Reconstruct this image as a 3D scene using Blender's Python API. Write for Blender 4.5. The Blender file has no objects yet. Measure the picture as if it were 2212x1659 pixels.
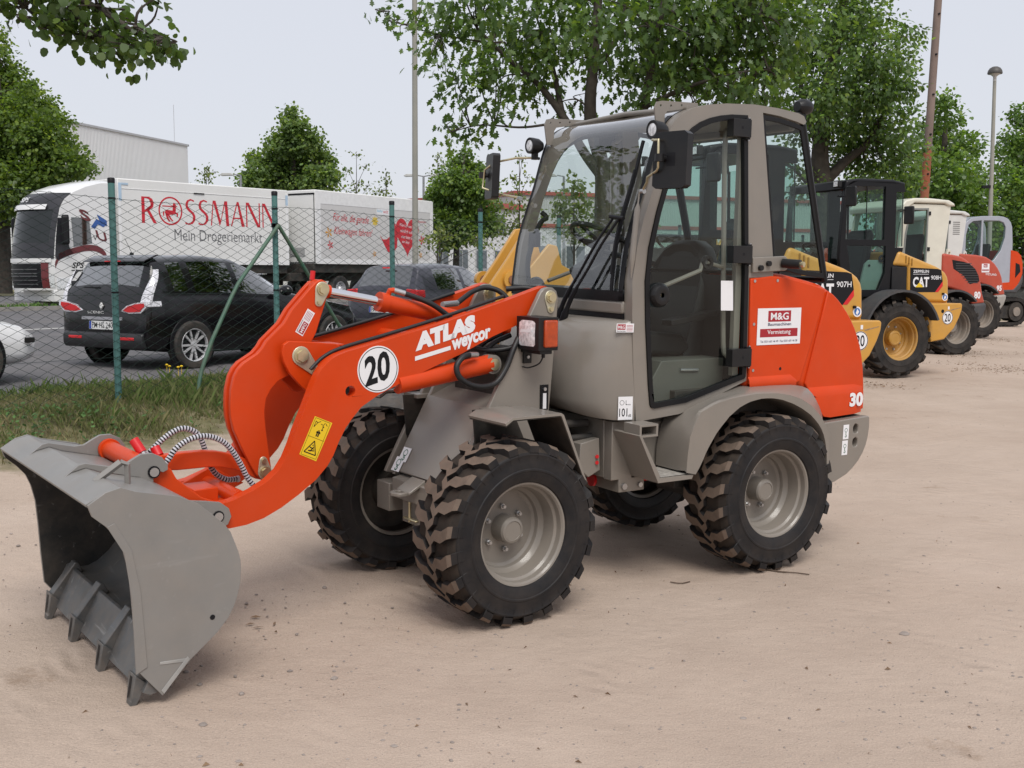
import bpy, math, random
import numpy as np
from mathutils import Vector, Matrix
from mathutils.geometry import tessellate_polygon
random.seed(7); RNG = np.random.default_rng(7)
R = math.radians
SC = bpy.context.scene
COL = SC.collection

# ------------------------------------------------------------------ camera
PITCH = math.atan(235 / 2400)
cam = bpy.data.cameras.new('camera'); camo = bpy.data.objects.new('camera', cam); COL.objects.link(camo)
camo.location = (0, 0, 1.535); camo.rotation_euler = (math.pi / 2 - PITCH, 0, 0)
cam.sensor_width = 36; cam.lens = 36 * 2400 / 2212; cam.clip_end = 1500; cam.clip_start = 0.05
SC.camera = camo

# ------------------------------------------------------------------ overcast sky and one soft sun
SUN_EL, SUN_AZ = R(54), R(166)          # azimuth measured clockwise from +Y
w = bpy.data.worlds.new('World'); SC.world = w; w.use_nodes = True
nt = w.node_tree; nt.nodes.clear()
out = nt.nodes.new('ShaderNodeOutputWorld'); bg = nt.nodes.new('ShaderNodeBackground')
sky = nt.nodes.new('ShaderNodeTexSky'); sky.sky_type = 'NISHITA'; sky.sun_disc = False
sky.sun_elevation = SUN_EL; sky.sun_rotation = SUN_AZ; sky.dust_density = 3.0; sky.air_density = 1.0
mx = nt.nodes.new('ShaderNodeMix'); mx.data_type = 'RGBA'; mx.inputs[0].default_value = 0.82
mx.inputs[7].default_value = (7.75, 7.92, 8.55, 1)           # the cloud layer's own pale colour
nt.links.new(sky.outputs[0], mx.inputs[6]); nt.links.new(mx.outputs[2], bg.inputs[0])
bg.inputs[1].default_value = 0.088
nt.links.new(bg.outputs[0], out.inputs[0])
sl = bpy.data.lights.new('sun', 'SUN'); sl.energy = 1.95; sl.angle = R(30); sl.color = (1.0, 0.965, 0.91)
so = bpy.data.objects.new('sun', sl); COL.objects.link(so)
sd = Vector((math.sin(SUN_AZ) * math.cos(SUN_EL), math.cos(SUN_AZ) * math.cos(SUN_EL), math.sin(SUN_EL)))
so.rotation_euler = sd.to_track_quat('Z', 'Y').to_euler()
SC.view_settings.view_transform = 'Standard'; SC.view_settings.look = 'None'
SC.view_settings.exposure = 0.26; SC.view_settings.gamma = 1.0; SC.view_settings.use_curve_mapping = False
SC.cycles.max_bounces = 8; SC.cycles.transparent_max_bounces = 24; SC.cycles.caustics_reflective = False
SC.cycles.caustics_refractive = False

# ------------------------------------------------------------------ materials
MATS = {}
def mat(name, col, rough=0.5, metal=0.0, coat=0.0, var=0.06, vscale=6.0, bump=0.0, bscale=60.0, dust=0.0, dcol=(0.36, 0.28, 0.21), dscale=3.5, spec=0.5, scratch=0.0, scol=(0.42, 0.42, 0.41)):
    if name in MATS: return MATS[name]
    m = bpy.data.materials.new(name); m.use_nodes = True; t = m.node_tree; N = t.nodes; L = t.links
    p = N['Principled BSDF']; p.inputs['Roughness'].default_value = rough; p.inputs['Metallic'].default_value = metal
    p.inputs['Coat Weight'].default_value = coat; p.inputs['Coat Roughness'].default_value = 0.12
    p.inputs['Specular IOR Level'].default_value = spec
    tc = N.new('ShaderNodeTexCoord')
    n = N.new('ShaderNodeTexNoise'); n.inputs['Scale'].default_value = vscale; n.inputs['Detail'].default_value = 5
    L.new(tc.outputs['Object'], n.inputs['Vector'])
    r = N.new('ShaderNodeMapRange'); r.inputs[3].default_value = 1 - var; r.inputs[4].default_value = 1 + var
    r.inputs[1].default_value = 0.3; r.inputs[2].default_value = 0.7
    L.new(n.outputs[0], r.inputs[0])
    mul = N.new('ShaderNodeVectorMath'); mul.operation = 'SCALE'; mul.inputs[0].default_value = col[:3]
    L.new(r.outputs[0], mul.inputs[3]); last = mul.outputs[0]
    if dust > 0:
        n2 = N.new('ShaderNodeTexNoise'); n2.inputs['Scale'].default_value = dscale; n2.inputs['Detail'].default_value = 8
        n2.inputs['Roughness'].default_value = 0.7; L.new(tc.outputs['Object'], n2.inputs['Vector'])
        r2 = N.new('ShaderNodeMapRange'); r2.inputs[1].default_value = 0.38; r2.inputs[2].default_value = 0.72
        r2.inputs[3].default_value = 0; r2.inputs[4].default_value = dust; L.new(n2.outputs[0], r2.inputs[0])
        mm = N.new('ShaderNodeMix'); mm.data_type = 'RGBA'; mm.inputs[7].default_value = (*dcol, 1)
        L.new(r2.outputs[0], mm.inputs[0]); L.new(last, mm.inputs[6]); last = mm.outputs[2]
        ra = N.new('ShaderNodeMath'); ra.operation = 'MULTIPLY_ADD'; ra.inputs[1].default_value = 0.5; ra.inputs[2].default_value = rough
        L.new(r2.outputs[0], ra.inputs[0]); L.new(ra.outputs[0], p.inputs['Roughness'])
    if scratch > 0:
        for rot, sc_ in ((0.5, (3, 90, 40)), (1.9, (70, 4, 60))):
            mp = N.new('ShaderNodeMapping'); mp.inputs['Scale'].default_value = sc_; mp.inputs['Rotation'].default_value = (rot, rot * .7, rot * 1.3); L.new(tc.outputs['Object'], mp.inputs[0])
            n3 = N.new('ShaderNodeTexNoise'); n3.inputs['Scale'].default_value = 0.55; n3.inputs['Detail'].default_value = 3; L.new(mp.outputs[0], n3.inputs['Vector'])
            r3 = N.new('ShaderNodeMapRange'); r3.inputs[1].default_value = 0.66; r3.inputs[2].default_value = 0.74; r3.inputs[3].default_value = 0; r3.inputs[4].default_value = scratch; L.new(n3.outputs[0], r3.inputs[0])
            m3 = N.new('ShaderNodeMix'); m3.data_type = 'RGBA'; m3.inputs[7].default_value = (*scol, 1); L.new(r3.outputs[0], m3.inputs[0]); L.new(last, m3.inputs[6]); last = m3.outputs[2]
    L.new(last, p.inputs['Base Color'])
    if bump > 0:
        nb = N.new('ShaderNodeTexNoise'); nb.inputs['Scale'].default_value = bscale; nb.inputs['Detail'].default_value = 4
        L.new(tc.outputs['Object'], nb.inputs['Vector'])
        b = N.new('ShaderNodeBump'); b.inputs['Strength'].default_value = bump; b.inputs['Distance'].default_value = 0.004
        L.new(nb.outputs[0], b.inputs['Height']); L.new(b.outputs[0], p.inputs['Normal'])
    MATS[name] = m; return m
def glass(name, tint=(0.75, 0.85, 0.80), rough=0.02, f0=1.0):
    if name in MATS: return MATS[name]
    m = bpy.data.materials.new(name); m.use_nodes = True; t = m.node_tree; N = t.nodes; L = t.links
    N.remove(N['Principled BSDF']); o = N['Material Output']
    tr = N.new('ShaderNodeBsdfTransparent'); tr.inputs[0].default_value = (*tint, 1)
    gl = N.new('ShaderNodeBsdfGlossy'); gl.inputs['Roughness'].default_value = rough; gl.inputs[0].default_value = (1, 1, 1, 1)
    fr = N.new('ShaderNodeLayerWeight'); fr.inputs[0].default_value = 0.5
    pw = N.new('ShaderNodeMath'); pw.operation = 'POWER'; pw.inputs[1].default_value = 4.2; L.new(fr.outputs['Facing'], pw.inputs[0])
    k = N.new('ShaderNodeMath'); k.operation = 'MULTIPLY_ADD'; k.inputs[1].default_value = 0.9 * f0; k.inputs[2].default_value = 0.055 * f0; k.use_clamp = True
    mxn = N.new('ShaderNodeMixShader'); L.new(pw.outputs[0], k.inputs[0]); L.new(k.outputs[0], mxn.inputs[0])
    L.new(tr.outputs[0], mxn.inputs[1]); L.new(gl.outputs[0], mxn.inputs[2]); L.new(mxn.outputs[0], o.inputs[0])
    MATS[name] = m; return m

ORANGE = mat('orange_red_paint', (0.59, 0.050, 0.0045), 0.40, coat=0.03, spec=0.22, var=0.04, dust=0.05, bump=0.03, bscale=220)
GREY = mat('warm_grey_paint', (0.212, 0.192, 0.168), 0.36, coat=0.3, var=0.04, dust=0.12, bump=0.03, bscale=220)
BUCKET = mat('bucket_grey_paint', (0.210, 0.204, 0.194), 0.42, coat=0.12, var=0.06, dust=0.16, dscale=5, bump=0.04, bscale=200, scratch=0.10)
BUCKIN = mat('scuffed_bucket_steel', (0.115, 0.118, 0.116), 0.45, coat=0.1, var=0.2, dust=0.25, dscale=7, scratch=0.30)
GROOVE = mat('dusty_tread_groove', (0.030, 0.0245, 0.021), 0.8, var=0.3, dust=0.45, dcol=(0.10, 0.075, 0.058), dscale=11, spec=0.2)
STEEL = mat('worn_dark_steel', (0.12, 0.125, 0.128), 0.45, metal=0.4, var=0.25, dust=0.3, dscale=18, scratch=0.4)
BLACKP = mat('black_plastic', (0.008, 0.0085, 0.010), 0.40, spec=0.35, var=0.1, dust=0.03, bump=0.1, bscale=300)
RUBBER = mat('black_tyre_rubber', (0.008, 0.008, 0.0095), 0.55, var=0.15, dust=0.13, dcol=(0.16, 0.12, 0.09), dscale=9, spec=0.35)
TREAD = mat('sand_dusted_tread', (0.128, 0.098, 0.078), 0.8, var=0.2, dust=0.6, dcol=(0.235, 0.17, 0.13), dscale=14, spec=0.2)
SEALM = mat('black_rubber_seal', (0.006, 0.006, 0.007), 0.45, var=0.1, spec=0.3)
HOSE = mat('black_hose', (0.012, 0.012, 0.013), 0.5, var=0.1)
CHROME = mat('chrome_rod', (0.78, 0.78, 0.80), 0.10, metal=1.0, var=0.02)
ZINC = mat('yellow_zinc', (0.62, 0.55, 0.36), 0.33, metal=0.85, var=0.12, vscale=30)
BOLT = mat('galvanised_bolt', (0.5, 0.5, 0.5), 0.35, metal=0.9, var=0.1)
WHITE = mat('white_sticker', (0.78, 0.78, 0.80), 0.4, var=0.01)
INK = mat('black_ink', (0.008, 0.008, 0.010), 0.5, var=0.0, spec=0.25)
WELL = mat('dark_wheel_inside', (0.020, 0.019, 0.018), 0.6, var=0.2, dust=0.15, spec=0.25)  # black parts, plus shade inside rims and under fenders put into the colour
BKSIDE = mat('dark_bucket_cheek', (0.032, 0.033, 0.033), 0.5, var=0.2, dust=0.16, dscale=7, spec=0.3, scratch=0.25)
REDINK = mat('dark_red_ink', (0.35, 0.012, 0.022), 0.45, var=0.0)
REDP = mat('red_plastic', (0.6, 0.012, 0.016), 0.4, var=0.05)
YELS = mat('yellow_sticker', (0.78, 0.52, 0.012), 0.4, var=0.02)
DARK = mat('dark_underbody', (0.018, 0.017, 0.016), 0.7, var=0.2, dust=0.15)
GLASS = glass('cab_glass', (0.84, 0.91, 0.885), f0=0.62)
WGLASS = glass('windshield_glass', (0.92, 0.95, 0.94), f0=1.9)
LENS = mat('clear_lamp_lens', (0.74, 0.76, 0.78), 0.3, metal=0.15, var=0.35, vscale=55, coat=0.5)
AMBER = mat('amber_lens', (0.42, 0.048, 0.004), 0.2, coat=0.6, var=0.18, vscale=40)
CATY = mat('yellow_machine_paint', (0.56, 0.285, 0.038), 0.38, coat=0.2, var=0.05, dust=0.15)
CREAM = mat('cream_cab_paint', (0.66, 0.64, 0.55), 0.4, coat=0.2, var=0.04, dust=0.12)
SILVER = mat('silver_cab_paint', (0.34, 0.36, 0.41), 0.38, coat=0.3, var=0.04)
SEAT = mat('black_seat_vinyl', (0.011, 0.0125, 0.0135), 0.5, var=0.15, spec=0.35)
GREYIN = mat('cab_inner_grey', (0.12, 0.115, 0.10), 0.55, var=0.1)

# ------------------------------------------------------------------ mesh builder
class MB:
    def __init__(s): s.v = []; s.f = []; s.m = []; s.mats = []; s.cur = 0; s.X = None
    def use(s, m):
        if m not in s.mats: s.mats.append(m)
        s.cur = s.mats.index(m); return s
    def add(s, vs, fs):
        o = len(s.v)
        if s.X is not None: vs = [tuple(s.X @ Vector(p)) for p in vs]
        s.v += [tuple(p) for p in vs]; s.f += [tuple(i + o for i in f) for f in fs]; s.m += [s.cur] * len(fs)
        return s
    def box(s, x0, x1, y0, y1, z0, z1, rot=None):
        c = Vector(((x0 + x1) / 2, (y0 + y1) / 2, (z0 + z1) / 2)); vs = []
        for x in (x0, x1):
            for y in (y0, y1):
                for z in (z0, z1):
                    p = Vector((x, y, z))
                    if rot is not None: p = c + rot @ (p - c)
                    vs.append(p)
        return s.add(vs, [(0, 1, 3, 2), (4, 6, 7, 5), (0, 4, 5, 1), (2, 3, 7, 6), (0, 2, 6, 4), (1, 5, 7, 3)])
    def prism(s, poly, a, b, axis='y', holes=()):
        def P(u, v, t): return {'y': (u, t, v), 'x': (t, u, v), 'z': (u, v, t)}[axis]
        loops = [poly] + list(holes)
        if holes:
            flat = [p for l in loops for p in l]; n = len(flat)
            tris = tessellate_polygon([[Vector((p[0], p[1], 0)) for p in l] for l in loops])
            vs = [P(u, v, a) for u, v in flat] + [P(u, v, b) for u, v in flat]
            fs = [tuple(t) for t in tris] + [tuple(i + n for i in reversed(t)) for t in tris]
            o = 0
            for l in loops:
                k = len(l)
                for i in range(k):
                    j = (i + 1) % k; fs.append((o + i, o + j, o + j + n, o + i + n))
                o += k
            return s.add(vs, fs)
        n = len(poly)
        vs = [P(u, v, a) for u, v in poly] + [P(u, v, b) for u, v in poly]
        fs = [tuple(range(n)), tuple(range(2 * n - 1, n - 1, -1))]
        for i in range(n):
            j = (i + 1) % n; fs.append((i, i + n, j + n, j))
        return s.add(vs, fs)
    def grid(s, rows, cu=False):
        n = len(rows[0]); vs = [p for r in rows for p in r]; fs = []
        for i in range(len(rows) - 1):
            for j in range(n if cu else n - 1):
                k = (j + 1) % n
                fs.append((i * n + j, i * n + k, (i + 1) * n + k, (i + 1) * n + j))
        return s.add(vs, fs)
    def tube(s, path, r, n=10, caps=True):
        path = [Vector(p) for p in path]; m = len(path)
        rs = r if isinstance(r, (list, tuple)) else [r] * m
        t0 = (path[1] - path[0]).normalized(); a = Vector((0, 0, 1)) if abs(t0.z) < 0.9 else Vector((1, 0, 0))
        nrm = (a - t0 * a.dot(t0)).normalized(); rows = []
        for i, p in enumerate(path):
            t = (path[min(i + 1, m - 1)] - path[max(i - 1, 0)]).normalized()
            nrm = (nrm - t * nrm.dot(t)).normalized(); b = t.cross(nrm)
            rows.append([p + (nrm * math.cos(2 * math.pi * k / n) + b * math.sin(2 * math.pi * k / n)) * rs[i] for k in range(n)])
        s.grid(rows, True)
        if caps:
            s.add(rows[0], [tuple(range(n - 1, -1, -1))]); s.add(rows[-1], [tuple(range(n))])
        return s
    def cyl(s, p0, p1, r, n=14, r1=None): return s.tube([p0, p1], [r, r if r1 is None else r1], n)
    def lathe(s, prof, c=(0, 0, 0), axis='y', n=40, a0=0, a1=2 * math.pi):
        full = abs(a1 - a0 - 2 * math.pi) < 1e-6; rows = []
        for k in range(n if full else n + 1):
            a = a0 + (a1 - a0) * k / n; ca, sa = math.cos(a), math.sin(a)
            if axis == 'y': rows.append([(c[0] + r * ca, c[1] + h, c[2] + r * sa) for r, h in prof])
            elif axis == 'z': rows.append([(c[0] + r * ca, c[1] + r * sa, c[2] + h) for r, h in prof])
            else: rows.append([(c[0] + h, c[1] + r * ca, c[2] + r * sa) for r, h in prof])
        if full: rows.append(rows[0])
        return s.grid(rows)
    def ball(s, c, r, n=12, sc=(1, 1, 1)):
        prof = [(max(1e-5, math.sin(math.pi * i / n)) * r, -math.cos(math.pi * i / n) * r) for i in range(n + 1)]
        rows = []
        for k in range(n * 2 + 1):
            a = math.pi * k / n
            rows.append([(c[0] + q * math.cos(a) * sc[0], c[1] + q * math.sin(a) * sc[1], c[2] + h * sc[2]) for q, h in prof])
        return s.grid(rows)
    def text(s, body, o, u, v, wd, ht, off=0.0, shear=0.0, n=None, ext=0.0006):
        """flat lettering: box wd x ht at o, along unit u (right) and v (up)"""
        cu = bpy.data.curves.new('t', 'FONT'); cu.body = body; cu.offset = off; cu.resolution_u = 3; cu.shear = shear
        ob = bpy.data.objects.new('t', cu); COL.objects.link(ob)
        dg = bpy.context.evaluated_depsgraph_get(); me = bpy.data.meshes.new_from_object(ob.evaluated_get(dg))
        bpy.data.objects.remove(ob); bpy.data.curves.remove(cu)
        P = [p.co for p in me.vertices]
        x0 = min(p.x for p in P); x1 = max(p.x for p in P); y0 = min(p.y for p in P); y1 = max(p.y for p in P)
        o, u, v = Vector(o), Vector(u).normalized(), Vector(v).normalized()
        sx = wd / (x1 - x0); sy = ht / (y1 - y0) if ht else sx
        s.add([o + u * ((p.x - x0) * sx) + v * ((p.y - y0) * sy) for p in P], [tuple(f.vertices) for f in me.polygons])
        bpy.data.meshes.remove(me); return s
    def build(s, name, parent=None, smooth=35, bevel=0, seg=2, m=None, dbl=False):
        if m is not None and not s.mats: s.mats = [m]
        me = bpy.data.meshes.new(name); me.from_pydata(s.v, [], s.f)
        for q in s.mats: me.materials.append(q)
        me.polygons.foreach_set('material_index', s.m)
        import bmesh
        bm = bmesh.new(); bm.from_mesh(me)
        if dbl: bmesh.ops.remove_doubles(bm, verts=bm.verts, dist=1e-5)
        bmesh.ops.recalc_face_normals(bm, faces=bm.faces); bm.to_mesh(me); bm.free()
        if smooth:
            me.polygons.foreach_set('use_smooth', [True] * len(me.polygons)); me.set_sharp_from_angle(angle=R(smooth))
        o = bpy.data.objects.new(name, me); COL.objects.link(o)
        if parent is not None: o.parent = parent
        if bevel:
            b = o.modifiers.new('bevel', 'BEVEL'); b.width = bevel; b.segments = seg; b.limit_method = 'ANGLE'; b.angle_limit = R(40)
            b.harden_normals = False
        return o
def thing(name, label, cat, loc=(0, 0, 0), rotz=0, group=None, M=None):
    o = bpy.data.objects.new(name, None); COL.objects.link(o); o.empty_display_size = 0.2
    if M is not None: o.matrix_world = M
    else: o.location = loc; o.rotation_euler = (0, 0, rotz)
    return tag(o, label, cat, group)
def tag(o, label, cat, group=None):
    o['label'] = label; o['category'] = cat
    if group: o['group'] = group
    return o
def struct(o, kind='structure'): o['kind'] = kind; return o
def sub(name, parent, loc=(0, 0, 0)):
    o = bpy.data.objects.new(name, None); COL.objects.link(o); o.parent = parent; o.location = loc; o.empty_display_size = 0.1; return o
def resample(pts, n):
    pts = [np.array(p, float) for p in pts]; d = [0]
    for a, b in zip(pts, pts[1:]): d.append(d[-1] + np.linalg.norm(b - a))
    out = []
    for t in np.linspace(0, d[-1], n):
        i = min(max(np.searchsorted(d, t) - 1, 0), len(pts) - 2); q = (t - d[i]) / max(1e-9, d[i + 1] - d[i])
        out.append(tuple(pts[i] * (1 - q) + pts[i + 1] * q))
    return out
def smooth_path(pts, n=24):
    pts = [np.array(p, float) for p in pts]; P = [2 * pts[0] - pts[1]] + pts + [2 * pts[-1] - pts[-2]]; out = []
    segs = len(pts) - 1
    for t in np.linspace(0, segs, n):
        i = min(int(t), segs - 1); q = t - i; a, b, c, d = P[i:i + 4]
        out.append(tuple(0.5 * (2 * b + (c - a) * q + (2 * a - 5 * b + 4 * c - d) * q * q + (3 * b - a - 3 * c + d) * q ** 3)))
    return out
def circ(cx, cz, r, n=20, a0=0.0): return [(cx + r * math.cos(a0 + 2 * math.pi * i / n), cz + r * math.sin(a0 + 2 * math.pi * i / n)) for i in range(n)]
def at(px, py, Y):
    """a point of the place Y metres ahead of where the photographer stood, found from the 2212-wide photo"""
    x = (px - 1106) / 2400; y = (py - 829.5) / 2400; c, s_ = math.cos(PITCH), math.sin(PITCH)
    d = (x, c - y * s_, -s_ - y * c); k = Y / d[1]
    return Vector((d[0] * k, Y, 1.535 + d[2] * k))
# the fence line: d = metres to its near side, s = metres along it
FP = (-3.58, 10.05); FU = (0.571, 0.821)
def sd_of(x, y): return ((x - FP[0]) * FU[0] + (y - FP[1]) * FU[1], (x - FP[0]) * FU[1] - (y - FP[1]) * FU[0])
def xy_of(s, d): return (FP[0] + s * FU[0] + d * FU[1], FP[1] + s * FU[1] - d * FU[0])
_GD = [(-400, 1.6), (-60, 0.8), (-24, 0.65), (-20, 0.55), (-12, 0.38), (-3, 0.30), (-1.9, 0.30), (-1.2, 0.36), (0, 0.385), (0.25, 0.345), (0.6, 0.235), (0.95, 0.15), (1.5, 0.108), (2.7, 0.085), (4.0, 0.055), (6.0, 0.0), (400, 0.0)]
def gz(d): return np.interp(d, [a for a, b in _GD], [b for a, b in _GD])
# ------------------------------------------------------------------ ground, road, kerb
def ground_material():
    m = bpy.data.materials.new('sandy_ground'); m.use_nodes = True; t = m.node_tree; N = t.nodes; L = t.links
    p = N['Principled BSDF']; p.inputs['Roughness'].default_value = 0.92; p.inputs['Specular IOR Level'].default_value = 0.15
    tc = N.new('ShaderNodeTexCoord')
    def noise(sc, det=6, rough=0.6, st=None):
        n = N.new('ShaderNodeTexNoise'); n.inputs['Scale'].default_value = sc; n.inputs['Detail'].default_value = det; n.inputs['Roughness'].default_value = rough
        if st:
            mp = N.new('ShaderNodeMapping'); mp.inputs['Scale'].default_value = st; mp.inputs['Rotation'].default_value = (0, 0, R(34))
            L.new(tc.outputs['Object'], mp.inputs[0]); L.new(mp.outputs[0], n.inputs['Vector'])
        else: L.new(tc.outputs['Object'], n.inputs['Vector'])
        return n.outputs[0]
    def ramp(src, stops):
        r = N.new('ShaderNodeValToRGB'); e = r.color_ramp.elements
        while len(e) < len(stops): e.new(0.5)
        for q, (pos, c) in zip(e, stops): q.position = pos; q.color = (*c, 1)
        L.new(src, r.inputs[0]); return r.outputs[0]
    def mix(f, a, b, mode='MIX'):
        x = N.new('ShaderNodeMix'); x.data_type = 'RGBA'; x.blend_type = mode
        if hasattr(f, 'links'): L.new(f, x.inputs[0])
        else: x.inputs[0].default_value = f
        for v, i in ((a, 6), (b, 7)):
            if hasattr(v, 'links'): L.new(v, x.inputs[i])
            else: x.inputs[i].default_value = (*v, 1)
        return x.outputs[2]
    def rng(src, a, b, c, d):
        r = N.new('ShaderNodeMapRange'); r.inputs[1].default_value = a; r.inputs[2].default_value = b; r.inputs[3].default_value = c; r.inputs[4].default_value = d
        L.new(src, r.inputs[0]); return r.outputs[0]
    sand = ramp(noise(0.55, 7, 0.62), [(0.30, (0.45, 0.352, 0.283)), (0.5, (0.515, 0.410, 0.332)), (0.72, (0.575, 0.465, 0.383))])
    sand = mix(rng(noise(3.2, 6, 0.7), 0.42, 0.75, 0, 0.15), sand, (0.30, 0.23, 0.185))
    sand = mix(rng(noise(2.6, 8, 0.7, (0.6, 1.8, 1)), 0.54, 0.76, 0, 0.18), sand, (0.235, 0.18, 0.145))
    sand = mix(rng(noise(150, 3, 0.6), 0.35, 0.7, 0.0, 0.34), sand, (0.20, 0.155, 0.13))
    sand = mix(rng(noise(420, 2, 0.5), 0.6, 0.75, 0.0, 0.35), sand, (0.60, 0.52, 0.46))
    vo = N.new('ShaderNodeTexVoronoi'); vo.inputs['Scale'].default_value = 48; vo.inputs['Randomness'].default_value = 1
    L.new(tc.outputs['Object'], vo.inputs['Vector'])
    speck = rng(vo.outputs['Distance'], 0.06, 0.13, 1, 0)
    pick = rng(noise(9, 2), 0.52, 0.56, 0, 1)
    mm = N.new('ShaderNodeMath'); mm.operation = 'MULTIPLY'; L.new(speck, mm.inputs[0]); L.new(pick, mm.inputs[1])
    sand = mix(mm.outputs[0], sand, (0.16, 0.13, 0.12))
    # brown needle and leaf litter lying in loose patches
    sand = mix(rng(noise(0.9, 9, 0.75), 0.61, 0.70, 0, 0.5), sand, (0.19, 0.115, 0.065))
    at_ = N.new('ShaderNodeAttribute'); at_.attribute_name = 'fence_d'
    soil = ramp(noise(7, 8, 0.7), [(0.3, (0.11, 0.095, 0.055)), (0.5, (0.175, 0.165, 0.085)), (0.7, (0.28, 0.23, 0.15))])
    e = N.new('ShaderNodeMath'); e.operation = 'MULTIPLY_ADD'; e.inputs[1].default_value = 2.6; L.new(noise(1.1, 8, 0.7), e.inputs[0]); L.new(at_.outputs['Fac'], e.inputs[2])
    edge = rng(e.outputs[0], 2.15, 2.75, 1, 0)
    L.new(mix(edge, sand, soil), p.inputs['Base Color'])
    h1 = N.new('ShaderNodeMath'); h1.operation = 'MULTIPLY_ADD'; h1.inputs[1].default_value = 0.16
    L.new(noise(95, 4, 0.65), h1.inputs[0])
    h2 = N.new('ShaderNodeMath'); h2.operation = 'MULTIPLY_ADD'; h2.inputs[1].default_value = 0.34; L.new(noise(7.5, 9, 0.66, (0.75, 1.35, 1)), h2.inputs[0])
    L.new(noise(1.3, 4), h2.inputs[2]); L.new(h2.outputs[0], h1.inputs[2])
    # shallow tyre tracks: two families of long curved ruts with a cleat pattern
    hh = h1.outputs[0]
    for cx_, cy_, sc_ in ((-9.0, 3.0, 0.62), (14.0, -3.0, 0.5)):
        mp = N.new('ShaderNodeMapping'); mp.inputs['Location'].default_value = (-cx_, -cy_, 0); L.new(tc.outputs['Object'], mp.inputs[0])
        wv = N.new('ShaderNodeTexWave'); wv.wave_type = 'RINGS'; wv.rings_direction = 'Z'; wv.inputs['Scale'].default_value = sc_; wv.inputs['Distortion'].default_value = 1.2; wv.inputs['Detail'].default_value = 3; wv.inputs['Detail Scale'].default_value = 1.6
        L.new(mp.outputs[0], wv.inputs['Vector'])
        cl = N.new('ShaderNodeTexWave'); cl.wave_type = 'BANDS'; cl.bands_direction = 'DIAGONAL'; cl.inputs['Scale'].default_value = 4.2; cl.inputs['Distortion'].default_value = 4; cl.inputs['Detail'].default_value = 3; L.new(tc.outputs['Object'], cl.inputs['Vector'])
        k1 = rng(wv.outputs[0], 0.72, 0.95, 0, 1); k2 = rng(noise(0.7, 3), 0.45, 0.6, 0, 1)
        mA = N.new('ShaderNodeMath'); mA.operation = 'MULTIPLY'; L.new(k1, mA.inputs[0]); L.new(k2, mA.inputs[1])
        mB = N.new('ShaderNodeMath'); mB.operation = 'MULTIPLY'; L.new(mA.outputs[0], mB.inputs[0]); L.new(cl.outputs[0], mB.inputs[1])
        mC = N.new('ShaderNodeMath'); mC.operation = 'MULTIPLY_ADD'; mC.inputs[1].default_value = 0.14; L.new(mB.outputs[0], mC.inputs[0]); L.new(hh, mC.inputs[2]); hh = mC.outputs[0]
    b = N.new('ShaderNodeBump'); b.inputs['Strength'].default_value = 0.75; b.inputs['Distance'].default_value = 0.05
    L.new(hh, b.inputs['Height']); L.new(b.outputs[0], p.inputs['Normal'])
    return m
ss = np.concatenate([[-400, -150, -60, -30, -16], np.arange(-12, 40, 0.5), [45, 55, 70, 100, 160, 300, 500]])
dd = np.concatenate([[-400, -200, -120, -60, -40], np.arange(-30, -3, 1.5), np.arange(-3, 8, 0.2), [9, 12, 18, 30, 60, 150, 300]])
S, D = np.meshgrid(ss, dd, indexing='ij')
X = FP[0] + S * FU[0] + D * FU[1]; Y = FP[1] + S * FU[1] - D * FU[0]
Z = gz(D)
wob = 0.018 * np.sin(S * 1.9 + D * 0.7) * np.sin(D * 2.3 - S * 0.6) + 0.012 * np.sin(S * 4.1 + 1) * np.sin(D * 3.7)
Z = Z + wob * np.clip((D + 1.5) / 1.5, 0, 1) * np.clip((6.2 - D) / 2.0, 0, 1) * (np.abs(S) < 45)
n0, n1 = S.shape
me = bpy.data.meshes.new('ground')
vs = np.stack([X, Y, Z], -1).reshape(-1, 3)
fs = [(i * n1 + j, i * n1 + j + 1, (i + 1) * n1 + j + 1, (i + 1) * n1 + j) for i in range(n0 - 1) for j in range(n1 - 1)]
me.from_pydata(vs.tolist(), [], fs)
a = me.attributes.new('fence_d', 'FLOAT', 'POINT'); a.data.foreach_set('value', D.reshape(-1).astype(np.float32))
me.polygons.foreach_set('use_smooth', [True] * len(me.polygons))
import bmesh
_b = bmesh.new(); _b.from_mesh(me); bmesh.ops.recalc_face_normals(_b, faces=_b.faces)
if sum(f.normal.z for f in _b.faces) < 0: bmesh.ops.reverse_faces(_b, faces=_b.faces)
_b.to_mesh(me); _b.free()
me.materials.append(ground_material())
go = bpy.data.objects.new('ground', me); COL.objects.link(go); struct(go)

ASPH = mat('grey_asphalt', (0.115, 0.112, 0.118), 0.85, var=0.16, vscale=1.6, bump=0.5, bscale=140, dust=0.22, dcol=(0.20, 0.17, 0.14), dscale=0.8)
def strip(name, d0, d1, dz, m, s0=-120, s1=160, step=1.5):
    b = MB().use(m); rows = []
    for d in np.linspace(d0, d1, max(2, int(abs(d1 - d0) / step) + 1)):
        rows.append([(*xy_of(s, d), float(gz(d)) + dz) for s in np.linspace(s0, s1, 40)])
    b.grid(rows); return b.build(name)
struct(strip('road', -2.0, -20.0, 0.006, ASPH))
LINE = mat('road_paint', (0.62, 0.62, 0.60), 0.7, var=0.1, vscale=8, dust=0.25)
struct(strip('road_line', -12.75, -12.9, 0.011, LINE))
struct(strip('parking_lane', -22.0, -34.0, 0.006, ASPH))
KERB = mat('concrete_kerb', (0.27, 0.26, 0.245), 0.85, var=0.15, dust=0.2)
kb = MB().use(KERB)
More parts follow.
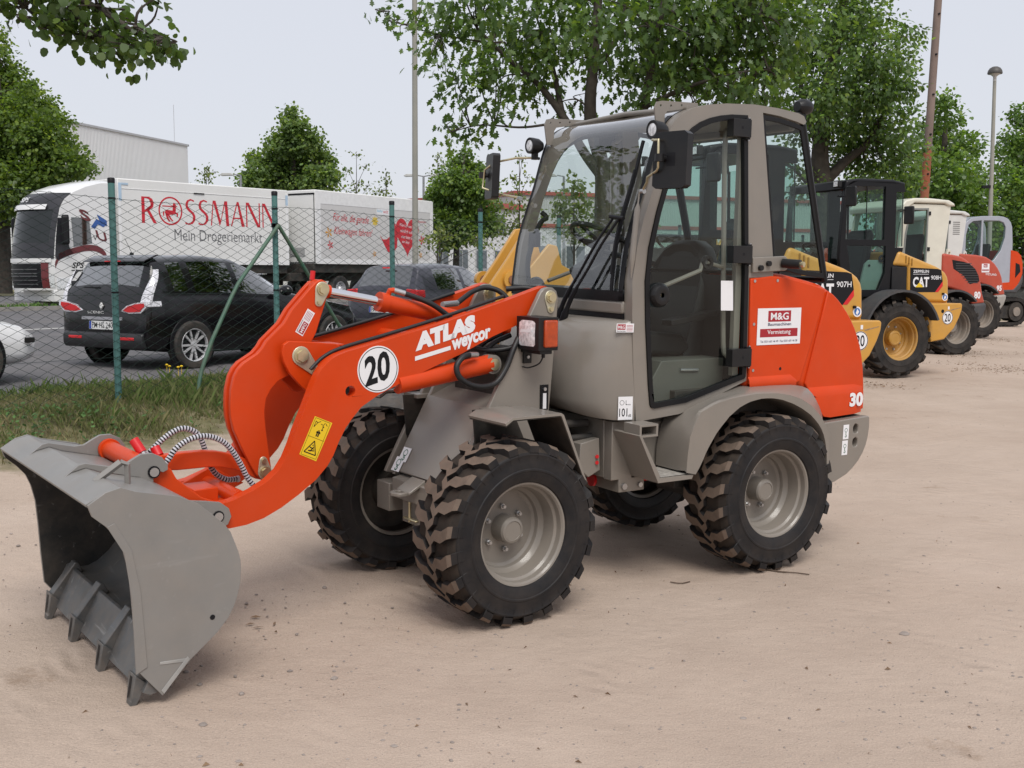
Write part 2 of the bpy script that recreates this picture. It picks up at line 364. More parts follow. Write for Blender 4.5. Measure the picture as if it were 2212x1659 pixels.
for d in (-20.0, -21.9):
    rows = [[(*xy_of(s, d + q), float(gz(d)) + h) for s in np.linspace(-120, 160, 40)] for q, h in ((0.06, -0.05), (0.06, 0.12), (-0.06, 0.12), (-0.06, -0.05))]
    kb.grid(rows)
struct(kb.build('kerb'))
def grass_mat(name='grass_blades'):
    m = bpy.data.materials.new(name); m.use_nodes = True; t = m.node_tree; N = t.nodes; L = t.links
    p = N['Principled BSDF']; p.inputs['Roughness'].default_value = 0.6; p.inputs['Specular IOR Level'].default_value = 0.25
    a = N.new('ShaderNodeAttribute'); a.attribute_name = 'tint'
    L.new(a.outputs['Color'], p.inputs['Base Color'])
    tl = N.new('ShaderNodeBsdfTranslucent'); L.new(a.outputs['Color'], tl.inputs[0])
    mxs = N.new('ShaderNodeMixShader'); mxs.inputs[0].default_value = 0.3
    L.new(p.outputs[0], mxs.inputs[1]); L.new(tl.outputs[0], mxs.inputs[2]); L.new(mxs.outputs[0], N['Material Output'].inputs[0])
    return m
GRASSM = grass_mat()
def polymesh(name, V, nper, tint, m, parent=None):
    """V: (n, nper, 3) separate polygons with one tint colour each"""
    n = len(V); me = bpy.data.meshes.new(name); me.vertices.add(n * nper); me.vertices.foreach_set('co', V.reshape(-1).astype(np.float32))
    me.loops.add(n * nper); me.loops.foreach_set('vertex_index', np.arange(n * nper, dtype=np.int32))
    me.polygons.add(n); me.polygons.foreach_set('loop_start', np.arange(0, n * nper, nper, dtype=np.int32))
    try: me.polygons.foreach_set('loop_total', np.full(n, nper, dtype=np.int32))
    except Exception: pass
    me.update(calc_edges=True)
    c = me.color_attributes.new('tint', 'FLOAT_COLOR', 'POINT')
    col = np.ones((n, nper, 4), np.float32); col[:, :, :3] = tint[:, None, :]
    c.data.foreach_set('color', col.reshape(-1))
    me.materials.append(m); o = bpy.data.objects.new(name, me); COL.objects.link(o)
    if parent is not None: o.parent = parent
    return o
def blades(n, s0, s1, d0, d1, hmin, hmax, wd, keep, seed):
    g = np.random.default_rng(seed); s = g.uniform(s0, s1, n); d = g.uniform(d0, d1, n)
    nz = np.sin(s * 1.7 + 0.6 * np.sin(d * 3)) + np.sin(d * 2.9 + s * 0.8 + 1.3) + 0.8 * np.sin(s * 5.3 - d * 4.1)
    k = keep(s, d, nz, g); s, d, nz = s[k], d[k], nz[k]; n = len(s)
    x = FP[0] + s * FU[0] + d * FU[1]; y = FP[1] + s * FU[1] - d * FU[0]; z = gz(d) - 0.01
    h = g.uniform(hmin, hmax, n) * (0.75 + 0.22 * np.clip(nz, -1, 2)); a = g.uniform(0, 2 * np.pi, n); ln = g.uniform(0.1, 0.8, n) * h
    w_ = wd * g.uniform(0.6, 1.4, n); ca, sa = np.cos(a), np.sin(a); b = g.uniform(0, 2 * np.pi, n)
    V = np.zeros((n, 4, 3))
    V[:, 0] = np.stack([x - ca * w_, y - sa * w_, z], -1); V[:, 1] = np.stack([x + ca * w_, y + sa * w_, z], -1)
    V[:, 2] = np.stack([x + ca * w_ * .6 + np.cos(b) * ln * .4, y + sa * w_ * .6 + np.sin(b) * ln * .4, z + h * .65], -1)
    V[:, 3] = np.stack([x + np.cos(b) * ln, y + np.sin(b) * ln, z + h], -1)
    dry = np.clip(0.40 + 0.16 * nz * -1 + 0.16 * (d + 0.1) + 0.05 * s + g.normal(0, 0.22, n), 0, 1)[:, None]
    gr = np.array([0.120, 0.185, 0.048]) * g.uniform(0.6, 1.4, (n, 1)); dr = np.array([0.36, 0.285, 0.16]) * g.uniform(0.6, 1.25, (n, 1))
    return V, gr * (1 - dry) + dr * dry
def keep1(s, d, nz, g): return (d < 0.92 + 0.13 * nz + g.normal(0, 0.16, len(s))) & (d > -2.0 + 0.12 * nz)
V1, T1 = blades(120000, -7, 11, -2.1, 1.7, 0.035, 0.135, 0.0026, keep1, 3)
V2, T2 = blades(12000, -7, 11, -2.0, 0.9, 0.08, 0.22, 0.0022, lambda s, d, nz, g: (nz > -0.2) & (g.random(len(s)) < 0.5), 5)
V3, T3 = blades(24000, -50, 60, -22.0, -20.1, 0.06, 0.22, 0.02, lambda s, d, nz, g: d > -50, 6)
T3 = T3 * np.array([0.9, 1.1, 0.9])
struct(polymesh('grass', np.concatenate([V1, V2, V3]), 4, np.concatenate([T1, T2, T3]), GRASSM), 'stuff')
# low broad-leaved weeds along the foot of the bank
g = np.random.default_rng(11); VW = []; TW = []
for _ in range(190):
    s = g.uniform(-5.5, -0.3) if g.random() < .85 else g.uniform(-1, 5); d = g.uniform(0.1, 1.15); x, y = xy_of(s, d); z = float(gz(d))
    for k in range(int(g.integers(5, 14))):
        a = g.uniform(0, 6.28); L_ = g.uniform(0.02, 0.058); q = g.uniform(0.01, 0.07); el = g.uniform(-0.1, 0.9); zz = z + g.uniform(0.01, 0.16)
        c = np.array([x + q * math.cos(a), y + q * math.sin(a), zz]); u = np.array([math.cos(a) * math.cos(el), math.sin(a) * math.cos(el), math.sin(el)])
        v = np.array([-math.sin(a), math.cos(a), 0.15])
        VW.append([c, c + u * L_ * .5 + v * L_ * .38, c + u * L_, c + u * L_ * .5 - v * L_ * .38]); TW.append(np.array([0.085, 0.165, 0.05]) * g.uniform(0.6, 1.5))
struct(polymesh('weeds', np.array(VW), 4, np.array(TW), GRASSM), 'stuff')
# dandelion heads
fb = MB().use(mat('dandelion_yellow', (0.75, 0.5, 0.01), 0.6))
for px, py in ((360, 788), (366, 791), (385, 793), (392, 791)):
    c = at(px, py, 13.2); fb.ball(c, 0.02, 5, (1, 1, 0.6)); fb.tube([(c.x, c.y, c.z), (c.x, c.y, c.z - 0.12)], 0.003, 4)
struct(fb.build('dandelions'), 'stuff')
# pebbles, clods, twigs and leaf litter on the sand
PEB = mat('grey_pebble', (0.27, 0.23, 0.205), 0.85, var=0.35, vscale=3)
g = np.random.default_rng(21); pb = MB().use(PEB)
def gpos(g):
    while True:
        yy = g.uniform(1.9, 16) ** 1.0; yy = 1.9 + (yy - 1.9) * g.random(); xx = (g.uniform(-30, 2250) - 1106) / 2400 * yy
        s, d = sd_of(xx, yy)
        if d > 1.2: return xx, yy, float(gz(d))
for i in range(3200):
    x, y, z = gpos(g); r = abs(g.normal(0, 0.0026)) + 0.0012
    if g.random() < 0.03: r *= 2.4
    nn = 6; ph = g.uniform(0, 6); fl = g.uniform(0.35, 0.7)
    ring = lambda k, q: [(x + r * k * math.cos(ph + 1.047 * i_) * (1 + 0.3 * math.sin(i_ * 2.1 + ph)), y + r * k * math.sin(ph + 1.047 * i_), z + r * q) for i_ in range(nn)]
    pb.grid([ring(1, -0.3), ring(1.1, 0.25 * fl), ring(0.6, fl)], True); pb.add(ring(0.6, fl), [tuple(range(nn))])
struct(pb.build('pebbles', smooth=50), 'stuff')
tb = MB().use(mat('brown_litter', (0.20, 0.13, 0.08), 0.9, var=0.4, vscale=2))
def litter(x, y, z, L_, a):
    c, s_ = math.cos(a), math.sin(a); w_ = L_ * g.uniform(0.12, 0.4); h = g.uniform(0.004, 0.014)
    tb.add([(x - c * L_ / 2, y - s_ * L_ / 2, z + 0.002), (x - s_ * w_ / 2, y + c * w_ / 2, z + h), (x + c * L_ / 2, y + s_ * L_ / 2, z + 0.003), (x + s_ * w_ / 2, y - c * w_ / 2, z + 0.003)], [(0, 1, 2, 3)])
for i in range(170):
    x, y, z = gpos(g); litter(x, y, z, g.uniform(0.008, 0.03), g.uniform(0, 6.28))
for (px, py, n, sp) in ((2130, 795, 420, 0.42), (2060, 770, 160, 0.35), (2180, 740, 300, 0.6), (1900, 835, 120, 0.22), (2000, 790, 120, .5), (2150, 765, 200, .6), (570, 1365, 5, 0.06), (60, 1420, 4, 0.04), (300, 1370, 4, 0.05)):
    Y_ = 1.5 * 2400 / (py - 595)
    for i in range(n):
        q = at(px, py, Y_); x = q.x + g.normal(0, sp); y = q.y + g.normal(0, sp * 1.1); litter(x, y, max(0.0, float(gz(sd_of(x, y)[1]))), g.uniform(0.02, 0.06), g.uniform(0, 6.28))
struct(tb.build('leaf_litter', smooth=0), 'stuff')
tw = MB().use(mat('twig_bark', (0.10, 0.07, 0.05), 0.9, var=0.3))
def gp(px, py): Y_ = 1.535 * 2400 / (py - 594); q = at(px, py, Y_); return (q.x, q.y, 0.006)
tw.tube(smooth_path([gp(1642, 1240), gp(1680, 1247), gp(1718, 1250), gp(1748, 1254)], 10), [0.004] * 5 + [0.003] * 5, 5)
tag(tw.build('twig'), 'thin curved twig lying on the sand behind the rear wheel', 'twig')
tw = MB().use(MATS['twig_bark']); tw.tube(smooth_path([gp(1448, 1271), gp(1470, 1274), gp(1490, 1270)], 6), 0.003, 5)
tag(tw.build('twig'), 'short bent twig on the sand between the front and rear wheels', 'twig')
# ------------------------------------------------------------------ tyres and wheels (axis along local y, +y = outside)
def make_tyre(Rt, hw, rr, nl, depth, tread_m, rub_m, style='chevron', parent=None):
    b = MB().use(rub_m); rc = Rt - depth
    k = (Rt - rr)
    half = [(rr, hw * .80), (rr + .05 * k, hw * .92), (rr + .22 * k, hw * 1.0), (rr + .30 * k, hw * 1.012), (rr + .32 * k, hw * 1.03), (rr + .36 * k, hw * 1.03), (rr + .38 * k, hw * 1.012),
            (rr + .52 * k, hw * 1.0), (rr + .66 * k, hw * .985), (rr + .70 * k, hw * 1.0), (rr + .735 * k, hw * .99), (rr + .76 * k, hw * .95), (rc - .012, hw * .86), (rc, hw * .72), (rc, hw * .3)]
    b.lathe(half[:12], n=72); b.lathe([(r, -h) for r, h in half[:12]], n=72)
    b.use(GROOVE if tread_m is TREAD else rub_m).lathe(half[11:] + [(r, -h) for r, h in reversed(half[11:])], n=72); b.use(rub_m)
    tt = math.pi * 2 / nl
    if style == 'chevron':
        line = [(-.16, .30, .15), (.10, .02, .17), (.30, .30, .19), (.62, .30, .21), (.90, .52, .22), (1.0, .58, .21)]
    else:
        line = [(-.14, .36, .15), (.10, .30, .15), (.40, .14, .15), (.75, -.10, .17), (.95, -.28, .18), (1.0, -.32, .18)]
    for side in (1, -1):
        for i in range(nl):
            base = i * tt + (0.5 * tt if side < 0 else 0); rows = []
            for (wv, u, hwid) in line:
                y = side * wv * hw * .97; rt = Rt - (0.10 * depth if abs(wv) > .85 else 0) - (0.55 * depth if abs(wv) > .97 else 0)
                rb = rc - 0.006 if abs(wv) < .8 else rc - .035 * (Rt / .41)
                if abs(wv) > .97: y = side * hw * .985
                pts = []
                for (da, rad) in ((-hwid * 1.14, rb), (-hwid, rt), (hwid, rt), (hwid * 1.14, rb)):
                    a = base + (u + da) * tt
                    pts.append((rad * math.cos(a), y, rad * math.sin(a)))
                rows.append(pts)
            for r0, r1 in zip(rows, rows[1:]):
                b.use(rub_m).add([r0[0], r0[1], r1[1], r1[0]], [(0, 1, 2, 3)]); b.add([r0[3], r0[2], r1[2], r1[3]], [(0, 1, 2, 3)])
                b.use(tread_m).add([r0[1], r0[2], r1[2], r1[1]], [(0, 1, 2, 3)])
            b.use(rub_m).add(rows[0], [(0, 1, 2, 3)])
            e = rows[-1]; q = [(p[0] * (1 - .075), side * hw * 1.0, p[2] * (1 - .075)) for p in e]
            b.add([e[0], e[1], e[2], e[3], q[0], q[1], q[2], q[3]], [(1, 5, 6, 2), (0, 4, 5, 1), (2, 6, 7, 3)])
    return b.build('tyre', parent, smooth=28, dbl=True)
def make_rim(rr, hw, m, parent=None, hub=.055, nb=6, boff=.10):
    b = MB().use(m); s = rr / .23
    prof = [(rr * .955, hw * .74), (rr * 1.01, hw * .80), (rr * 1.035, hw * .84), (rr * 1.02, hw * .87), (rr * .985, hw * .86), (rr * .955, hw * .80), (rr * .945, hw * .62), (rr * .90, hw * .56), (rr * .885, hw * .40), (rr * .875, hw * .12), (rr * .83, hw * .02), (rr * .80, -hw * .02),
            (rr * .78, -hw * .14), (rr * .72, -hw * .20), (rr * .45, -hw * .20), (rr * .28, -hw * .20), (hub * 1.12, -hw * .14), (hub * 1.1, hw * .28), (hub * .98, hw * .34), (hub * .80, hw * .36), (hub * .76, hw * .335), (0.001, hw * .335)]
    b.lathe(prof, n=56)
    b.lathe([(rr * 1.02, -hw * .86), (rr * .95, -hw * .8), (rr * .94, -hw * .7)], n=40); b.use(WELL).lathe([(rr * .94, -hw * .7), (rr * .90, -hw * .30), (rr * .82, -hw * .26), (rr * .5, -hw * .26), (rr * .45, -hw * .7), (.001, -hw * .7)], n=40)  # inner rim coloured dark: its shade together with the black brake housing
    b.use(INK).lathe([(.011 * s, -hw * .195), (.0, -hw * .19)], c=(rr * .60, 0, rr * .12), n=8)
    b.use(BOLT)
    for i in range(nb):
        a = 2 * math.pi * i / nb + .45; x, z = boff * s * math.cos(a), boff * s * math.sin(a)
        b.cyl((x, -hw * .2, z), (x, -hw * .2 + .014, z), .0125 * s, 10); b.cyl((x, -hw * .2, z), (x, -hw * .2 + .028, z), .0085 * s, 6)
    return b.build('rim', parent, smooth=30)
def copy_tree(o, parent=None):
    c = o.copy(); COL.objects.link(c); c.parent = parent
    if parent is not None: c.matrix_parent_inverse = Matrix()
    for ch in [q for q in o.children]: copy_tree(ch, c)
    return c

# ------------------------------------------------------------------ the orange and grey wheel loader
RFX = Matrix(((-0.844, 0.537, 0.014, 0.318), (-0.537, -0.843, -0.022, 5.789), (0.0, -0.026, 1.0, 0.017), (0, 0, 0, 1)))
_q = RFX.to_3x3(); _f = _q.col[0].normalized(); _k = _q.col[2].normalized(); _l = _k.cross(_f).normalized(); _k = _f.cross(_l)
RFX = Matrix(((_f.x, _l.x, _k.x, .318), (_f.y, _l.y, _k.y, 5.789), (_f.z, _l.z, _k.z, .017), (0, 0, 0, 1)))
LD = thing('wheel_loader', 'orange red and grey compact wheel loader with toothed bucket lowered on the sand in front', 'wheel loader', M=RFX)
FRX = Matrix.Rotation(R(4.0), 4, 'Z')           # the articulated front half is steered slightly
def F_():
    b = MB(); b.X = FRX; return b
def mir(poly): return [(x, -y) for x, y in poly]
# ---- wheels
t0 = sub('wheel', LD); make_tyre(.41, .150, .226, 21, .024, TREAD, RUBBER, 'chevron', t0); make_rim(.226, .150, GREY, t0)
for i, (fx, x, y, fl) in enumerate(((1, .824, .527, 0), (1, .824, -.527, 1), (0, -.824, .527, 0), (0, -.824, -.527, 1))):
    o = t0 if i == 0 else copy_tree(t0, LD)
    mt = Matrix.Translation((x, y, .41)) @ (Matrix.Rotation(math.pi, 4, 'Z') if fl else Matrix()) @ Matrix.Rotation(R([0, 31, 17, 40][i]), 4, 'Y')
    o.matrix_local = (FRX @ mt) if fx else mt
# ---- front frame
TOW = [(.412, 1.470), (.437, 1.463), (.457, 1.445), (.52, 1.335), (.585, 1.207), (.637, 1.122), (.747, .922), (.81, .808), (.925, .60), (.955, .54), (.70, .47), (.45, .50), (.40, .62), (.394, .881), (.385, .976), (.369, 1.171), (.353, 1.365), (.350, 1.42), (.362, 1.452), (.385, 1.468)]
b = F_().use(GREY)
for a_, c_ in ((.25, .278), (-.255, -.232), (-.338, -.312)): b.prism(TOW, a_, c_)
b.build('front_frame', LD, bevel=.004)
b = F_().use(GREY)
b.prism([(.752, .915), (.948, .560), (.938, .552), (.735, .905), (.50, 1.0), (.505, 1.012)], -.249, .249)
b.prism([(.86, .555), (.985, .535), (.985, .44), (.62, .44), (.62, .50)], -.20, .20)
b.prism([(.955, .56), (1.045, .51), (1.045, .495), (.955, .54)], -.06, .06)
b.lathe([(.022, 0), (.022, .014), (.048, .014), (.048, 0)], c=(1.06, 0.0, .495), axis='z', n=20)
b.build('nose_plate', LD, bevel=.004)
b = F_().use(DARK); b.prism([(.49, .99), (.72, .895), (.92, .555), (.92, .47), (.50, .47)], -.245, .245); b.box(.42, .64, -.17, .17, .95, 1.17); b.box(.44, .60, -.24, -.18, .98, 1.10); b.use(HOSE)
for y_ in (-.12, -.04, .06, .13): b.tube(smooth_path([(.64, y_, 1.10), (.70, y_ + .02, 1.13), (.66, y_ + .04, 1.20), (.56, y_ + .05, 1.24)], 12), .013, 7)
b.build('frame_interior', LD)
b = F_().use(GREY); b.cyl((.824, -.46, .41), (.824, .46, .41), .075, 16); b.box(.72, .95, -.16, .16, .32, .50); b.box(.78, .99, .22, .34, .36, .50); b.box(.78, .99, -.34, -.22, .36, .50)
b.use(ZINC).box(.965, .985, -.10, .02, .35, .36); b.cyl((.975, -.05, .34), (.975, -.05, .52), .008, 6)
b.use(REDP).cyl((.99, .29, .42), (1.005, .29, .42), .014, 8)
b.build('front_axle', LD, bevel=.008)
b = MB().use(GREY); b.cyl((-.824, -.46, .41), (-.824, .46, .41), .075, 16); b.use(DARK).box(-.95, -.70, -.16, .16, .30, .52); b.build('rear_axle', LD, bevel=.008)
for sg in (1, -1):
    b = F_().use(GREY); y0, y1 = sorted((sg * .395, sg * .675))
    b.prism([(.945, .912), (.905, .934), (.640, .934), (.625, .925), (.488, .618), (.498, .614), (.637, .917), (.645, .922), (.902, .922), (.940, .900)], y0, y1)
    b.box(.66, .80, *sorted((sg * .27, sg * .40)), .90, .92)
    b.use(WELL).prism([(.940, .897), (.902, .9195), (.644, .9195), (.638, .915), (.500, .613), (.5015, .6125), (.640, .9125), (.646, .917), (.901, .917), (.938, .8945)], *sorted((sg * .397, sg * .673)))  # thin added sheet, its dark colour is the shade under the fender
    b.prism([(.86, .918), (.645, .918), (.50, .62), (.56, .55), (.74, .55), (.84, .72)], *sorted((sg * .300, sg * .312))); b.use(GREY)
    b.build('fender', LD, bevel=.003)
# mud flap behind the front wheel
for y0, y1 in ((.42, .62), (-.62, -.42)):
    b = F_().use(BLACKP); b.prism([(.49, .62), (.478, .62), (.435, .26), (.45, .26)], y0, y1); b.build('mud_flap', LD)
# ---- lift arms
ARM = [(.345, 1.42), (.362, 1.462), (.40, 1.474), (.426, 1.466), (.643, 1.403), (.982, 1.312), (1.221, 1.257), (1.392, 1.219), (1.458, 1.205), (1.503, 1.191), (1.532, 1.177), (1.557, 1.158), (1.578, 1.138), (1.595, 1.114), (1.616, 1.072), (1.638, 1.020), (1.666, .955), (1.698, .883), (1.719, .828), (1.745, .773), (1.780, .724), (1.828, .686), (1.895, .653), (1.979, .624), (2.055, .612), (2.088, .598), (2.10, .57), (2.09, .54), (2.06, .518),
       (1.993, .511), (1.922, .516), (1.846, .534), (1.768, .568), (1.69, .613), (1.609, .668), (1.555, .722), (1.527, .764), (1.50, .822), (1.468, .878), (1.437, .915), (1.392, .962), (1.307, 1.010), (1.161, 1.067), (1.042, 1.111), (.868, 1.172), (.701, 1.243), (.561, 1.291), (.40, 1.362), (.36, 1.388)]
for sg in (1, -1):
    b = F_().use(ORANGE); y0, y1 = (.183, .235) if sg > 0 else (-.308, -.258)
    b.prism(ARM, y0, y1, holes=[circ(1.445, 1.034, .024, 18)])
    b.build('lift_arm', LD, bevel=.004)
LUG = [(1.66, 1.246), (1.554, 1.238), (1.438, 1.226), (1.381, 1.19), (1.37, 1.12), (1.43, 1.06), (1.535, 1.005), (1.561, 1.008), (1.61, 1.055), (1.658, 1.109), (1.684, 1.159), (1.692, 1.20), (1.683, 1.232)]
b = F_().use(ORANGE); b.cyl((1.445, -.259, 1.125), (1.445, .184, 1.125), .062, 24)
for y0, y1 in ((.068, .092), (-.092, -.068)): b.prism(LUG, y0, y1)
b.box(1.385, 1.50, -.07, .07, 1.212, 1.222); b.build('cross_tube', LD, bevel=.003)
for x, z, r_ in ((1.00, 1.22, .04), (1.925, .612, .036)):
    b = F_().use(ORANGE); b.cyl((x, -.259, z), (x, .184, z), r_, 20); b.build('cross_tube', LD, bevel=.003)
# ---- bell crank
def inset(poly, d):
    n = len(poly); out_ = []; A = sum(poly[i][0] * poly[(i + 1) % n][1] - poly[(i + 1) % n][0] * poly[i][1] for i in range(n)); s_ = 1 if A > 0 else -1
    for i in range(n):
        p0, p, p1 = (np.array(poly[(i + k) % n]) for k in (-1, 0, 1)); e0 = (p - p0) / np.linalg.norm(p - p0); e1 = (p1 - p) / np.linalg.norm(p1 - p)
        n0_, n1_ = np.array([-e0[1], e0[0]]) * s_, np.array([-e1[1], e1[0]]) * s_; m_ = n0_ + n1_; m_ = m_ / np.linalg.norm(m_); q = d / max(.5, m_ @ n0_)
        out_.append(tuple(p + m_ * q))
    return out_
LEV = [(1.478, 1.504), (1.456, 1.493), (1.443, 1.465), (1.462, 1.403), (1.49, 1.323), (1.507, 1.273), (1.529, 1.234), (1.56, 1.19), (1.60, 1.125), (1.623, 1.10), (1.688, 1.071), (1.72, 1.038), (1.742, 1.0), (1.751, .945), (1.746, .87), (1.732, .763), (1.724, .697), (1.731, .662), (1.763, .650), (1.794, .674), (1.82, .722), (1.855, .795), (1.89, .877), (1.901, .93), (1.903, .98), (1.899, 1.044), (1.885, 1.101), (1.868, 1.132), (1.844, 1.157), (1.781, 1.194), (1.757, 1.218), (1.739, 1.246), (1.659, 1.318), (1.621, 1.376), (1.533, 1.469), (1.506, 1.494)]
b = F_().use(ORANGE)
b.prism(LEV, .016, .042); b.prism(LEV, -.042, -.016)
b.prism(inset(LEV, .016), -.017, .017)
b.use(SEALM).tube(smooth_path([(1.726, -.05, 1.03), (1.765, -.055, .96), (1.762, -.055, .86)], 10), .010, 8)
b.use(REDP).tube([(1.49, -.03, 1.50), (1.485, -.03, 1.54)], .012, 8)
b.build('bell_crank', LD, bevel=.004)
KEEP = mat('pale_keeper_plate', (0.60, 0.56, 0.42), 0.4, metal=0.6, var=0.08)
def pin(b, x, z, y, sg, kx, kz, r=.03):
    """bolt head with a teardrop keeper plate running to (kx, kz)"""
    b.use(KEEP); d = Vector((kx - x, 0, kz - z)); L_ = d.length; a = math.atan2(d.z, d.x)
    pts = [(x + r * 1.25 * math.cos(a + t), z + r * 1.25 * math.sin(a + t)) for t in np.linspace(R(75), R(285), 12)] + [(kx + r * .7 * math.cos(a + t), kz + r * .7 * math.sin(a + t)) for t in np.linspace(R(-75), R(75), 8)]
    y0, y1 = sorted((y, y + sg * .006)); b.prism(pts, y0, y1); b.use(ZINC)
    b.cyl((x, y, z), (x, y + sg * .014, z), r * 1.0, 20); b.cyl((x, y + sg * .014, z), (x, y + sg * .022, z), r * .78, 6); b.cyl((kx, y, kz), (kx, y + sg * .016, kz), r * .42, 6)
def pins(*a):
    b = F_(); pin(b, *a); b.build('pin', LD, bevel=.002)
pins(1.478, 1.461, .042, 1, 1.495, 1.405, .027); pins(1.606, 1.181, .092, 1, 1.545, 1.118, .033); pins(1.756, .685, .042, 1, 1.762, .735, .025)
pins(.400, 1.421, .278, 1, .398, 1.366, .028); pins(.400, 1.421, -.232, 1, .402, 1.370, .026); pins(.400, 1.421, -.338, -1, .398, 1.366, .028)
# ---- tilt cylinder
b = F_().use(ORANGE); b.cyl((1.165, 0, 1.400), (.45, 0, 1.255), .039, 24); b.cyl((1.175, 0, 1.402), (1.135, 0, 1.394), .045, 24)
b.tube([(1.125, 0, 1.43), (1.12, .01, 1.452), (1.10, .01, 1.452)], .013, 10)
tc_ = b.build('tilt_cylinder', LD, bevel=.002)
b = F_().use(CHROME); b.cyl((1.45, 0, 1.453), (1.15, 0, 1.398), .0205, 20); b.use(ORANGE).cyl((1.478, -.015, 1.461), (1.478, .015, 1.461), .042, 20); b.cyl((1.455, 0, 1.455), (1.425, 0, 1.449), .030, 16); b.build('piston_rod', tc_)
# ---- lift cylinders
for sg in (1, -1):
    y = .205 if sg > 0 else -.283
    b = F_().use(ORANGE); b.cyl((.70, y, 1.112), (1.20, y, 1.046), .044, 24); b.use(GREY).cyl((.695, y - .03, 1.112), (.695, y + .03, 1.112), .045, 20)
    b.use(ZINC).cyl((.695, y + sg * .03, 1.112), (.695, y + sg * .042, 1.112), .028, 14)
    o = b.build('lift_cylinder', LD, bevel=.002)
    b = F_().use(CHROME); b.cyl((1.20, y, 1.046), (1.40, y, 1.02), .018, 16); b.build('piston_rod', o)
# ---- hoses
b = F_().use(HOSE)
b.tube(smooth_path([(1.095, .01, 1.45), (1.035, .03, 1.432), (.946, .06, 1.397), (.882, .075, 1.358), (.80, .09, 1.29), (.70, .08, 1.18)], 30), .0125, 8)
b.tube(smooth_path([(.645, -.15, 1.378), (.58, -.17, 1.41), (.522, -.19, 1.434), (.451, -.19, 1.452), (.378, -.16, 1.432), (.33, -.12, 1.36), (.31, -.08, 1.25)], 30), .0135, 8)
b.tube(smooth_path([(.835, .255, 1.165), (.892, .275, 1.160), (.935, .285, 1.12), (.922, .29, 1.07), (.864, .29, 1.034), (.787, .29, 1.02), (.715, .287, 1.035), (.657, .284, 1.10), (.618, .282, 1.18), (.579, .27, 1.235)], 40), .0135, 8)
b.tube(smooth_path([(.63, .05, 1.36), (.55, .10, 1.34), (.46, .16, 1.30), (.40, .18, 1.20)], 20), .0135, 8)
b.tube(smooth_path([(.78, .10, 1.20), (.70, .16, 1.175), (.60, .21, 1.18), (.52, .22, 1.21)], 20), .0125, 8)
b.tube(smooth_path([(.42, -.05, 1.45), (.33, .02, 1.455), (.25, .05, 1.42), (.2, .05, 1.36)], 20), .0135, 8)
for sg in (1, -1):
    yh = .172 if sg > 0 else -.247
    b.tube(smooth_path([(1.60, yh, 1.13), (1.54, yh, 1.18), (1.45, yh, 1.216), (1.23, yh, 1.266), (.95, yh, 1.332), (.6, yh, 1.425)], 30), .0085, 8)
b.use(BOLT); b.cyl((1.10, .01, 1.452), (1.05, .025, 1.437), .0135, 10); b.cyl((.75, -.12, 1.374), (.645, -.15, 1.378), .015, 10); b.cyl((.80, .25, 1.163), (.85, .262, 1.166), .0135, 10)
b.build('hydraulic_hose', LD, smooth=60)
def spiral_hose(path, r=.0125):
    b = F_().use(HOSE); P = smooth_path(path, 90); b.tube(P, r * .84, 10)
    b.use(mat('grey_spiral_guard', (0.50, 0.50, 0.54), 0.45, var=0.05)); cum = 0; L_ = sum((Vector(q) - Vector(p)).length for p, q in zip(P, P[1:]))
    n = int(L_ / .0125); Q = resample(P, n * 2 + 1)
    for i in range(n):
        p, q = Vector(Q[2 * i]), Vector(Q[2 * i + 1]); b.tube([p, q], r, 10)
    b.cyl(P[0], P[1], r * 1.15, 10); b.cyl(P[-2], P[-1], r * 1.15, 10)
    return b.build('quick_hitch_hose', LD, smooth=50)
spiral_hose([(2.225, -.06, .785), (2.202, -.05, .812), (2.158, -.05, .850), (2.109, -.05, .879), (2.065, -.05, .886), (2.016, -.05, .862), (1.991, -.05, .819), (1.975, -.05, .76), (1.955, -.05, .708), (1.928, -.05, .673), (1.887, -.05, .650), (1.83, -.06, .645)])
spiral_hose([(2.205, .08, .765), (2.181, .08, .792), (2.152, .08, .829), (2.094, .08, .862), (2.026, .08, .869), (1.962, .08, .845), (1.918, .08, .802), (1.878, .08, .735), (1.848, .085, .672), (1.805, .10, .615)])
# ---- link bar and quick hitch
b = F_().use(ORANGE)
b.prism([(2.30, .812), (2.20, .795), (2.10, .798), (2.017, .797), (1.96, .790), (1.912, .778), (1.862, .761), (1.814, .738), (1.772, .715), (1.735, .705), (1.722, .67), (1.746, .642), (1.789, .655), (1.835, .685), (1.882, .705), (1.935, .720), (1.993, .727), (2.126, .728), (2.25, .74), (2.31, .77)], -.024, .024)
b.build('link_bar', LD, bevel=.004)
b = F_().use(ORANGE)
QP = [(2.335, .790), (2.315, .815), (2.28, .812), (2.22, .775), (2.20, .735), (2.10, .648), (2.0, .605), (1.985, .565), (2.01, .535), (2.06, .53), (2.10, .555), (2.215, .66), (2.315, .745)]
for q_ in ((.192, .216), (-.275, -.25)): b.prism(QP, *q_)
b.cyl((2.312, -.27, .788), (2.312, .20, .788), .037, 24); b.cyl((2.312, -.275, .788), (2.312, -.25, .788), .046, 24)
b.cyl((2.05, -.30, .572), (2.05, .24, .572), .028, 16); b.box(1.985, 2.09, -.05, .10, .585, .655); b.box(1.955, 2.01, .05, .15, .575, .60)
b.prism([(2.045, .625), (1.910, .690), (1.76, .60), (1.86, .56)], -.19, -.17)
b.use(REDP).cyl((2.262, .0, .812), (2.285, -.03, .862), .020, 14); b.cyl((2.19, -.01, .79), (2.20, -.03, .822), .020, 14); b.use(BOLT).cyl((2.25, .01, .79), (2.262, .0, .812), .016, 10)
b.cyl((1.965, .155, .588), (1.965, .165, .588), .010, 8)
b.build('quick_hitch', LD, bevel=.004)
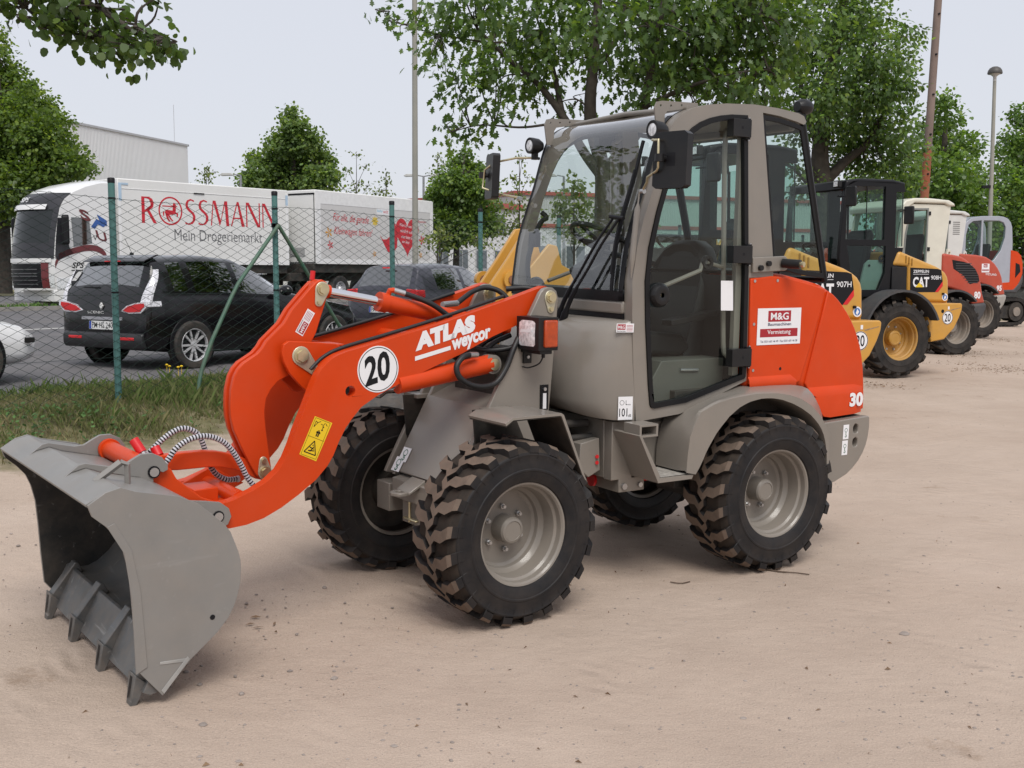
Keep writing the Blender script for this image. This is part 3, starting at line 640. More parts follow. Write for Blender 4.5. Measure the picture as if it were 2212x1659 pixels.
# ---- bucket
BK = [(2.660, .770), (2.646, .730), (2.603, .691), (2.566, .647), (2.546, .598), (2.530, .528), (2.522, .426), (2.515, .289), (2.505, .156), (2.423, .052), (2.317, .165), (2.267, .204), (2.215, .246), (2.173, .293), (2.152, .330), (2.139, .365), (2.126, .415), (2.122, .462), (2.124, .500), (2.133, .537), (2.160, .610), (2.182, .641), (2.210, .668), (2.279, .730), (2.347, .765), (2.498, .800), (2.549, .820), (2.600, .808)]
shell = [(2.664, .772), (2.600, .806), (2.549, .818), (2.498, .797), (2.347, .761), (2.279, .726), (2.210, .664), (2.182, .637), (2.160, .606), (2.133, .533), (2.124, .46), (2.132, .41), (2.152, .334), (2.173, .297), (2.215, .250), (2.267, .209), (2.317, .190), (2.40, .19)]
def offs(pl, d):
    out_ = []
    for i, p in enumerate(pl):
        a_, c_ = np.array(pl[max(i - 1, 0)]), np.array(pl[min(i + 1, len(pl) - 1)]); t = c_ - a_; t = t / np.linalg.norm(t); out_.append((p[0] - t[1] * d, p[1] + t[0] * d))
    return out_
b = F_().use(BUCKET)
b.prism(shell + offs(shell, .012)[::-1], -.625, .640)
b.use(BUCKIN); ins = offs(shell, .0145)
b.grid([[(x, y, z) for x, z in ins] for y in (-.624, -.3, 0, .3, .639)])
b.use(BUCKET)
for y0, y1 in ((.640, .654), (-.640, -.626)): b.prism(BK, y0, y1)
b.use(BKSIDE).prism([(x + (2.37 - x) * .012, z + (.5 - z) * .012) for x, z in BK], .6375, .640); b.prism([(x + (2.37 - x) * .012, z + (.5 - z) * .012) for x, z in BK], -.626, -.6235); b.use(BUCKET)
# front edge strip and worn corner of the near side plate
b.prism([(2.516, .15), (2.523, .43), (2.545, .59), (2.60, .69), (2.575, .70), (2.52, .60), (2.492, .45), (2.475, .17)], .654, .658)
b.use(mat('bright_scratched_steel', (0.34, 0.34, 0.33), 0.5, metal=0.2, var=0.25, dust=0.25, dscale=14)).prism([(2.418, .058), (2.322, .166), (2.330, .178), (2.428, .072)], .654, .6565)
b.prism([(2.332, .172), (2.43, .178), (2.432, .168), (2.345, .160)], .654, .6562)
b.use(BUCKET)
for y0, y1 in ((.225, .243), (-.297, -.279)):
    EAR = [(2.652, .772), (2.575, .832), (2.55, .836), (2.51, .826), (2.45, .812), (2.41, .815), (2.375, .835), (2.345, .850), (2.30, .850), (2.265, .832), (2.243, .800), (2.243, .780), (2.262, .772), (2.285, .782), (2.30, .762), (2.30, .733), (2.35, .762), (2.5, .800), (2.55, .82), (2.60, .808)]
    b.prism(EAR, y0, y1)
    LEAR = [(2.19, .655), (2.10, .640), (2.04, .628), (2.005, .60), (1.995, .565), (2.01, .535), (2.05, .515), (2.08, .52), (2.135, .54)]
    b.prism(LEAR, y0 + (.015 if y0 > 0 else -.015), y1 + (.015 if y0 > 0 else -.015))
b.tube([(2.575, .44, .805), (2.485, .45, .868)], .014, 4); b.tube([(2.487, .45, .868), (2.462, .45, .858), (2.462, .45, .77)], .012, 4)
b.use(BOLT).cyl((2.298, .243, .777), (2.298, .252, .777), .018, 12); b.cyl((2.05, .258, .572), (2.05, .266, .572), .018, 12); b.use(INK).cyl((2.298, .243, .777), (2.298, .248, .777), .024, 14); b.cyl((2.05, .258, .572), (2.05, .2615, .572), .024, 14); b.cyl((2.235, .655, .305), (2.235, .6555, .305), .010, 8)
BKT = b.build('bucket', LD, bevel=.0025, smooth=30)
b = F_().use(STEEL); b.prism([(2.385, .19), (2.395, .228), (2.41, .225), (2.488, .070), (2.462, .056), (2.425, .064), (2.33, .17)], -.624, .639); b.build('cutting_edge', BKT, bevel=.003)
for y in (-.545, -.175, .205, .585):
    b = F_().use(STEEL); b.prism([(2.368, .215), (2.385, .252), (2.40, .255), (2.503, .125), (2.474, .082)], y - .028, y + .028)
    top = [(2.466, .098), (2.508, .136)]; tip = [(2.508, .002), (2.526, .008)]; wd0, wd1 = .038, .022
    vs = [(top[0][0], y - wd0, top[0][1]), (top[1][0], y - wd0, top[1][1]), (top[1][0], y + wd0, top[1][1]), (top[0][0], y + wd0, top[0][1]), (tip[0][0], y - wd1, tip[0][1]), (tip[1][0], y - wd1, tip[1][1]), (tip[1][0], y + wd1, tip[1][1]), (tip[0][0], y + wd1, tip[0][1])]
    b.add(vs, [(0, 1, 2, 3), (4, 7, 6, 5), (0, 4, 5, 1), (1, 5, 6, 2), (2, 6, 7, 3), (3, 7, 4, 0)])
    b.use(INK).add([(2.5105, y - .012, .122), (2.5105, y + .012, .122), (2.5255, y + .006, .045), (2.5255, y - .006, .045)], [(0, 1, 2, 3)])
    b.build('tooth', BKT, bevel=.004)
# ---- front lamps
def headlamp(sg):
    yi, yo = .272, .425
    def Y(y): return sg * y
    b = F_().use(BLACKP); b.box(.475, .588, *sorted((Y(yi - .006), Y(yo + .012))), 1.185, 1.338); b.box(.50, .57, *sorted((Y(yi), Y(yo))), 1.168, 1.186)
    b.box(.515, .56, *sorted((Y(.278), Y(.292))), 1.115, 1.175); b.cyl((.50, Y(.36), 1.17), (.50, Y(.36), 1.145), .009, 8)
    b.tube(smooth_path([(.50, Y(.36), 1.15), (.51, Y(.34), 1.115), (.54, Y(.30), 1.095), (.565, Y(.285), 1.10)], 14), .004, 6)
    b.use(BOLT).cyl((.54, Y(.292), 1.145), (.54, Y(.30), 1.145), .008, 8)
    o = b.build('headlamp', LD, bevel=.008, seg=3)
    b = F_().use(LENS); rows = []
    for y in np.linspace(yi + .016, yo - .016, 9):
        u = (y - (yi + yo) / 2) / ((yo - yi) / 2)
        rows.append([(.5865 + .008 * (1 - u * u) * (1 - ((z - 1.261) / .07) ** 2), Y(y), z) for z in np.linspace(1.203, 1.322, 9)])
    b.grid(rows); b.use(WHITE).add([(.5955, Y(yi + .035), 1.264), (.5955, Y(yo - .035), 1.268), (.5955, Y(yo - .035), 1.282), (.5955, Y(yi + .035), 1.278)], [(0, 1, 2, 3)]); b.build('lens', o, smooth=60)
    b = F_().use(AMBER); b.box(.484, .560, *sorted((Y(yo + .004), Y(yo + .026))), 1.200, 1.326); b.build('indicator', o, bevel=.008, seg=3)
headlamp(1); headlamp(-1)
b = F_().use(INK); b.box(.405, .452, .278, .284, .885, 1.005); b.use(WHITE).box(.418, .438, .284, .2855, .89, .965); b.use(BOLT).cyl((.43, .284, .985), (.43, .292, .985), .009, 8); b.build('slope_gauge', LD)
# ---- cab
CABO = [(.02, .835), (.032, .95), (.045, 1.10), (.060, 1.346), (.064, 1.503), (.040, 1.67), (.007, 1.79), (-.032, 1.90), (-.068, 2.00), (-.100, 2.11), (-.126, 2.19), (-.148, 2.238), (-.175, 2.272), (-.215, 2.302), (-.275, 2.330), (-.375, 2.356), (-.496, 2.371), (-.683, 2.381), (-.844, 2.376), (-.995, 2.362), (-1.035, 2.350), (-1.052, 2.325), (-1.045, 2.305),
        (-.990, 2.318), (-.86, 2.338), (-.742, 2.346), (-.858, 1.60), (-.862, 1.52), (-.692, 1.52), (-.700, .992), (-.317, .863), (-.249, .848), (.006, .829)]
DOORH = [(-.634, 2.325), (-.53, 2.321), (-.455, 2.310), (-.385, 2.293), (-.322, 2.268), (-.272, 2.238), (-.232, 2.20), (-.195, 2.15), (-.158, 2.080), (-.100, 1.935), (-.066, 1.83), (-.024, 1.661), (-.008, 1.503), (-.018, 1.305), (-.046, 1.002), (-.060, .905), (-.068, .892), (-.089, .886), (-.288, .903), (-.678, 1.003), (-.688, 1.015), (-.688, 1.2), (-.680, 1.547)]
for sg in (1, -1):
    b = MB().use(GREY); b.prism(CABO, *sorted((sg * .470, sg * .530)), holes=[DOORH])
    if sg > 0:
        # moulded grab ridge on the A pillar
        b.tube(smooth_path([(.028, .520, 1.93), (.045, .523, 1.80), (.062, .526, 1.65), (.070, .526, 1.52)], 14), [.004] * 3 + [.014] * 8 + [.010, .006, .003], 10)
    b.build('cab_frame', LD, bevel=.016, seg=3)
b = MB().use(GREY); rl = CABO[14:22]
b.grid([[(x, y, z - .004 + .022 * (1 - (y / .48) ** 2)) for x, z in rl] for y in np.linspace(-.48, .48, 9)])
b.tube([(-.285, -.49, 2.334), (-.285, 0, 2.352), (-.285, .49, 2.334)], .014, 8)
b.use(GREYIN).grid([[(x - .03, y, z - .05) for x, z in rl] for y in np.linspace(-.48, .48, 3)])
b.build('roof', LD, smooth=60)
for bx_ in ((-1.04, -1.0, -.47, .47, 2.28, 2.335), (.02, .075, -.47, .47, 1.345, 1.405)):
    b = MB().use(GREY); b.box(*bx_); b.build('cross_member', LD, bevel=.01)
b = MB().use(SEALM); b.box(.025, .068, -.47, .47, 1.322, 1.346); b.build('gap_seal', LD)
WS = [(.070, 1.405), (.071, 1.45), (.066, 1.503), (.042, 1.67), (.009, 1.79), (-.030, 1.90), (-.066, 2.00), (-.098, 2.11), (-.124, 2.19), (-.146, 2.238), (-.173, 2.272), (-.213, 2.304), (-.275, 2.331), (-.30, 2.338)]
WS = smooth_path(WS, 36)
b = MB().use(WGLASS); b.grid([[(x + .004, y, z) for x, z in WS] for y in np.linspace(-.515, .475, 9)]); wsh = b.build('windshield', LD, smooth=80)
b = MB().use(SEALM)
def wstrip(y0, y1, i0, i1, dx=.006): b.grid([[(x + dx, y, z) for x, z in WS[i0:i1]] for y in (y0, y1)])
wstrip(.440, .476, 0, 30); wstrip(-.516, -.498, 0, 36); wstrip(-.515, .475, 0, 4)
b.build('windshield_border', wsh)
# ---- door
for sg in (1, -1):
    b = MB().use(GLASS); yy = sg * .522; b.add([(x, yy, z) for x, z in inset(DOORH, .006)], [tuple(range(len(DOORH)))])
    dr = b.build('door', LD)
    b = MB().use(SEALM); b.prism(inset(DOORH, .001), *sorted((sg * .512, sg * .538)), holes=[inset(DOORH, .027)]); b.build('door_seal', dr, bevel=.004)
    b = MB().use(GREY); b.tube(smooth_path([(-.625, sg * .475, 2.285), (-.585, sg * .465, 2.262), (-.560, sg * .46, 2.215), (-.566, sg * .46, 1.90), (-.585, sg * .46, 1.40), (-.598, sg * .46, 1.165), (-.615, sg * .465, 1.12), (-.655, sg * .475, 1.09)], 40), .013, 10)
    b.box(-.655, -.615, *sorted((sg * .485, sg * .512)), 1.02, 2.31)
    b.tube([(-.15, sg * .49, 1.475), (-.40, sg * .485, 1.555), (-.415, sg * .485, 1.60)], .011, 8); b.tube([(-.44, sg * .485, 1.595), (-.57, sg * .465, 1.57)], .010, 8)
    b.build('grab_bar', dr)
    b = MB().use(BLACKP); b.lathe([(.012, .025), (.028, .03), (.046, .026), (.058, .010), (.060, -.004), (.050, -.02), (.0, -.02)] if sg > 0 else [(.012, -.025), (.028, -.03), (.046, -.026), (.058, -.010), (.060, .004), (.050, .02), (.0, .02)], c=(-.098, sg * .535, 1.437), n=24); b.use(ZINC).lathe([(.010, .0), (.010, .008), (0, .008)], c=(-.098, sg * .535, 1.437), n=10); b.build('door_knob', dr); b = MB().use(BLACKP)
    b.lathe([(.020, -.012), (.034, -.012), (.034, .012), (.020, .012), (.020, -.012)], c=(-.437, sg * .49, 1.595), n=20); b.build('latch_ring', dr)
    for z0, z1, x0, x1 in ((2.212, 2.298, -.628, -.508), (1.593, 1.680, -.668, -.538), (1.072, 1.160, -.690, -.556)):
        b = MB().use(BLACKP); b.box(x0, x1, *sorted((sg * .524, sg * .572)), z0, z1); b.use(INK).box(x0 - .010, x0 + .02, *sorted((sg * .53, sg * .556)), z0 - .008, z1 + .008); b.use(BOLT).cyl((x0 - .008, sg * .545, z0 - .014), (x0 - .008, sg * .545, z1 + .014), .005, 8)
        b.use(INK).cyl((x0 + .06, sg * .572, z0 + .045), (x0 + .06, sg * .5725, z0 + .045), .008, 8)
        b.build('hinge', dr, bevel=.012, seg=3)
b = MB().use(WHITE); b.add([(-.504, .5245, 1.505), (-.586, .5245, 1.504), (-.594, .5245, 1.354), (-.511, .5245, 1.356)], [(0, 1, 2, 3)]); b.build('paper_notice', LD)
# ---- rear side windows, rear window
RG = [(-.732, 2.338), (-.86, 2.330), (-.99, 2.310), (-1.040, 2.296), (-1.262, 1.512), (-1.04, 1.538), (-.885, 1.572), (-.848, 1.622)]
for sg in (1, -1):
    b = MB().use(GLASS); b.add([(x, sg * .522, z) for x, z in RG], [tuple(range(len(RG)))]); o = b.build('side_window', LD)
    b = MB().use(SEALM); b.prism(RG, *sorted((sg * .515, sg * .528)), holes=[inset(RG, .026)]); b.build('window_border', o, bevel=.003)
b = MB().use(GLASS); b.add([(-1.045, -.50, 2.30), (-1.045, .50, 2.30), (-1.255, .50, 1.51), (-1.255, -.50, 1.51)], [(0, 1, 2, 3)]); o = b.build('rear_window', LD)
b = MB().use(SEALM)
for y in (-.515, .515): b.tube([(-1.044, y, 2.31), (-1.262, y, 1.50)], .018, 8)
b.tube([(-1.255, -.5, 1.51), (-1.255, .5, 1.51)], .015, 6); b.build('window_border', o)
b = MB().use(GREY); b.tube([(-1.10, .02, 1.60), (-1.05, .2, 2.14)], .006, 6); b.build('rear_wiper', o)
# ---- cab interior
b = MB().use(SEAT)
ol = [(-.235, 1.10), (-.245, 1.35), (-.235, 1.50), (-.205, 1.60), (-.15, 1.67), (-.08, 1.705), (0, 1.712), (.08, 1.705), (.15, 1.67), (.205, 1.60), (.235, 1.50), (.245, 1.35), (.235, 1.10)]
tilt = lambda z: -.58 - .26 * (z - 1.1)
ring_ = lambda k, dx: [(tilt(z) + dx, y * k, 1.10 + (z - 1.10) * (k * .5 + .5)) for y, z in ol]
b.grid([ring_(.80, .030), ring_(.93, .042), ring_(1.0, .02), ring_(1.0, -.06), ring_(.92, -.085)]); b.add(ring_(.80, .030), [tuple(range(13))]); b.add(ring_(.92, -.085), [tuple(range(13))])
b.grid([[(tilt(z) + .034 - .02 * math.sin(math.pi * (z - 1.15) / .5), y, z) for y in np.linspace(-.17, .17, 7)] for z in np.linspace(1.15, 1.62, 9)])
so_ = b.build('seat', LD, smooth=60)
b = MB().use(SEAT); b.prism([(-.14, 1.19), (-.12, 1.22), (-.15, 1.255), (-.52, 1.215), (-.58, 1.14), (-.50, 1.10), (-.16, 1.13)], -.24, .24); b.build('seat_cushion', so_, bevel=.03, seg=3)
b = MB().use(BLACKP); b.box(-.668, -.655, -.469, .469, .862, 1.53); b.box(-1.19, -.655, -.469, .469, 1.548, 1.556); b.build('rear_bulkhead', LD)
b = MB().use(GREYIN); b.prism([(-.12, .86), (-.12, .92), (-.24, 1.10), (-.72, 1.10), (-.72, .86)], -.44, .40); b.prism([(-.30, 1.10), (-.66, 1.10), (-.66, 1.36), (-.36, 1.33)], -.42, -.28); b.use(BLACKP).prism([(-.30, 1.36), (-.70, 1.37), (-.70, 1.34), (-.30, 1.33)], -.44, -.27); b.prism([(-.34, 1.30), (-.70, 1.35), (-.70, 1.32), (-.34, 1.27)], .27, .35)
b.use(BLACKP).cyl((-.28, -.34, 1.35), (-.24, -.34, 1.50), .012, 8); b.ball((-.24, -.34, 1.52), .032, 8)
b.use(DARK).box(-.70, .03, -.465, .465, .835, .862)
b.use(BOLT).tube([(-.36, .402, 1.05), (-.48, .402, 1.045)], .010, 8)
b.build('seat_console', LD, bevel=.01)
b = MB().use(BLACKP); b.prism([(-.02, .90), (.02, 1.38), (-.06, 1.50), (-.17, 1.58), (-.20, 1.56), (-.12, 1.42), (-.10, .90)], -.13, .13); b.prism([(.055, 1.37), (.05, 1.45), (-.08, 1.46), (-.06, 1.36)], -.46, .46); b.prism([(.0, 1.55), (-.14, 1.62), (-.17, 1.58), (-.05, 1.47)], -.10, .10); b.build('dashboard', LD, bevel=.02, seg=3)
b = MB().use(BLACKP); sw = Matrix.Translation((-.155, 0, 1.70)) @ Matrix.Rotation(R(-28), 4, 'Y'); b.X = sw
b.tube([(.175 * math.cos(t), .175 * math.sin(t), 0) for t in np.linspace(0, 2 * math.pi, 33)], .0145, 8, False); b.tube([(0, -.17, 0), (0, 0, -.02), (0, .17, 0)], .012, 6); b.tube([(0, 0, -.02), (.16, 0, 0)], .012, 6); b.tube([(0, 0, -.02), (0, 0, -.16)], .03, 10); b.build('steering_wheel', LD)
b = MB().use(BLACKP); b.tube(smooth_path([(.02, -.43, 1.46), (.03, -.42, 1.60), (-.03, -.41, 1.78), (-.07, -.40, 1.82), (-.05, -.42, 1.85)], 16), .014, 8); b.box(-.02, .01, -.45, -.38, 1.66, 1.74); b.build('grab_handle', LD)
# ---- cowl
pl = [(.03, .53), (.10, .515), (.16, .487), (.215, .44), (.258, .37), (.285, .27), (.298, .14), (.30, 0)]; pl = pl + [(x, -y) for x, y in pl[-2::-1]]
b = MB().use(GREY); rows = []
for z, k in ((.835, .80), (.86, .93), (.93, 1.0), (1.08, .96), (1.18, .86), (1.25, .74), (1.29, .60), (1.31, .45), (1.318, .25), (1.320, .12)):
    rows.append([(.03 + (x - .03) * k, y * (1 - .0 * k), z + (.055 * (1 - abs(y) / .53) if z < .9 else 0)) for x, y in pl])
b.grid(rows); b.add(rows[0], [tuple(range(len(rows[0])))])
b.build('cowl', LD, smooth=70)
# ---- wipers
b = MB().use(INK)
for dy in (0, .05):
    b.tube(smooth_path([(.17, .05 + dy, 1.25), (.165, .06 + dy, 1.30), (.150, .115 + dy, 1.42), (.125, .21 + dy, 1.56), (.105, .29 + dy, 1.68), (.060, .36 + dy, 1.80)], 24), [.016] * 3 + [.019] * 4 + [.012] * 4 + [.007] * 13, 8)
b.tube([(.060, .34, 1.81), (.060, .445, 1.80)], .010, 8); b.box(.12, .20, .03, .12, 1.215, 1.25)
WB = [(x + .018, .40 - .03 * (z - 1.47), z) for x, z in WS if 1.44 < z < 2.19]
b.tube(WB, .010, 6); b.tube([(x + .02, y + .012, z) for x, y, z in WB[3:-4]], .007, 6)
b.build('wiper', LD, smooth=60)
# ---- mirrors
def mirror(sg):
    b = MB().use(BLACKP); c = Vector((.05, sg * .775, 2.055)); b.X = Matrix.Translation(c) @ Matrix.Rotation(R(12 * sg if sg > 0 else 20 * sg), 4, 'Z') @ Matrix.Rotation(R(-2), 4, 'Y')
    hy = .094 if sg > 0 else .10; b.prism([(-hy, -.115), (-hy + .02, -.128), (hy - .02, -.128), (hy, -.115), (hy, .110), (hy - .02, .124), (-hy + .02, .124), (-hy, .110)], -.022, .020, axis='x')
    b.use(INK).add([(.0205, -.02, -.03), (.0205, .03, -.03), (.0205, .03, .03), (.0205, -.02, .03)], [(0, 1, 2, 3)])
    b.use(CHROME).box(-.0235, -.0222, -hy + .015, hy - .015, -.11, .11); b.use(BLACKP)
    b.cyl((.02, -.025, .005), (.055, -.03, .005), .012, 10); b.cyl((.05, -.035, -.012), (.05, -.035, .022), .021, 14)
    o = b.build('mirror', LD, bevel=.014, seg=3)
    b = MB().use(ZINC); p = [(-.07, .53, 2.155), (.07, .655, 2.150), (.10, .735, 2.142), (.105, .742, 2.10), (.10, .738, 2.02), (.095, .72, 2.005), (.06, .615, 1.985), (.03, .575, 1.965), (.02, .53, 1.925)]
    if sg < 0: p = [(-.07, -.53, 2.15), (.0, -.60, 2.15), (.06, -.74, 2.13), (.085, -.80, 2.09), (.09, -.815, 1.99), (.05, -.70, 1.955), (.0, -.53, 1.925)]
    b.tube(p, .0062, 8); b.use(BOLT).cyl((.02, sg * .52, 1.925), (.02, sg * .545, 1.925), .012, 8)
    b.build('mirror_arm', o, smooth=60)
mirror(1); mirror(-1)
# ---- work lamps, roof brackets, rear lamp
for sg in (1, -1):
    c = (-.035, sg * .525, 2.214); b = MB().use(BLACKP); b.lathe([(.030, .0), (.041, .002), (.044, .0), (.044, -.02), (.040, -.055), (.026, -.08), (.0, -.085)], c=(c[0] + .002, c[1], c[2]), axis='x', n=26); b.box(c[0] - .05, c[0] - .02, c[1] - .012, c[1] + .012, c[2] - .075, c[2] - .03); b.tube([(c[0] - .035, c[1], c[2] - .065), (c[0] - .05, sg * .50, c[2] - .07)], .008, 6)
    o = b.build('work_lamp', LD); b = MB().use(LENS); b.lathe([(.0, .004), (.02, .003), (.036, .0)], c=c, axis='x', n=22); b.build('lens', o, smooth=70)
    b = MB().use(GREY); BR = [(-.108, 2.218), (-.090, 2.325), (-.104, 2.354), (-.135, 2.361), (-.36, 2.368), (-.365, 2.348), (-.168, 2.314), (-.154, 2.295), (-.152, 2.218)]
    b.prism(BR, *sorted((sg * .462, sg * .470)), holes=[circ(-.128, 2.338, .006, 8), circ(-.192, 2.342, .006, 8), circ(-.258, 2.349, .006, 8)]); b.build('roof_bracket', LD)
b = MB().use(BLACKP); b.lathe([(.0, -.045), (.030, -.043), (.041, -.02), (.041, .025), (.026, .05), (.0, .052)], c=(-1.115, .45, 2.41), axis='x', n=20); b.box(-1.12, -1.05, .435, .465, 2.34, 2.38); b.build('rear_lamp', LD)
# ---- hinge bracket over the hood
b = MB().use(GREY); b.prism([(-.697, 1.622), (-.925, 1.632), (-.94, 1.622), (-.945, 1.565), (-.93, 1.556), (-.70, 1.545)], .532, .548); b.use(BLACKP)
for x, z in ((-.745, 1.570), (-.80, 1.592)): b.cyl((x, .548, z), (x, .565, z), .014, 10)
b.cyl((-.905, .55, 1.595), (-.94, .64, 1.590), .024, 14); b.use(ZINC).cyl((-.94, .64, 1.590), (-.945, .66, 1.59), .014, 12); b.build('window_latch', LD, bevel=.004)
# ---- engine hood
HD = [(-.672, 1.530), (-.76, 1.541), (-.842, 1.546), (-.943, 1.539), (-1.055, 1.519), (-1.161, 1.498), (-1.225, 1.483), (-1.265, 1.466), (-1.310, 1.443), (-1.350, 1.415), (-1.39, 1.382), (-1.428, 1.344), (-1.465, 1.301), (-1.500, 1.252), (-1.530, 1.198), (-1.555, 1.140), (-1.573, 1.085), (-1.587, 1.025), (-1.597, .95), (-1.602, .87), (-1.604, .777), (-1.265, .747), (-1.168, .856), (-1.12, .92), (-1.074, .940), (-.686, .955)]
b = MB().use(ORANGE); b.prism(HD, -.532, .532); hood = b.build('engine_hood', LD, bevel=.035, seg=4)
SP = [(-.690, 1.515), (-.842, 1.528), (-.943, 1.520), (-1.055, 1.500), (-1.161, 1.478), (-1.240, 1.458), (-1.205, 1.316), (-1.155, 1.18), (-1.078, .970), (-1.05, .962), (-.704, .972)]
RP = [(-1.262, 1.450), (-1.300, 1.432), (-1.34, 1.404), (-1.38, 1.37), (-1.418, 1.332), (-1.453, 1.292), (-1.487, 1.243), (-1.517, 1.190), (-1.541, 1.135), (-1.558, 1.08), (-1.571, 1.02), (-1.582, .94), (-1.588, .87), (-1.590, .79), (-1.272, .765), (-1.180, .865), (-1.118, .955), (-1.225, 1.316)]
for sg in (1, -1):
    b = MB().use(ORANGE); b.prism(SP, *sorted((sg * .528, sg * .545))); b.use(BOLT)
    for x, z in ((-.717, 1.503), (-.878, 1.505), (-.722, 1.283), (-.728, 1.045)): b.cyl((x, sg * .545, z), (x, sg * .5475, z), .008, 10)
    b.use(INK).cyl((-.925, sg * .545, 1.045), (-.925, sg * .5455, 1.045), .009, 10)
    b.build('side_panel', hood, bevel=.006, seg=2)
    b = MB().use(ORANGE); b.prism(RP, *sorted((sg * .528, sg * .545))); b.build('tail_panel', hood, bevel=.006)
    # flared lower edges over the wheel arch
    def flare(x0, x1, zt, zb, out_):
        rows = []
        for x in np.linspace(x0, x1, 10):
            u = (x - x0) / (x1 - x0); e = math.sin(math.pi * min(1, u * 1.0 + .0)) ** .5 if 0 < u < 1 else 0
            rows.append([(x, sg * (.543 + out_ * e * q), zt + (zb - zt) * t) for t, q in ((0, 0), (.12, .35), (.25, .85), (.4, 1), (1, 1.05))])
        return rows
    b = MB().use(ORANGE); b.grid([[(x, sg * y, z) for y, z in ((.544, .935), (.552, .922), (.562, .905), (.566, .88), (.566, zb))] for x, zb in ((-1.14, .90), (-1.19, .835), (-1.25, .772), (-1.30, .764), (-1.40, .768), (-1.50, .772))] + [[(-1.57, sg * .545, z) for z in (.93, .92, .905, .88, .775)]])
    b.grid([[(x, sg * y, z) for y, z in ((.5445, 1.012), (.550, 1.004), (.557, .992), (.560, .965), (.552, .950))] for x in (-.695, -.85, -1.0)] + [[(-1.05, sg * .545, z) for z in (.985, .98, .975, .965, .95)]])
    b.build('flared_sill', hood, smooth=60)
# ---- rental sticker, number, decals
uX, uZ = (-1, 0, 0), (0, 0, 1)
b = MB().use(WHITE); y = .5475
b.box(-1.060, -.745, y - .001, y, 1.174, 1.363); b.use(REDINK).box(-.985, -.820, y, y + .0006, 1.293, 1.350); b.box(-1.038, -.766, y, y + .0006, 1.214, 1.257)
b.use(WHITE).text('M&G', (-.838, y + .001, 1.302), uX, uZ, .130, .038, .018); b.text('Vermietung', (-.818, y + .001, 1.222), uX, uZ, .168, .029, .008)
b.use(mat('navy_ink', (0.03, 0.04, 0.10), .5, var=0)).text('Baumaschinen', (-.820, y + .001, 1.272), uX, uZ, .168, .016, .01); b.text('Tel. 0331-601 46 49 • Fax 0331-601 46 38', (-.770, y + .001, 1.186), uX, uZ, .268, .011, .002)
b.build('rental_sticker', hood)
b = MB().use(WHITE).text('30', (-1.447, .569, .812), uX, uZ, .108, .078, .05); b.build('model_number', hood)
b = F_().use(WHITE); y = .2365; ua = Vector((-.970, 0, .244)).normalized()
b.text('ATLAS', (1.121, y, 1.190), ua, (.02, 0, 1), .33, .080, .085); 
b.add([(1.124, y, 1.149), (.935, y, 1.191), (.937, y, 1.209), (1.124, y, 1.168)], [(0, 3, 2, 1)])
b.text('weycor', (.930, y, 1.166), ua, (.02, 0, 1), .222, .066, .045)
b.build('arm_lettering', LD)
b = F_().use(WHITE); b.prism(circ(1.310, 1.122, .1015, 48), .235, .2365); b.use(INK).prism(circ(1.310, 1.122, .096, 48), .2365, .2367, holes=[circ(1.310, 1.122, .0925, 48)])
b.text('20', (1.373, .2372, 1.045), (-.968, 0, .252), (.05, 0, 1), .128, .130, .030); b.build('speed_sticker', LD, smooth=0)
# hazard sticker
b = F_().use(YELS); b.add([(1.613, .2362, .940), (1.532, .2362, .904), (1.609, .2362, .747), (1.686, .2362, .785)], [(0, 1, 2, 3)])
hz0 = Vector((1.648, .2366, .766)); hu = Vector((1.532 - 1.613, 0, .904 - .940)).normalized(); hv = Vector((1.613 - 1.686, 0, .940 - .785)).normalized()
o_ = Vector((1.686, .2368, .785))
def hp(a_, c_): return o_ + hu * a_ + hv * c_
def hbar(p, q, t):
    p, q = hp(*p), hp(*q); d = (q - p).normalized(); nn = Vector((-d.z, 0, d.x)) * t; b.add([p + nn, p - nn, q - nn, q + nn], [(0, 1, 2, 3)])
b.use(INK)
for p, q in (((.006, .004), (.080, .004)), ((.080, .004), (.080, .167)), ((.080, .167), (.006, .167)), ((.006, .167), (.006, .004)), ((.004, .086), (.084, .086))): hbar(p, q, .0007)
for p, q in (((.015, .018), (.072, .018)), ((.072, .018), (.043, .074)), ((.043, .074), (.015, .018))): hbar(p, q, .0022)
for p, q in (((.030, .028), (.058, .034)), ((.040, .026), (.050, .050)), ((.032, .044), (.054, .040)), ((.044, .052), (.044, .058))): hbar(p, q, .0022)
for p, q in (((.040, .094), (.040, .118)), ((.048, .094), (.048, .118)), ((.034, .112), (.054, .112)), ((.044, .118), (.044, .122))): hbar(p, q, .0028)
for p, q in (((.056, .124), (.056, .144)), ((.052, .128), (.056, .124)), ((.060, .128), (.056, .124)), ((.052, .140), (.056, .144)), ((.060, .140), (.056, .144))): hbar(p, q, .0014)
for p, q in (((.014, .128), (.024, .150)), ((.024, .150), (.014, .155)), ((.014, .155), (.014, .128)), ((.024, .150), (.036, .160)), ((.040, .150), (.054, .148)), ((.054, .148), (.058, .160)), ((.062, .158), (.072, .150))): hbar(p, q, .0012)
b.build('hazard_sticker', LD, smooth=0)
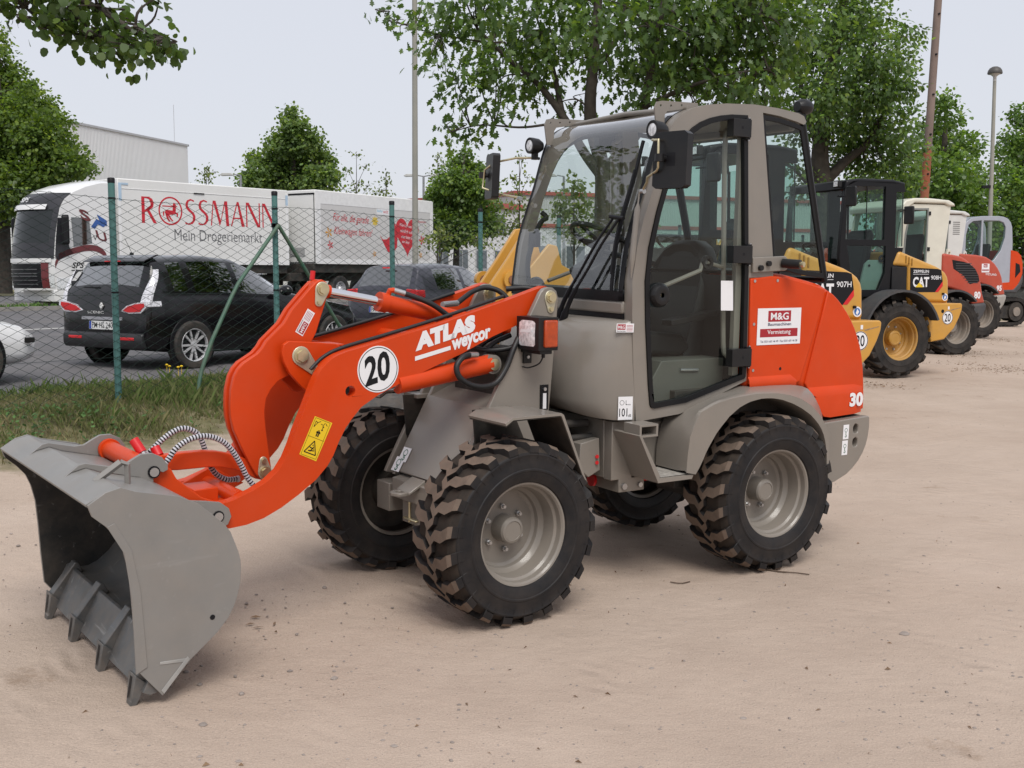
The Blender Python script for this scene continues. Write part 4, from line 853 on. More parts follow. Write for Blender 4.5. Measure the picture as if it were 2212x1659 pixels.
def small_sticker(b, o, u, v, n, w_, h_, kind):
    o, u, v, n = Vector(o), Vector(u).normalized(), Vector(v).normalized(), Vector(n).normalized()
    P = lambda a_, c_, k=0: o + u * a_ + v * c_ + n * (.0006 * k)
    b.use(WHITE).add([P(0, 0), P(w_, 0), P(w_, h_), P(0, h_)], [(0, 1, 2, 3)])
    if kind == 'mg':
        b.use(REDINK).add([P(w_ * .05, h_ * .3, 1), P(w_ * .52, h_ * .3, 1), P(w_ * .52, h_ * .92, 1), P(w_ * .05, h_ * .92, 1)], [(0, 1, 2, 3)])
        b.use(WHITE).text('M&G', P(w_ * .09, h_ * .42, 2), u, v, w_ * .39, h_ * .36, .01)
        b.use(INK).text('Baumaschinen', P(w_ * .05, h_ * .08, 1), u, v, w_ * .5, h_ * .14, .01)
        b.use(REDINK)
        for i in range(5): b.add([P(w_ * .58, h_ * (.14 + .16 * i), 1), P(w_ * .94, h_ * (.14 + .16 * i), 1), P(w_ * .94, h_ * (.19 + .16 * i), 1), P(w_ * .58, h_ * (.19 + .16 * i), 1)], [(0, 1, 2, 3)])
    elif kind == '101':
        b.use(INK).text('101', P(w_ * .08, h_ * .14, 1), u, v, w_ * .56, h_ * .36, .01); b.text('dB', P(w_ * .70, h_ * .12, 1), u, v, w_ * .2, h_ * .12); b.text('L', P(w_ * .52, h_ * .64, 1), u, v, w_ * .12, h_ * .2); b.text('WA', P(w_ * .68, h_ * .62, 1), u, v, w_ * .18, h_ * .06)
        for i in range(6):
            a0, a1 = math.pi / 3 * i, math.pi / 3 * (i + 1); q = lambda a_, r_: P(w_ * (.26 + r_ * math.cos(a_)), h_ * .74 + w_ * r_ * math.sin(a_), 1); b.add([q(a0, .17), q(a1, .17), q(a1, .145), q(a0, .145)], [(0, 1, 2, 3)])
    else:
        b.use(mat('green_ink', (0.02, 0.12, 0.07), .5, var=0)); q = lambda a_, r_, cz: P(w_ * .5 + w_ * r_ * math.cos(a_), h_ * cz + w_ * r_ * math.sin(a_), 1)
        for i in range(12):
            a0, a1 = math.pi / 6 * i, math.pi / 6 * (i + 1); b.add([q(a0, .26, .62), q(a1, .26, .62), q(a1, .20, .62), q(a0, .20, .62)], [(0, 1, 2, 3)])
        for i in range(8):
            a0, a1 = math.pi * 1.0 + math.pi / 6 * i, math.pi * 1.0 + math.pi / 6 * (i + 1); b.add([q(a0, .17, .22), q(a1, .17, .22), q(a1, .08, .22), q(a0, .08, .22)], [(0, 1, 2, 3)])
        b.add([P(w_ * .45, h_ * .26, 1), P(w_ * .55, h_ * .26, 1), P(w_ * .55, h_ * .48, 1), P(w_ * .45, h_ * .48, 1)], [(0, 1, 2, 3)])
b = F_(); small_sticker(b, (1.607, .0428, 1.281), (-.060, 0, .099), (-.034, 0, -.021), (0, 1, 0), .115, .040, 'mg'); b.build('arm_sticker', LD)
b = F_(); nn = Vector((.353, 0, .20)).normalized(); dn = Vector((-.20, 0, .353)).normalized()
small_sticker(b, Vector((.9175, -.240, .600)) + nn * .012, (0, 1, 0), dn, nn, .072, .074, 'tie'); small_sticker(b, Vector((.945, -.262, .552)) + nn * .012, (0, 1, 0), dn, nn, .074, .074, 'hook'); b.build('lifting_sticker', LD)
b = MB(); small_sticker(b, (.118, .5145, .842), (-.075, 0.018, 0), (.0, 0, 1), (.2, 1, 0), .076, .112, '101'); b.build('noise_sticker', LD); b = MB()
small_sticker(b, (.1345, .506, 1.262), (-.085, .035, 0), (-.05, 0, 1), (.4, 1, 0), .085, .042, 'mg'); b.build('cowl_sticker', LD)
# ---- counterweight
CW = [(-1.192, .744), (-1.565, .760), (-1.575, .752), (-1.578, .70), (-1.570, .64), (-1.556, .595), (-1.533, .552), (-1.504, .515), (-1.46, .478), (-1.411, .447), (-1.317, .413), (-1.223, .398), (-1.205, .43), (-1.195, .62)]
cap = lambda cx, z0, z1, r: [(cx + r * math.cos(t), z1 - r + r * math.sin(t)) for t in np.linspace(0, math.pi, 8)] + [(cx + r * math.cos(t), z0 + r + r * math.sin(t)) for t in np.linspace(math.pi, 2 * math.pi, 8)]
b = MB().use(GREY)
for sg in (1, -1): b.prism(CW, *sorted((sg * .555, sg * .605)), holes=[cap(-1.466, .668, .722, .019), cap(-1.466, .594, .646, .019)])
b.prism(CW, -.40, .40); b.use(DARK).prism([(x + .008, z) for x, z in CW], -.556, .556)
cwo = b.build('counterweight', LD, bevel=.012, seg=3)
b = MB(); small_sticker(b, (-1.362, .6066, .643), (-1, 0, 0), (-.02, 0, 1), (0, 1, 0), .045, .080, 'hook'); small_sticker(b, (-1.358, .6066, .556), (-1, 0, 0), (-.02, 0, 1), (0, 1, 0), .045, .080, 'tie'); b.build('lifting_sticker', cwo)
# ---- rear wheel arches
AI = resample([(-.246, .568), (-.279, .612), (-.315, .682), (-.38, .770), (-.457, .840), (-.53, .884), (-.60, .906), (-.68, .916), (-.76, .912), (-.821, .900), (-.90, .875), (-.967, .845), (-1.03, .81), (-1.085, .765), (-1.128, .715), (-1.155, .65), (-1.168, .58), (-1.175, .47)], 36)
AE = resample([(-.187, .584), (-.19, .66), (-.204, .762), (-.262, .872), (-.373, .914), (-.50, .934), (-.65, .944), (-.786, .938), (-.88, .922), (-.96, .898), (-1.03, .862), (-1.09, .815), (-1.14, .76), (-1.172, .70), (-1.185, .62), (-1.190, .47)], 36)
AO = resample([(-.187, .584), (-.19, .68), (-.215, .80), (-.299, .868), (-.348, .885), (-.477, .925), (-.661, .962), (-.85, .962), (-1.022, .957), (-1.075, .940), (-1.12, .905), (-1.165, .85), (-1.205, .78), (-1.215, .70), (-1.21, .60), (-1.20, .47)], 36)
for sg in (1, -1):
    b = MB().use(GREY)
    b.grid([[(x, sg * .30, z) for x, z in AI], [(x, sg * .655, z) for x, z in AI], [(x, sg * .672, z + .002) for x, z in AI], [(x, sg * .672, z) for x, z in AE], [(x, sg * .660, z + .008) for x, z in AE], [(x, sg * .60, z) for x, z in AO], [(x, sg * .44, z) for x, z in AO]])
    b.build('wheel_arch', LD, smooth=50)
# ---- rear chassis and step
b = MB().use(GREY); b.prism([(.115, .826), (.108, .540), (-.02, .530), (-.10, .532), (-.42, .53), (-.42, .78), (-.25, .83)], -.45, .40); b.box(-.02, .108, .40, .46, .535, .825); b.box(-.40, -.10, .38, .42, .56, .80)
b.use(DARK).box(-1.18, -.40, -.34, .34, .42, .80); b.box(-1.10, -.30, -.44, .44, .80, .95)
b.use(GREY).box(.06, .24, -.18, .18, .58, .66); b.box(.06, .24, -.18, .18, .50, .54); b.box(-.10, .06, .22, .46, .47, .54)
b.use(BOLT); b.cyl((.03, .46, .50), (.03, .472, .50), .016, 8); b.cyl((-.07, .46, .50), (-.07, .472, .50), .013, 8)
b.use(REDP); b.cyl((.075, .25, .50), (-.42, .25, .49), .034, 14); b.cyl((.15, .40, .65), (.158, .41, .65), .009, 8); b.cyl((.15, .40, .62), (.158, .41, .62), .009, 8); b.cyl((.22, .36, .625), (.228, .37, .625), .009, 8)
b.use(GREY).prism([(.25, .72), (.14, .74), (.13, .58), (.20, .55), (.26, .60)], .30, .40); b.prism([(.30, .68), (.40, .60), (.36, .54), (.26, .58)], .24, .30)
b.use(DARK).box(.18, .56, -.22, .22, .50, .80); b.cyl((.14, .30, .80), (.52, .22, .80), .022, 8); b.cyl((.14, .34, .74), (.52, .26, .72), .018, 8)
b.build('rear_chassis', LD, bevel=.006)
b = MB().use(GREY)
b.prism([(.095, .792), (.105, .785), (-.018, .548), (-.23, .548), (-.24, .570), (-.022, .572), (-.03, .578)], .40, .665)
b.prism([(.10, .835), (.10, .775), (-.012, .775), (-.012, .835)], .54, .660, holes=[[(.088, .825), (.088, .785), (0, .785), (0, .825)]])
b.use(mat('worn_step', (0.36, .34, .31), .6, var=.3, vscale=40)).box(-.225, -.03, .45, .655, .573, .575)
b.build('step', LD, bevel=.003)
# ------------------------------------------------------------------ the chain link fence
FG = mat('teal_fence_paint', (0.065, 0.185, 0.175), 0.45, var=0.12, vscale=5, dust=0.18, dcol=(0.20, 0.25, 0.22), dscale=6)
FW = mat('dark_green_wire', (0.012, 0.030, 0.023), 0.5, var=0.2)
FENCE = thing('chain_link_fence', 'green chain link fence with teal posts and braces between the sandy lot and the road', 'fence', (*FP, 0))
def fpt(s, z, off=0.0): x, y = xy_of(s, off); return (x - FP[0], y - FP[1], z)
POSTS = [-3.9, -1.95, 0.0, 1.955, 3.80, 5.55, 7.45, 9.4, 11.35, 13.3, 15.3, 17.3]
ZT = 2.39
for s_ in POSTS:
    b = MB().use(FG); r = .030; b.cyl(fpt(s_, -.05), fpt(s_, ZT), r, 18); b.use(INK).lathe([(r + .002, -.035), (r + .003, .004), (r * .8, .012), (0, .013)], c=fpt(s_, ZT), axis='z', n=18)
    b.use(INK); 
    for z in (1.38, 2.22): b.lathe([(r + .001, -.008), (r + .004, -.006), (r + .004, .006), (r + .001, .008)], c=fpt(s_, z), axis='z', n=16)
    b.build('post', FENCE, smooth=50)
for dirn, sb in ((-1, [(1.955, 2.05, .0), (1.35, 1.42, .02), (.98, .86, .05), (.86, .62, .06), (.74, .30, .10)]), (1, [(1.955, 2.05, 0), (2.55, 1.30, .02), (3.05, .66, .05), (3.28, .35, .08)])):
    b = MB().use(mat('green_brace_paint', (0.035, 0.115, 0.075), 0.5, var=0.15, vscale=5, dust=0.25, dscale=7)); P = [fpt(s_, z, .05 + o) for s_, z, o in sb]
    b.tube(resample(P, 14), .020, 10); b.use(INK).lathe([(.032, -.02), (.040, -.02), (.040, .02), (.032, .02)], c=fpt(1.955, 2.05), axis='z', n=14); b.build('brace', FENCE, smooth=60)
# woven mesh: zig-zag strands, and four line wires
def wires():
    s0, s1, z0 = -4.2, 17.3, .36; pw, ph = .0425, .0425; r = .0020; V = []; 
    ns = int((s1 - s0) / (2 * pw)); nh = 24
    k = np.arange(2 * nh + 1)
    for i in range(ns):
        base = s0 + 2 * pw * i
        f = 0.0 if i % 1 == 0 else 1
        offs_ = np.where((k + i) % 2 == 0, 0.0, 2 * pw) + 0.0015 * np.sin(k * 1.7 + i)
        ss_ = base + offs_; zz = z0 + ph * k
        sag = .018 * np.sin((ss_ - s0) * 1.65) * (k / (2 * nh)) 
        zz = zz * (ZT - .155 - z0) / (2 * nh * ph) + z0 * (1 - (ZT - .155 - z0) / (2 * nh * ph)) - sag
        dep = .0025 * np.where((k + i) % 2 == 0, 1, -1)
        V.append(np.stack([ss_, zz, dep], -1))
    V = np.array(V); a_, c_ = V[:, :-1].reshape(-1, 3), V[:, 1:].reshape(-1, 3)
    n = len(a_); d = c_ - a_; d = d / np.linalg.norm(d, axis=1, keepdims=True); nn = np.stack([-d[:, 1], d[:, 0], np.zeros(n)], -1); o = np.array([0, 0, 1.0])
    corners = [nn * r, -nn * r * .5 + o * r * .87, -nn * r * .5 - o * r * .87]
    pts = np.stack([a_ + q for q in corners] + [c_ + q for q in corners], 1)
    W = np.empty_like(pts); W[:, :, 0] = pts[:, :, 0] * FU[0] + pts[:, :, 2] * FU[1] + .034 * FU[1]; W[:, :, 1] = pts[:, :, 0] * FU[1] - pts[:, :, 2] * FU[0] - .034 * FU[0]; W[:, :, 2] = pts[:, :, 1]
    quads = np.array([[0, 1, 4, 3], [1, 2, 5, 4], [2, 0, 3, 5]]); idx = (np.arange(n)[:, None, None] * 6 + quads[None]).reshape(-1)
    me = bpy.data.meshes.new('wire_mesh'); me.vertices.add(n * 6); me.vertices.foreach_set('co', W.reshape(-1).astype(np.float32)); me.loops.add(len(idx)); me.loops.foreach_set('vertex_index', idx.astype(np.int32))
    m_ = n * 3; me.polygons.add(m_); me.polygons.foreach_set('loop_start', np.arange(0, m_ * 4, 4, dtype=np.int32)); me.update(calc_edges=True); me.validate()
    me.materials.append(FW); o = bpy.data.objects.new('wire_mesh', me); COL.objects.link(o); o.parent = FENCE
wires()
for z, sg in ((2.225, .018), (1.36, .01), (.80, .012)):
    b = MB().use(FW); P = [fpt(s_, z - sg * math.sin((s_ + 4.2) * 1.65) * (1 if z > 2 else .3), .036) for s_ in np.linspace(-4.2, 17.3, 120)]; b.tube(P, .0017 if z < 2 else .0022, 5)
    if z < 1: b.tube([fpt(1.02, z - .002, .036), fpt(1.16, z + .002, .036)], .006, 6)
    b.build('line_wire', FENCE, smooth=60)
# ------------------------------------------------------------------ the parked row of machines behind
BTYRE = mat('dusty_black_tyre', (0.022, 0.021, 0.021), 0.8, var=0.2, dust=0.45, dcol=(0.105, 0.088, 0.075), dscale=5, spec=0.2)
BTREAD = mat('dusty_brown_tread', (0.05, 0.043, 0.038), 0.9, var=0.25, dust=0.6, dcol=(0.14, 0.11, 0.09), dscale=9, spec=0.15)
BCAB = mat('black_cab_paint', (0.006, 0.006, 0.0075), 0.4, coat=0.05, spec=0.25, var=0.08)
ORANGE2 = mat('faded_red_paint', (0.44, 0.055, 0.024), 0.42, coat=0.15, var=0.06, dust=0.12)
BGLASS = glass('tinted_cab_glass', (0.62, 0.76, 0.71), f0=0.55)
DGREY = mat('dark_grey_plastic', (0.045, 0.047, 0.052), 0.6, var=0.12, dust=0.12)
def seg_arc(cx, cz, r, a0, a1, n=18): return [(cx + r * math.cos(R(a)), cz + r * math.sin(R(a))) for a in np.linspace(a0, a1, n)]
def place(ox, oy, oz, a):
    f = Vector((-math.cos(R(a)), -math.sin(R(a)), 0)); l = Vector((math.sin(R(a)), -math.cos(R(a)), 0))
    return Matrix(((f.x, l.x, 0, ox), (f.y, l.y, 0, oy), (0, 0, 1, oz), (0, 0, 0, 1)))
BW = None
def wheels(root, rim_m, wb, tr, Rt=.55, hw=.20):
    for i, (x, y) in enumerate(((0, tr), (0, -tr), (wb, tr), (wb, -tr))):
        if i == 0: w0 = sub('wheel', root); make_tyre(Rt, hw, .31, 18, .030, BTREAD, BTYRE, 'bar', w0); make_rim(.31, hw, rim_m, w0, hub=.10, nb=8, boff=.13); o = w0
        else: o = copy_tree(w0, root)
        o.matrix_local = Matrix.Translation((x, y, Rt)) @ (Matrix.Rotation(math.pi, 4, 'Z') if y < 0 else Matrix()) @ Matrix.Rotation(R(13 * i), 4, 'Y')
def front_end(root, body_m, arm_m, wb, h=1.0, wt=None):
    wt = wb - .1 if wt is None else wt
    b = MB().use(body_m)
    for y in (-.42, .38): b.prism([(wb - .75, .5), (wb - .75, 1.15), (wt - .50, 1.62 * h), (wt - .45, 1.80 * h), (wt - .36, 1.82 * h), (wt + .1, 1.30), (wt + .15, .95), (wb + .45, .5)], y, y + .04)
    b.box(wb - .7, wb + .3, -.38, .38, .5, 1.0); b.build('front_frame', root, bevel=.01)
    for y in ((-.34, .28) if wt < wb else (.0, .28)):
        b = MB().use(arm_m); b.prism([(wt - .24, 1.98 * h), (wt - .16, 1.97 * h), (wt + .04, 1.67), (wt + .20, 1.45), (wt + .42, 1.10), (wb + 1.25, .78), (wb + 1.6, .45), (wb + 1.55, .25), (wb + 1.1, .45), (wt + .1, 1.0), (wt - .12, 1.22), (wt - .44, 1.31), (wt - .80, 1.42), (wt - 1.02, 1.54), (wt - .98, 1.60), (wt - .62, 1.55), (wt - .34, 1.58)], y, y + .06); b.build('lift_arm', root, bevel=.008)
    b = MB().use(arm_m); b.cyl((wb + .9, 0, 1.0), (wb - .4, 0, 1.15), .06, 14); b.build('tilt_cylinder', root, bevel=.01)
    b = MB().use(STEEL); pr = [(wb + 2.35, .78), (wb + 1.95, .92), (wb + 1.62, .80), (wb + 1.48, .5), (wb + 1.6, .15), (wb + 1.85, .04), (wb + 2.5, .02)]
    b.prism(pr + offs(pr, .03)[::-1], -1.0, 1.0)
    for y in (-1.02, .99): b.prism(pr, y, y + .03)
    b.build('bucket', root, bevel=.005)
def fender_arc(root, m, r, hw, tr, a0, a1, cx=0, cz=.55, ov=.03):
    for sg in (1, -1):
        b = MB().use(m); o = seg_arc(cx, cz, r, a0, a1); i = seg_arc(cx, cz, r - .035, a0, a1); y0, y1 = sorted((sg * (tr - hw - .1), sg * (tr + hw + ov)))
        b.grid([[(x, y0, z) for x, z in i], [(x, y1, z) for x, z in i], [(x, y1, z) for x, z in o], [(x, y0, z) for x, z in o], [(x, y0, z) for x, z in i]]); b.build('wheel_fender', root, smooth=45)
def cab(root, m, prof, holes, hy, roof_m=None, glass_m=None, thick=.06, rg=None):
    """side frames with window holes, glass in the holes, windscreen, rear glass, roof and seat"""
    for sg in (1, -1):
        b = MB().use(m); b.prism(prof, *sorted((sg * (hy - thick), sg * hy)), holes=holes); b.build('cab_frame', root, bevel=.012)
        for h in holes:
            b = MB().use(glass_m); b.add([(x, sg * (hy - .02), z) for x, z in h], [tuple(range(len(h)))]); b.build('side_window', root)
    xs = [p[0] for p in prof]; zs = [p[1] for p in prof]; zt = max(zs); xf, xr = max(xs), min(xs)
    return zt, xf, xr
def seat_in(root, x, z, m=SEAT):
    b = MB().use(m); b.box(x, x + .5, -.25, .25, z, z + .14); b.prism([(x + .08, z + .1), (x - .06, z + .75), (x - .14, z + .8), (x - .18, z + .7), (x - .06, z + .05)], -.25, .25); b.build('seat', root, bevel=.05, seg=3)
    b = MB().use(BLACKP); b.prism([(x + 1.0, z - .5), (x + 1.05, z + .3), (x + .9, z + .45), (x + .8, z + .4), (x + .85, z - .5)], -.2, .2); b.tube([(x + .75 + .12 * math.cos(t), .18 * math.sin(t), z + .48 + .1 * math.cos(t)) for t in np.linspace(0, 6.283, 21)], .014, 6, False); b.build('steering_column', root)
# ---- yellow loaders
def yellow_loader(M, number, label):
    r = thing('wheel_loader', label, 'wheel loader', M=M, group='machines parked in a row')
    wheels(r, mat('dusty_yellow_rim', (0.45, 0.235, 0.035), 0.5, var=.1, dust=.35), 2.15, .755)
    # hood: cream-topped yellow shell with rounded crown
    HP = [(-.03, 1.60), (-.13, 1.815), (-.20, 1.80), (-.36, 1.745), (-.63, 1.66), (-.84, 1.595), (-.95, 1.545), (-1.02, 1.50), (-1.065, 1.44), (-1.085, 1.37), (-1.098, 1.05), (-.36, 1.07), (-.31, 1.08), (-.31, 1.59)]
    b = MB().use(CATY); b.prism(HP, -.69, .69); hd = b.build('engine_hood', r, bevel=.05, seg=4)
    b = MB().use(BLACKP)
    b.prism([(-.03, 1.585), (-.30, 1.585), (-.30, 1.08), (-.02, 1.10)], -.68, .68); b.prism([(-1.085, 1.45), (-1.12, 1.38), (-1.13, 1.08), (-1.098, 1.06)], -.60, .60); b.build('grille', hd, bevel=.01)
    for i in range(3):
        b = MB().use(mat('yellow_shadow_slot', (.30, .15, .02), .6)); b.box(-.27 - .055 * i, -.25 - .055 * i, .685, .7005, 1.64 - .02 * i, 1.745 - .02 * i); b.build('vent_slot', hd, bevel=.004)
    y = .6925
    for sg in (1, -1):
        q = lambda pts, k=0: [(x, sg * (y + .001 * k), z) for x, z in pts]
        b = MB().use(INK); b.add(q([(-.345, 1.572), (-.86, 1.552), (-.925, 1.535), (-.958, 1.37), (-.82, 1.210), (-.355, 1.212)]), [tuple(range(6))])
        b.use(REDP).add(q([(-.958, 1.37), (-.962, 1.30), (-.88, 1.212), (-.82, 1.211)], 1), [(0, 1, 2, 3)])
        ux = (-sg, 0, 0); x0 = -.40 if sg > 0 else -.70; yy = sg * (y + .001)
        b.use(WHITE).text('CAT', (x0, yy, 1.285), ux, (0, 0, 1), .30, .150, .035); b.text('ZEPPELIN', (x0, yy, 1.495), ux, (0, 0, 1), .29, .042, .012); b.box(*sorted((x0, x0 - sg * .29)), *sorted((sg * y, yy)), 1.472, 1.477)
        b.text(number, (-.735 if sg > 0 else -.925, yy, 1.395), ux, (0, 0, 1), .19, .060, .006)
        xc = -.52 if sg > 0 else -.57
        b.use(YELS).add(q([(xc + .075, 1.284), (xc - .075, 1.284), (xc, 1.355)], 2), [(0, 1, 2)])
        b.build('hood_decal', hd, smooth=0)
    b = MB().use(WHITE); b.prism(circ(-1.01, 1.135, .055, 20), .69, .694); b.use(mat('blue_ink', (.02, .13, .42), .5, var=0)).prism(circ(-1.01, 1.135, .040, 20), .694, .6945); b.use(WHITE).prism([(-1.035, 1.135), (-1.01, 1.165), (-.99, 1.12), (-1.01, 1.10)], .6945, .695); b.use(INK).cyl((-.965, .69, 1.185), (-.965, .72, 1.185), .016, 8); b.build('round_badge', hd, smooth=0)
    # lower body, counterweight
    b = MB().use(CATY); b.box(-1.09, -.35, -.66, .66, .95, 1.075); b.box(-.40, .95, -.40, .40, .62, 1.12); b.prism([(.50, .55), (.50, 1.15), (-.35, 1.15), (-.35, .95), (.0, .6)], -.52, .52); b.build('rear_chassis', r, bevel=.01)
    CWP = [(-.58, 1.045), (-1.215, 1.045), (-1.235, 1.02), (-1.225, .94), (-1.18, .83), (-1.09, .675), (-.91, .515), (-.66, .48), (-.60, .80)]
    b = MB().use(CATY); b.prism(CWP, -.82, .82); cw = b.build('counterweight', r, bevel=.025, seg=3)
    b = MB().use(WHITE); b.prism(circ(-.955, .835, .10, 30), .821, .824); b.use(INK).prism(circ(-.955, .835, .098, 30), .824, .8245, holes=[circ(-.955, .835, .090, 30)]); b.text('20', (-.895, .8255, .775), (-1, 0, 0), (0, 0, 1), .115, .12, .012); b.build('speed_sticker', cw, smooth=0)
    b = MB().use(WHITE); b.box(-.985, -.955, .82, .824, .955, 1.0); b.build('reflector', cw, smooth=0); b = MB().use(mat('scraped_paint', (.30, .20, .12), .7, var=.4, vscale=30)).prism([(-1.0, .95), (-1.20, .985), (-1.19, .975), (-1.02, .938)], .82, .8215); b.build('scrape_mark', cw, smooth=0); b = MB().use(INK).cyl((-.86, .82, .93), (-.86, .8215, .93), .028, 12); b.build('bolt_hole', cw, smooth=0)
    fender_arc(r, DGREY, .705, .20, .755, -12, 158)
    # cab
    PR = [(.80, 1.15), (.85, 1.45), (.91, 1.70), (.87, 2.30), (.85, 2.62), (.825, 2.70), (.77, 2.765), (.70, 2.79), (.2, 2.80), (-.04, 2.80), (-.22, 2.77), (-.235, 2.66), (-.08, 2.66), (-.08, 1.86), (-.23, 1.86), (-.20, 1.60), (-.02, 1.55), (0, 1.15)]
    H1 = [(.80, 1.97), (.80, 2.40), (.79, 2.60), (.74, 2.69), (.66, 2.72), (.12, 2.73), (.12, 1.97)]; H2 = [(.78, 1.88), (.72, 1.62), (.68, 1.25), (.20, 1.25), (.09, 1.50), (.09, 1.88)]
    cab(r, BCAB, PR, [H1, H2], .66, glass_m=BGLASS)
    b = MB().use(BCAB); b.prism([(.84, 2.66), (.82, 2.80), (.6, 2.835), (0, 2.835), (-.24, 2.80), (-.24, 2.74), (.7, 2.76)], -.66, .66); b.build('roof', r, bevel=.03, seg=3)
    b = MB().use(BGLASS); b.add([(.90, -.60, 1.70), (.90, .60, 1.70), (.85, .60, 2.66), (.85, -.60, 2.66)], [(0, 1, 2, 3)]); b.add([(.80, -.60, 1.2), (.80, .60, 1.2), (.90, .60, 1.69), (.90, -.60, 1.69)], [(0, 1, 2, 3)]); b.build('windshield', r)
    b = MB().use(BGLASS); b.add([(-.235, -.58, 1.88), (-.235, .60, 1.88), (-.225, .60, 2.68), (-.225, -.58, 2.68)], [(0, 1, 2, 3)]); b.add([(-.09, .645, 1.87), (-.228, .645, 1.87), (-.222, .645, 2.65), (-.09, .645, 2.65)], [(0, 1, 2, 3)]); b.build('rear_window', r)
    b = MB().use(BCAB)
    b.tube([(.45, .655, 1.97), (.45, .655, 2.72)], .008, 6); b.tube([(-.235, -.6, 1.88), (-.225, -.6, 2.68)], .02, 6); b.tube([(-.235, .62, 1.88), (-.225, .62, 2.70)], .008, 6); b.build('window_bar', r)
    seat_in(r, .12, 1.35)
    b = MB().use(mat('pale_inner_panel', (.20, .27, .25), .5, var=.08)); b.prism([(.52, 1.15), (.40, 1.62), (.33, 1.68), (.14, 1.68), (.05, 1.60), (.02, 1.15)], .56, .60); b.use(INK).cyl((.33, .60, 1.60), (.33, .61, 1.60), .018, 8); b.lathe([(.02, .0), (.055, .0), (.055, .02), (.02, .02)], c=(.12, .605, 1.70), n=14); b.build('inner_panel', r, bevel=.01)
    for sg in (1, -1):
        b = MB().use(BLACKP); b.prism([(-.09, -.13), (-.07, -.145), (.07, -.145), (.09, -.13), (.09, .12), (.07, .135), (-.07, .135), (-.09, .12)], -.02, .02, axis='x'); o = b.build('mirror', r, bevel=.015); o.location = (.90, sg * .87, 2.565); o.rotation_euler = (0, 0, R(14 * sg))
        b = MB().use(INK); b.tube([(0, 0, 0), (.03, -sg * .21, .0)], .008, 6); b.build('mirror_arm', o)
        b = MB().use(BLACKP); b.box(.86, .93, *sorted((sg * .50, sg * .62)), 2.70, 2.80); o = b.build('work_lamp', r, bevel=.012); b = MB().use(LENS); b.add([(.932, sg * .515, 2.715), (.932, sg * .605, 2.715), (.932, sg * .605, 2.785), (.932, sg * .515, 2.785)], [(0, 1, 2, 3)]); b.build('lens', o)
    front_end(r, CATY, CATY, 2.15, 1.0, 2.80)
    for y in (.42, -.42):
        b = MB().use(CATY); y += -.06 if y > 0 else 0; b.cyl((2.80, y - .04, 1.474), (2.80, y + .03, 1.474), .088, 20); b.use(mat('rusty_pin', (.22, .10, .05), .6)).cyl((2.80, y + .03, 1.474), (2.80, y + .05, 1.474), .048, 10); b.build('arm_pivot', r)
    return r
yellow_loader(place(5.252, 16.862, .075, 22), '908H', 'yellow wheel loader with black cab and 908H on its hood')
yellow_loader(place(2.46, 12.05, .015, 22), '907H', 'yellow wheel loader numbered 907H, mostly hidden behind the orange and grey loader')
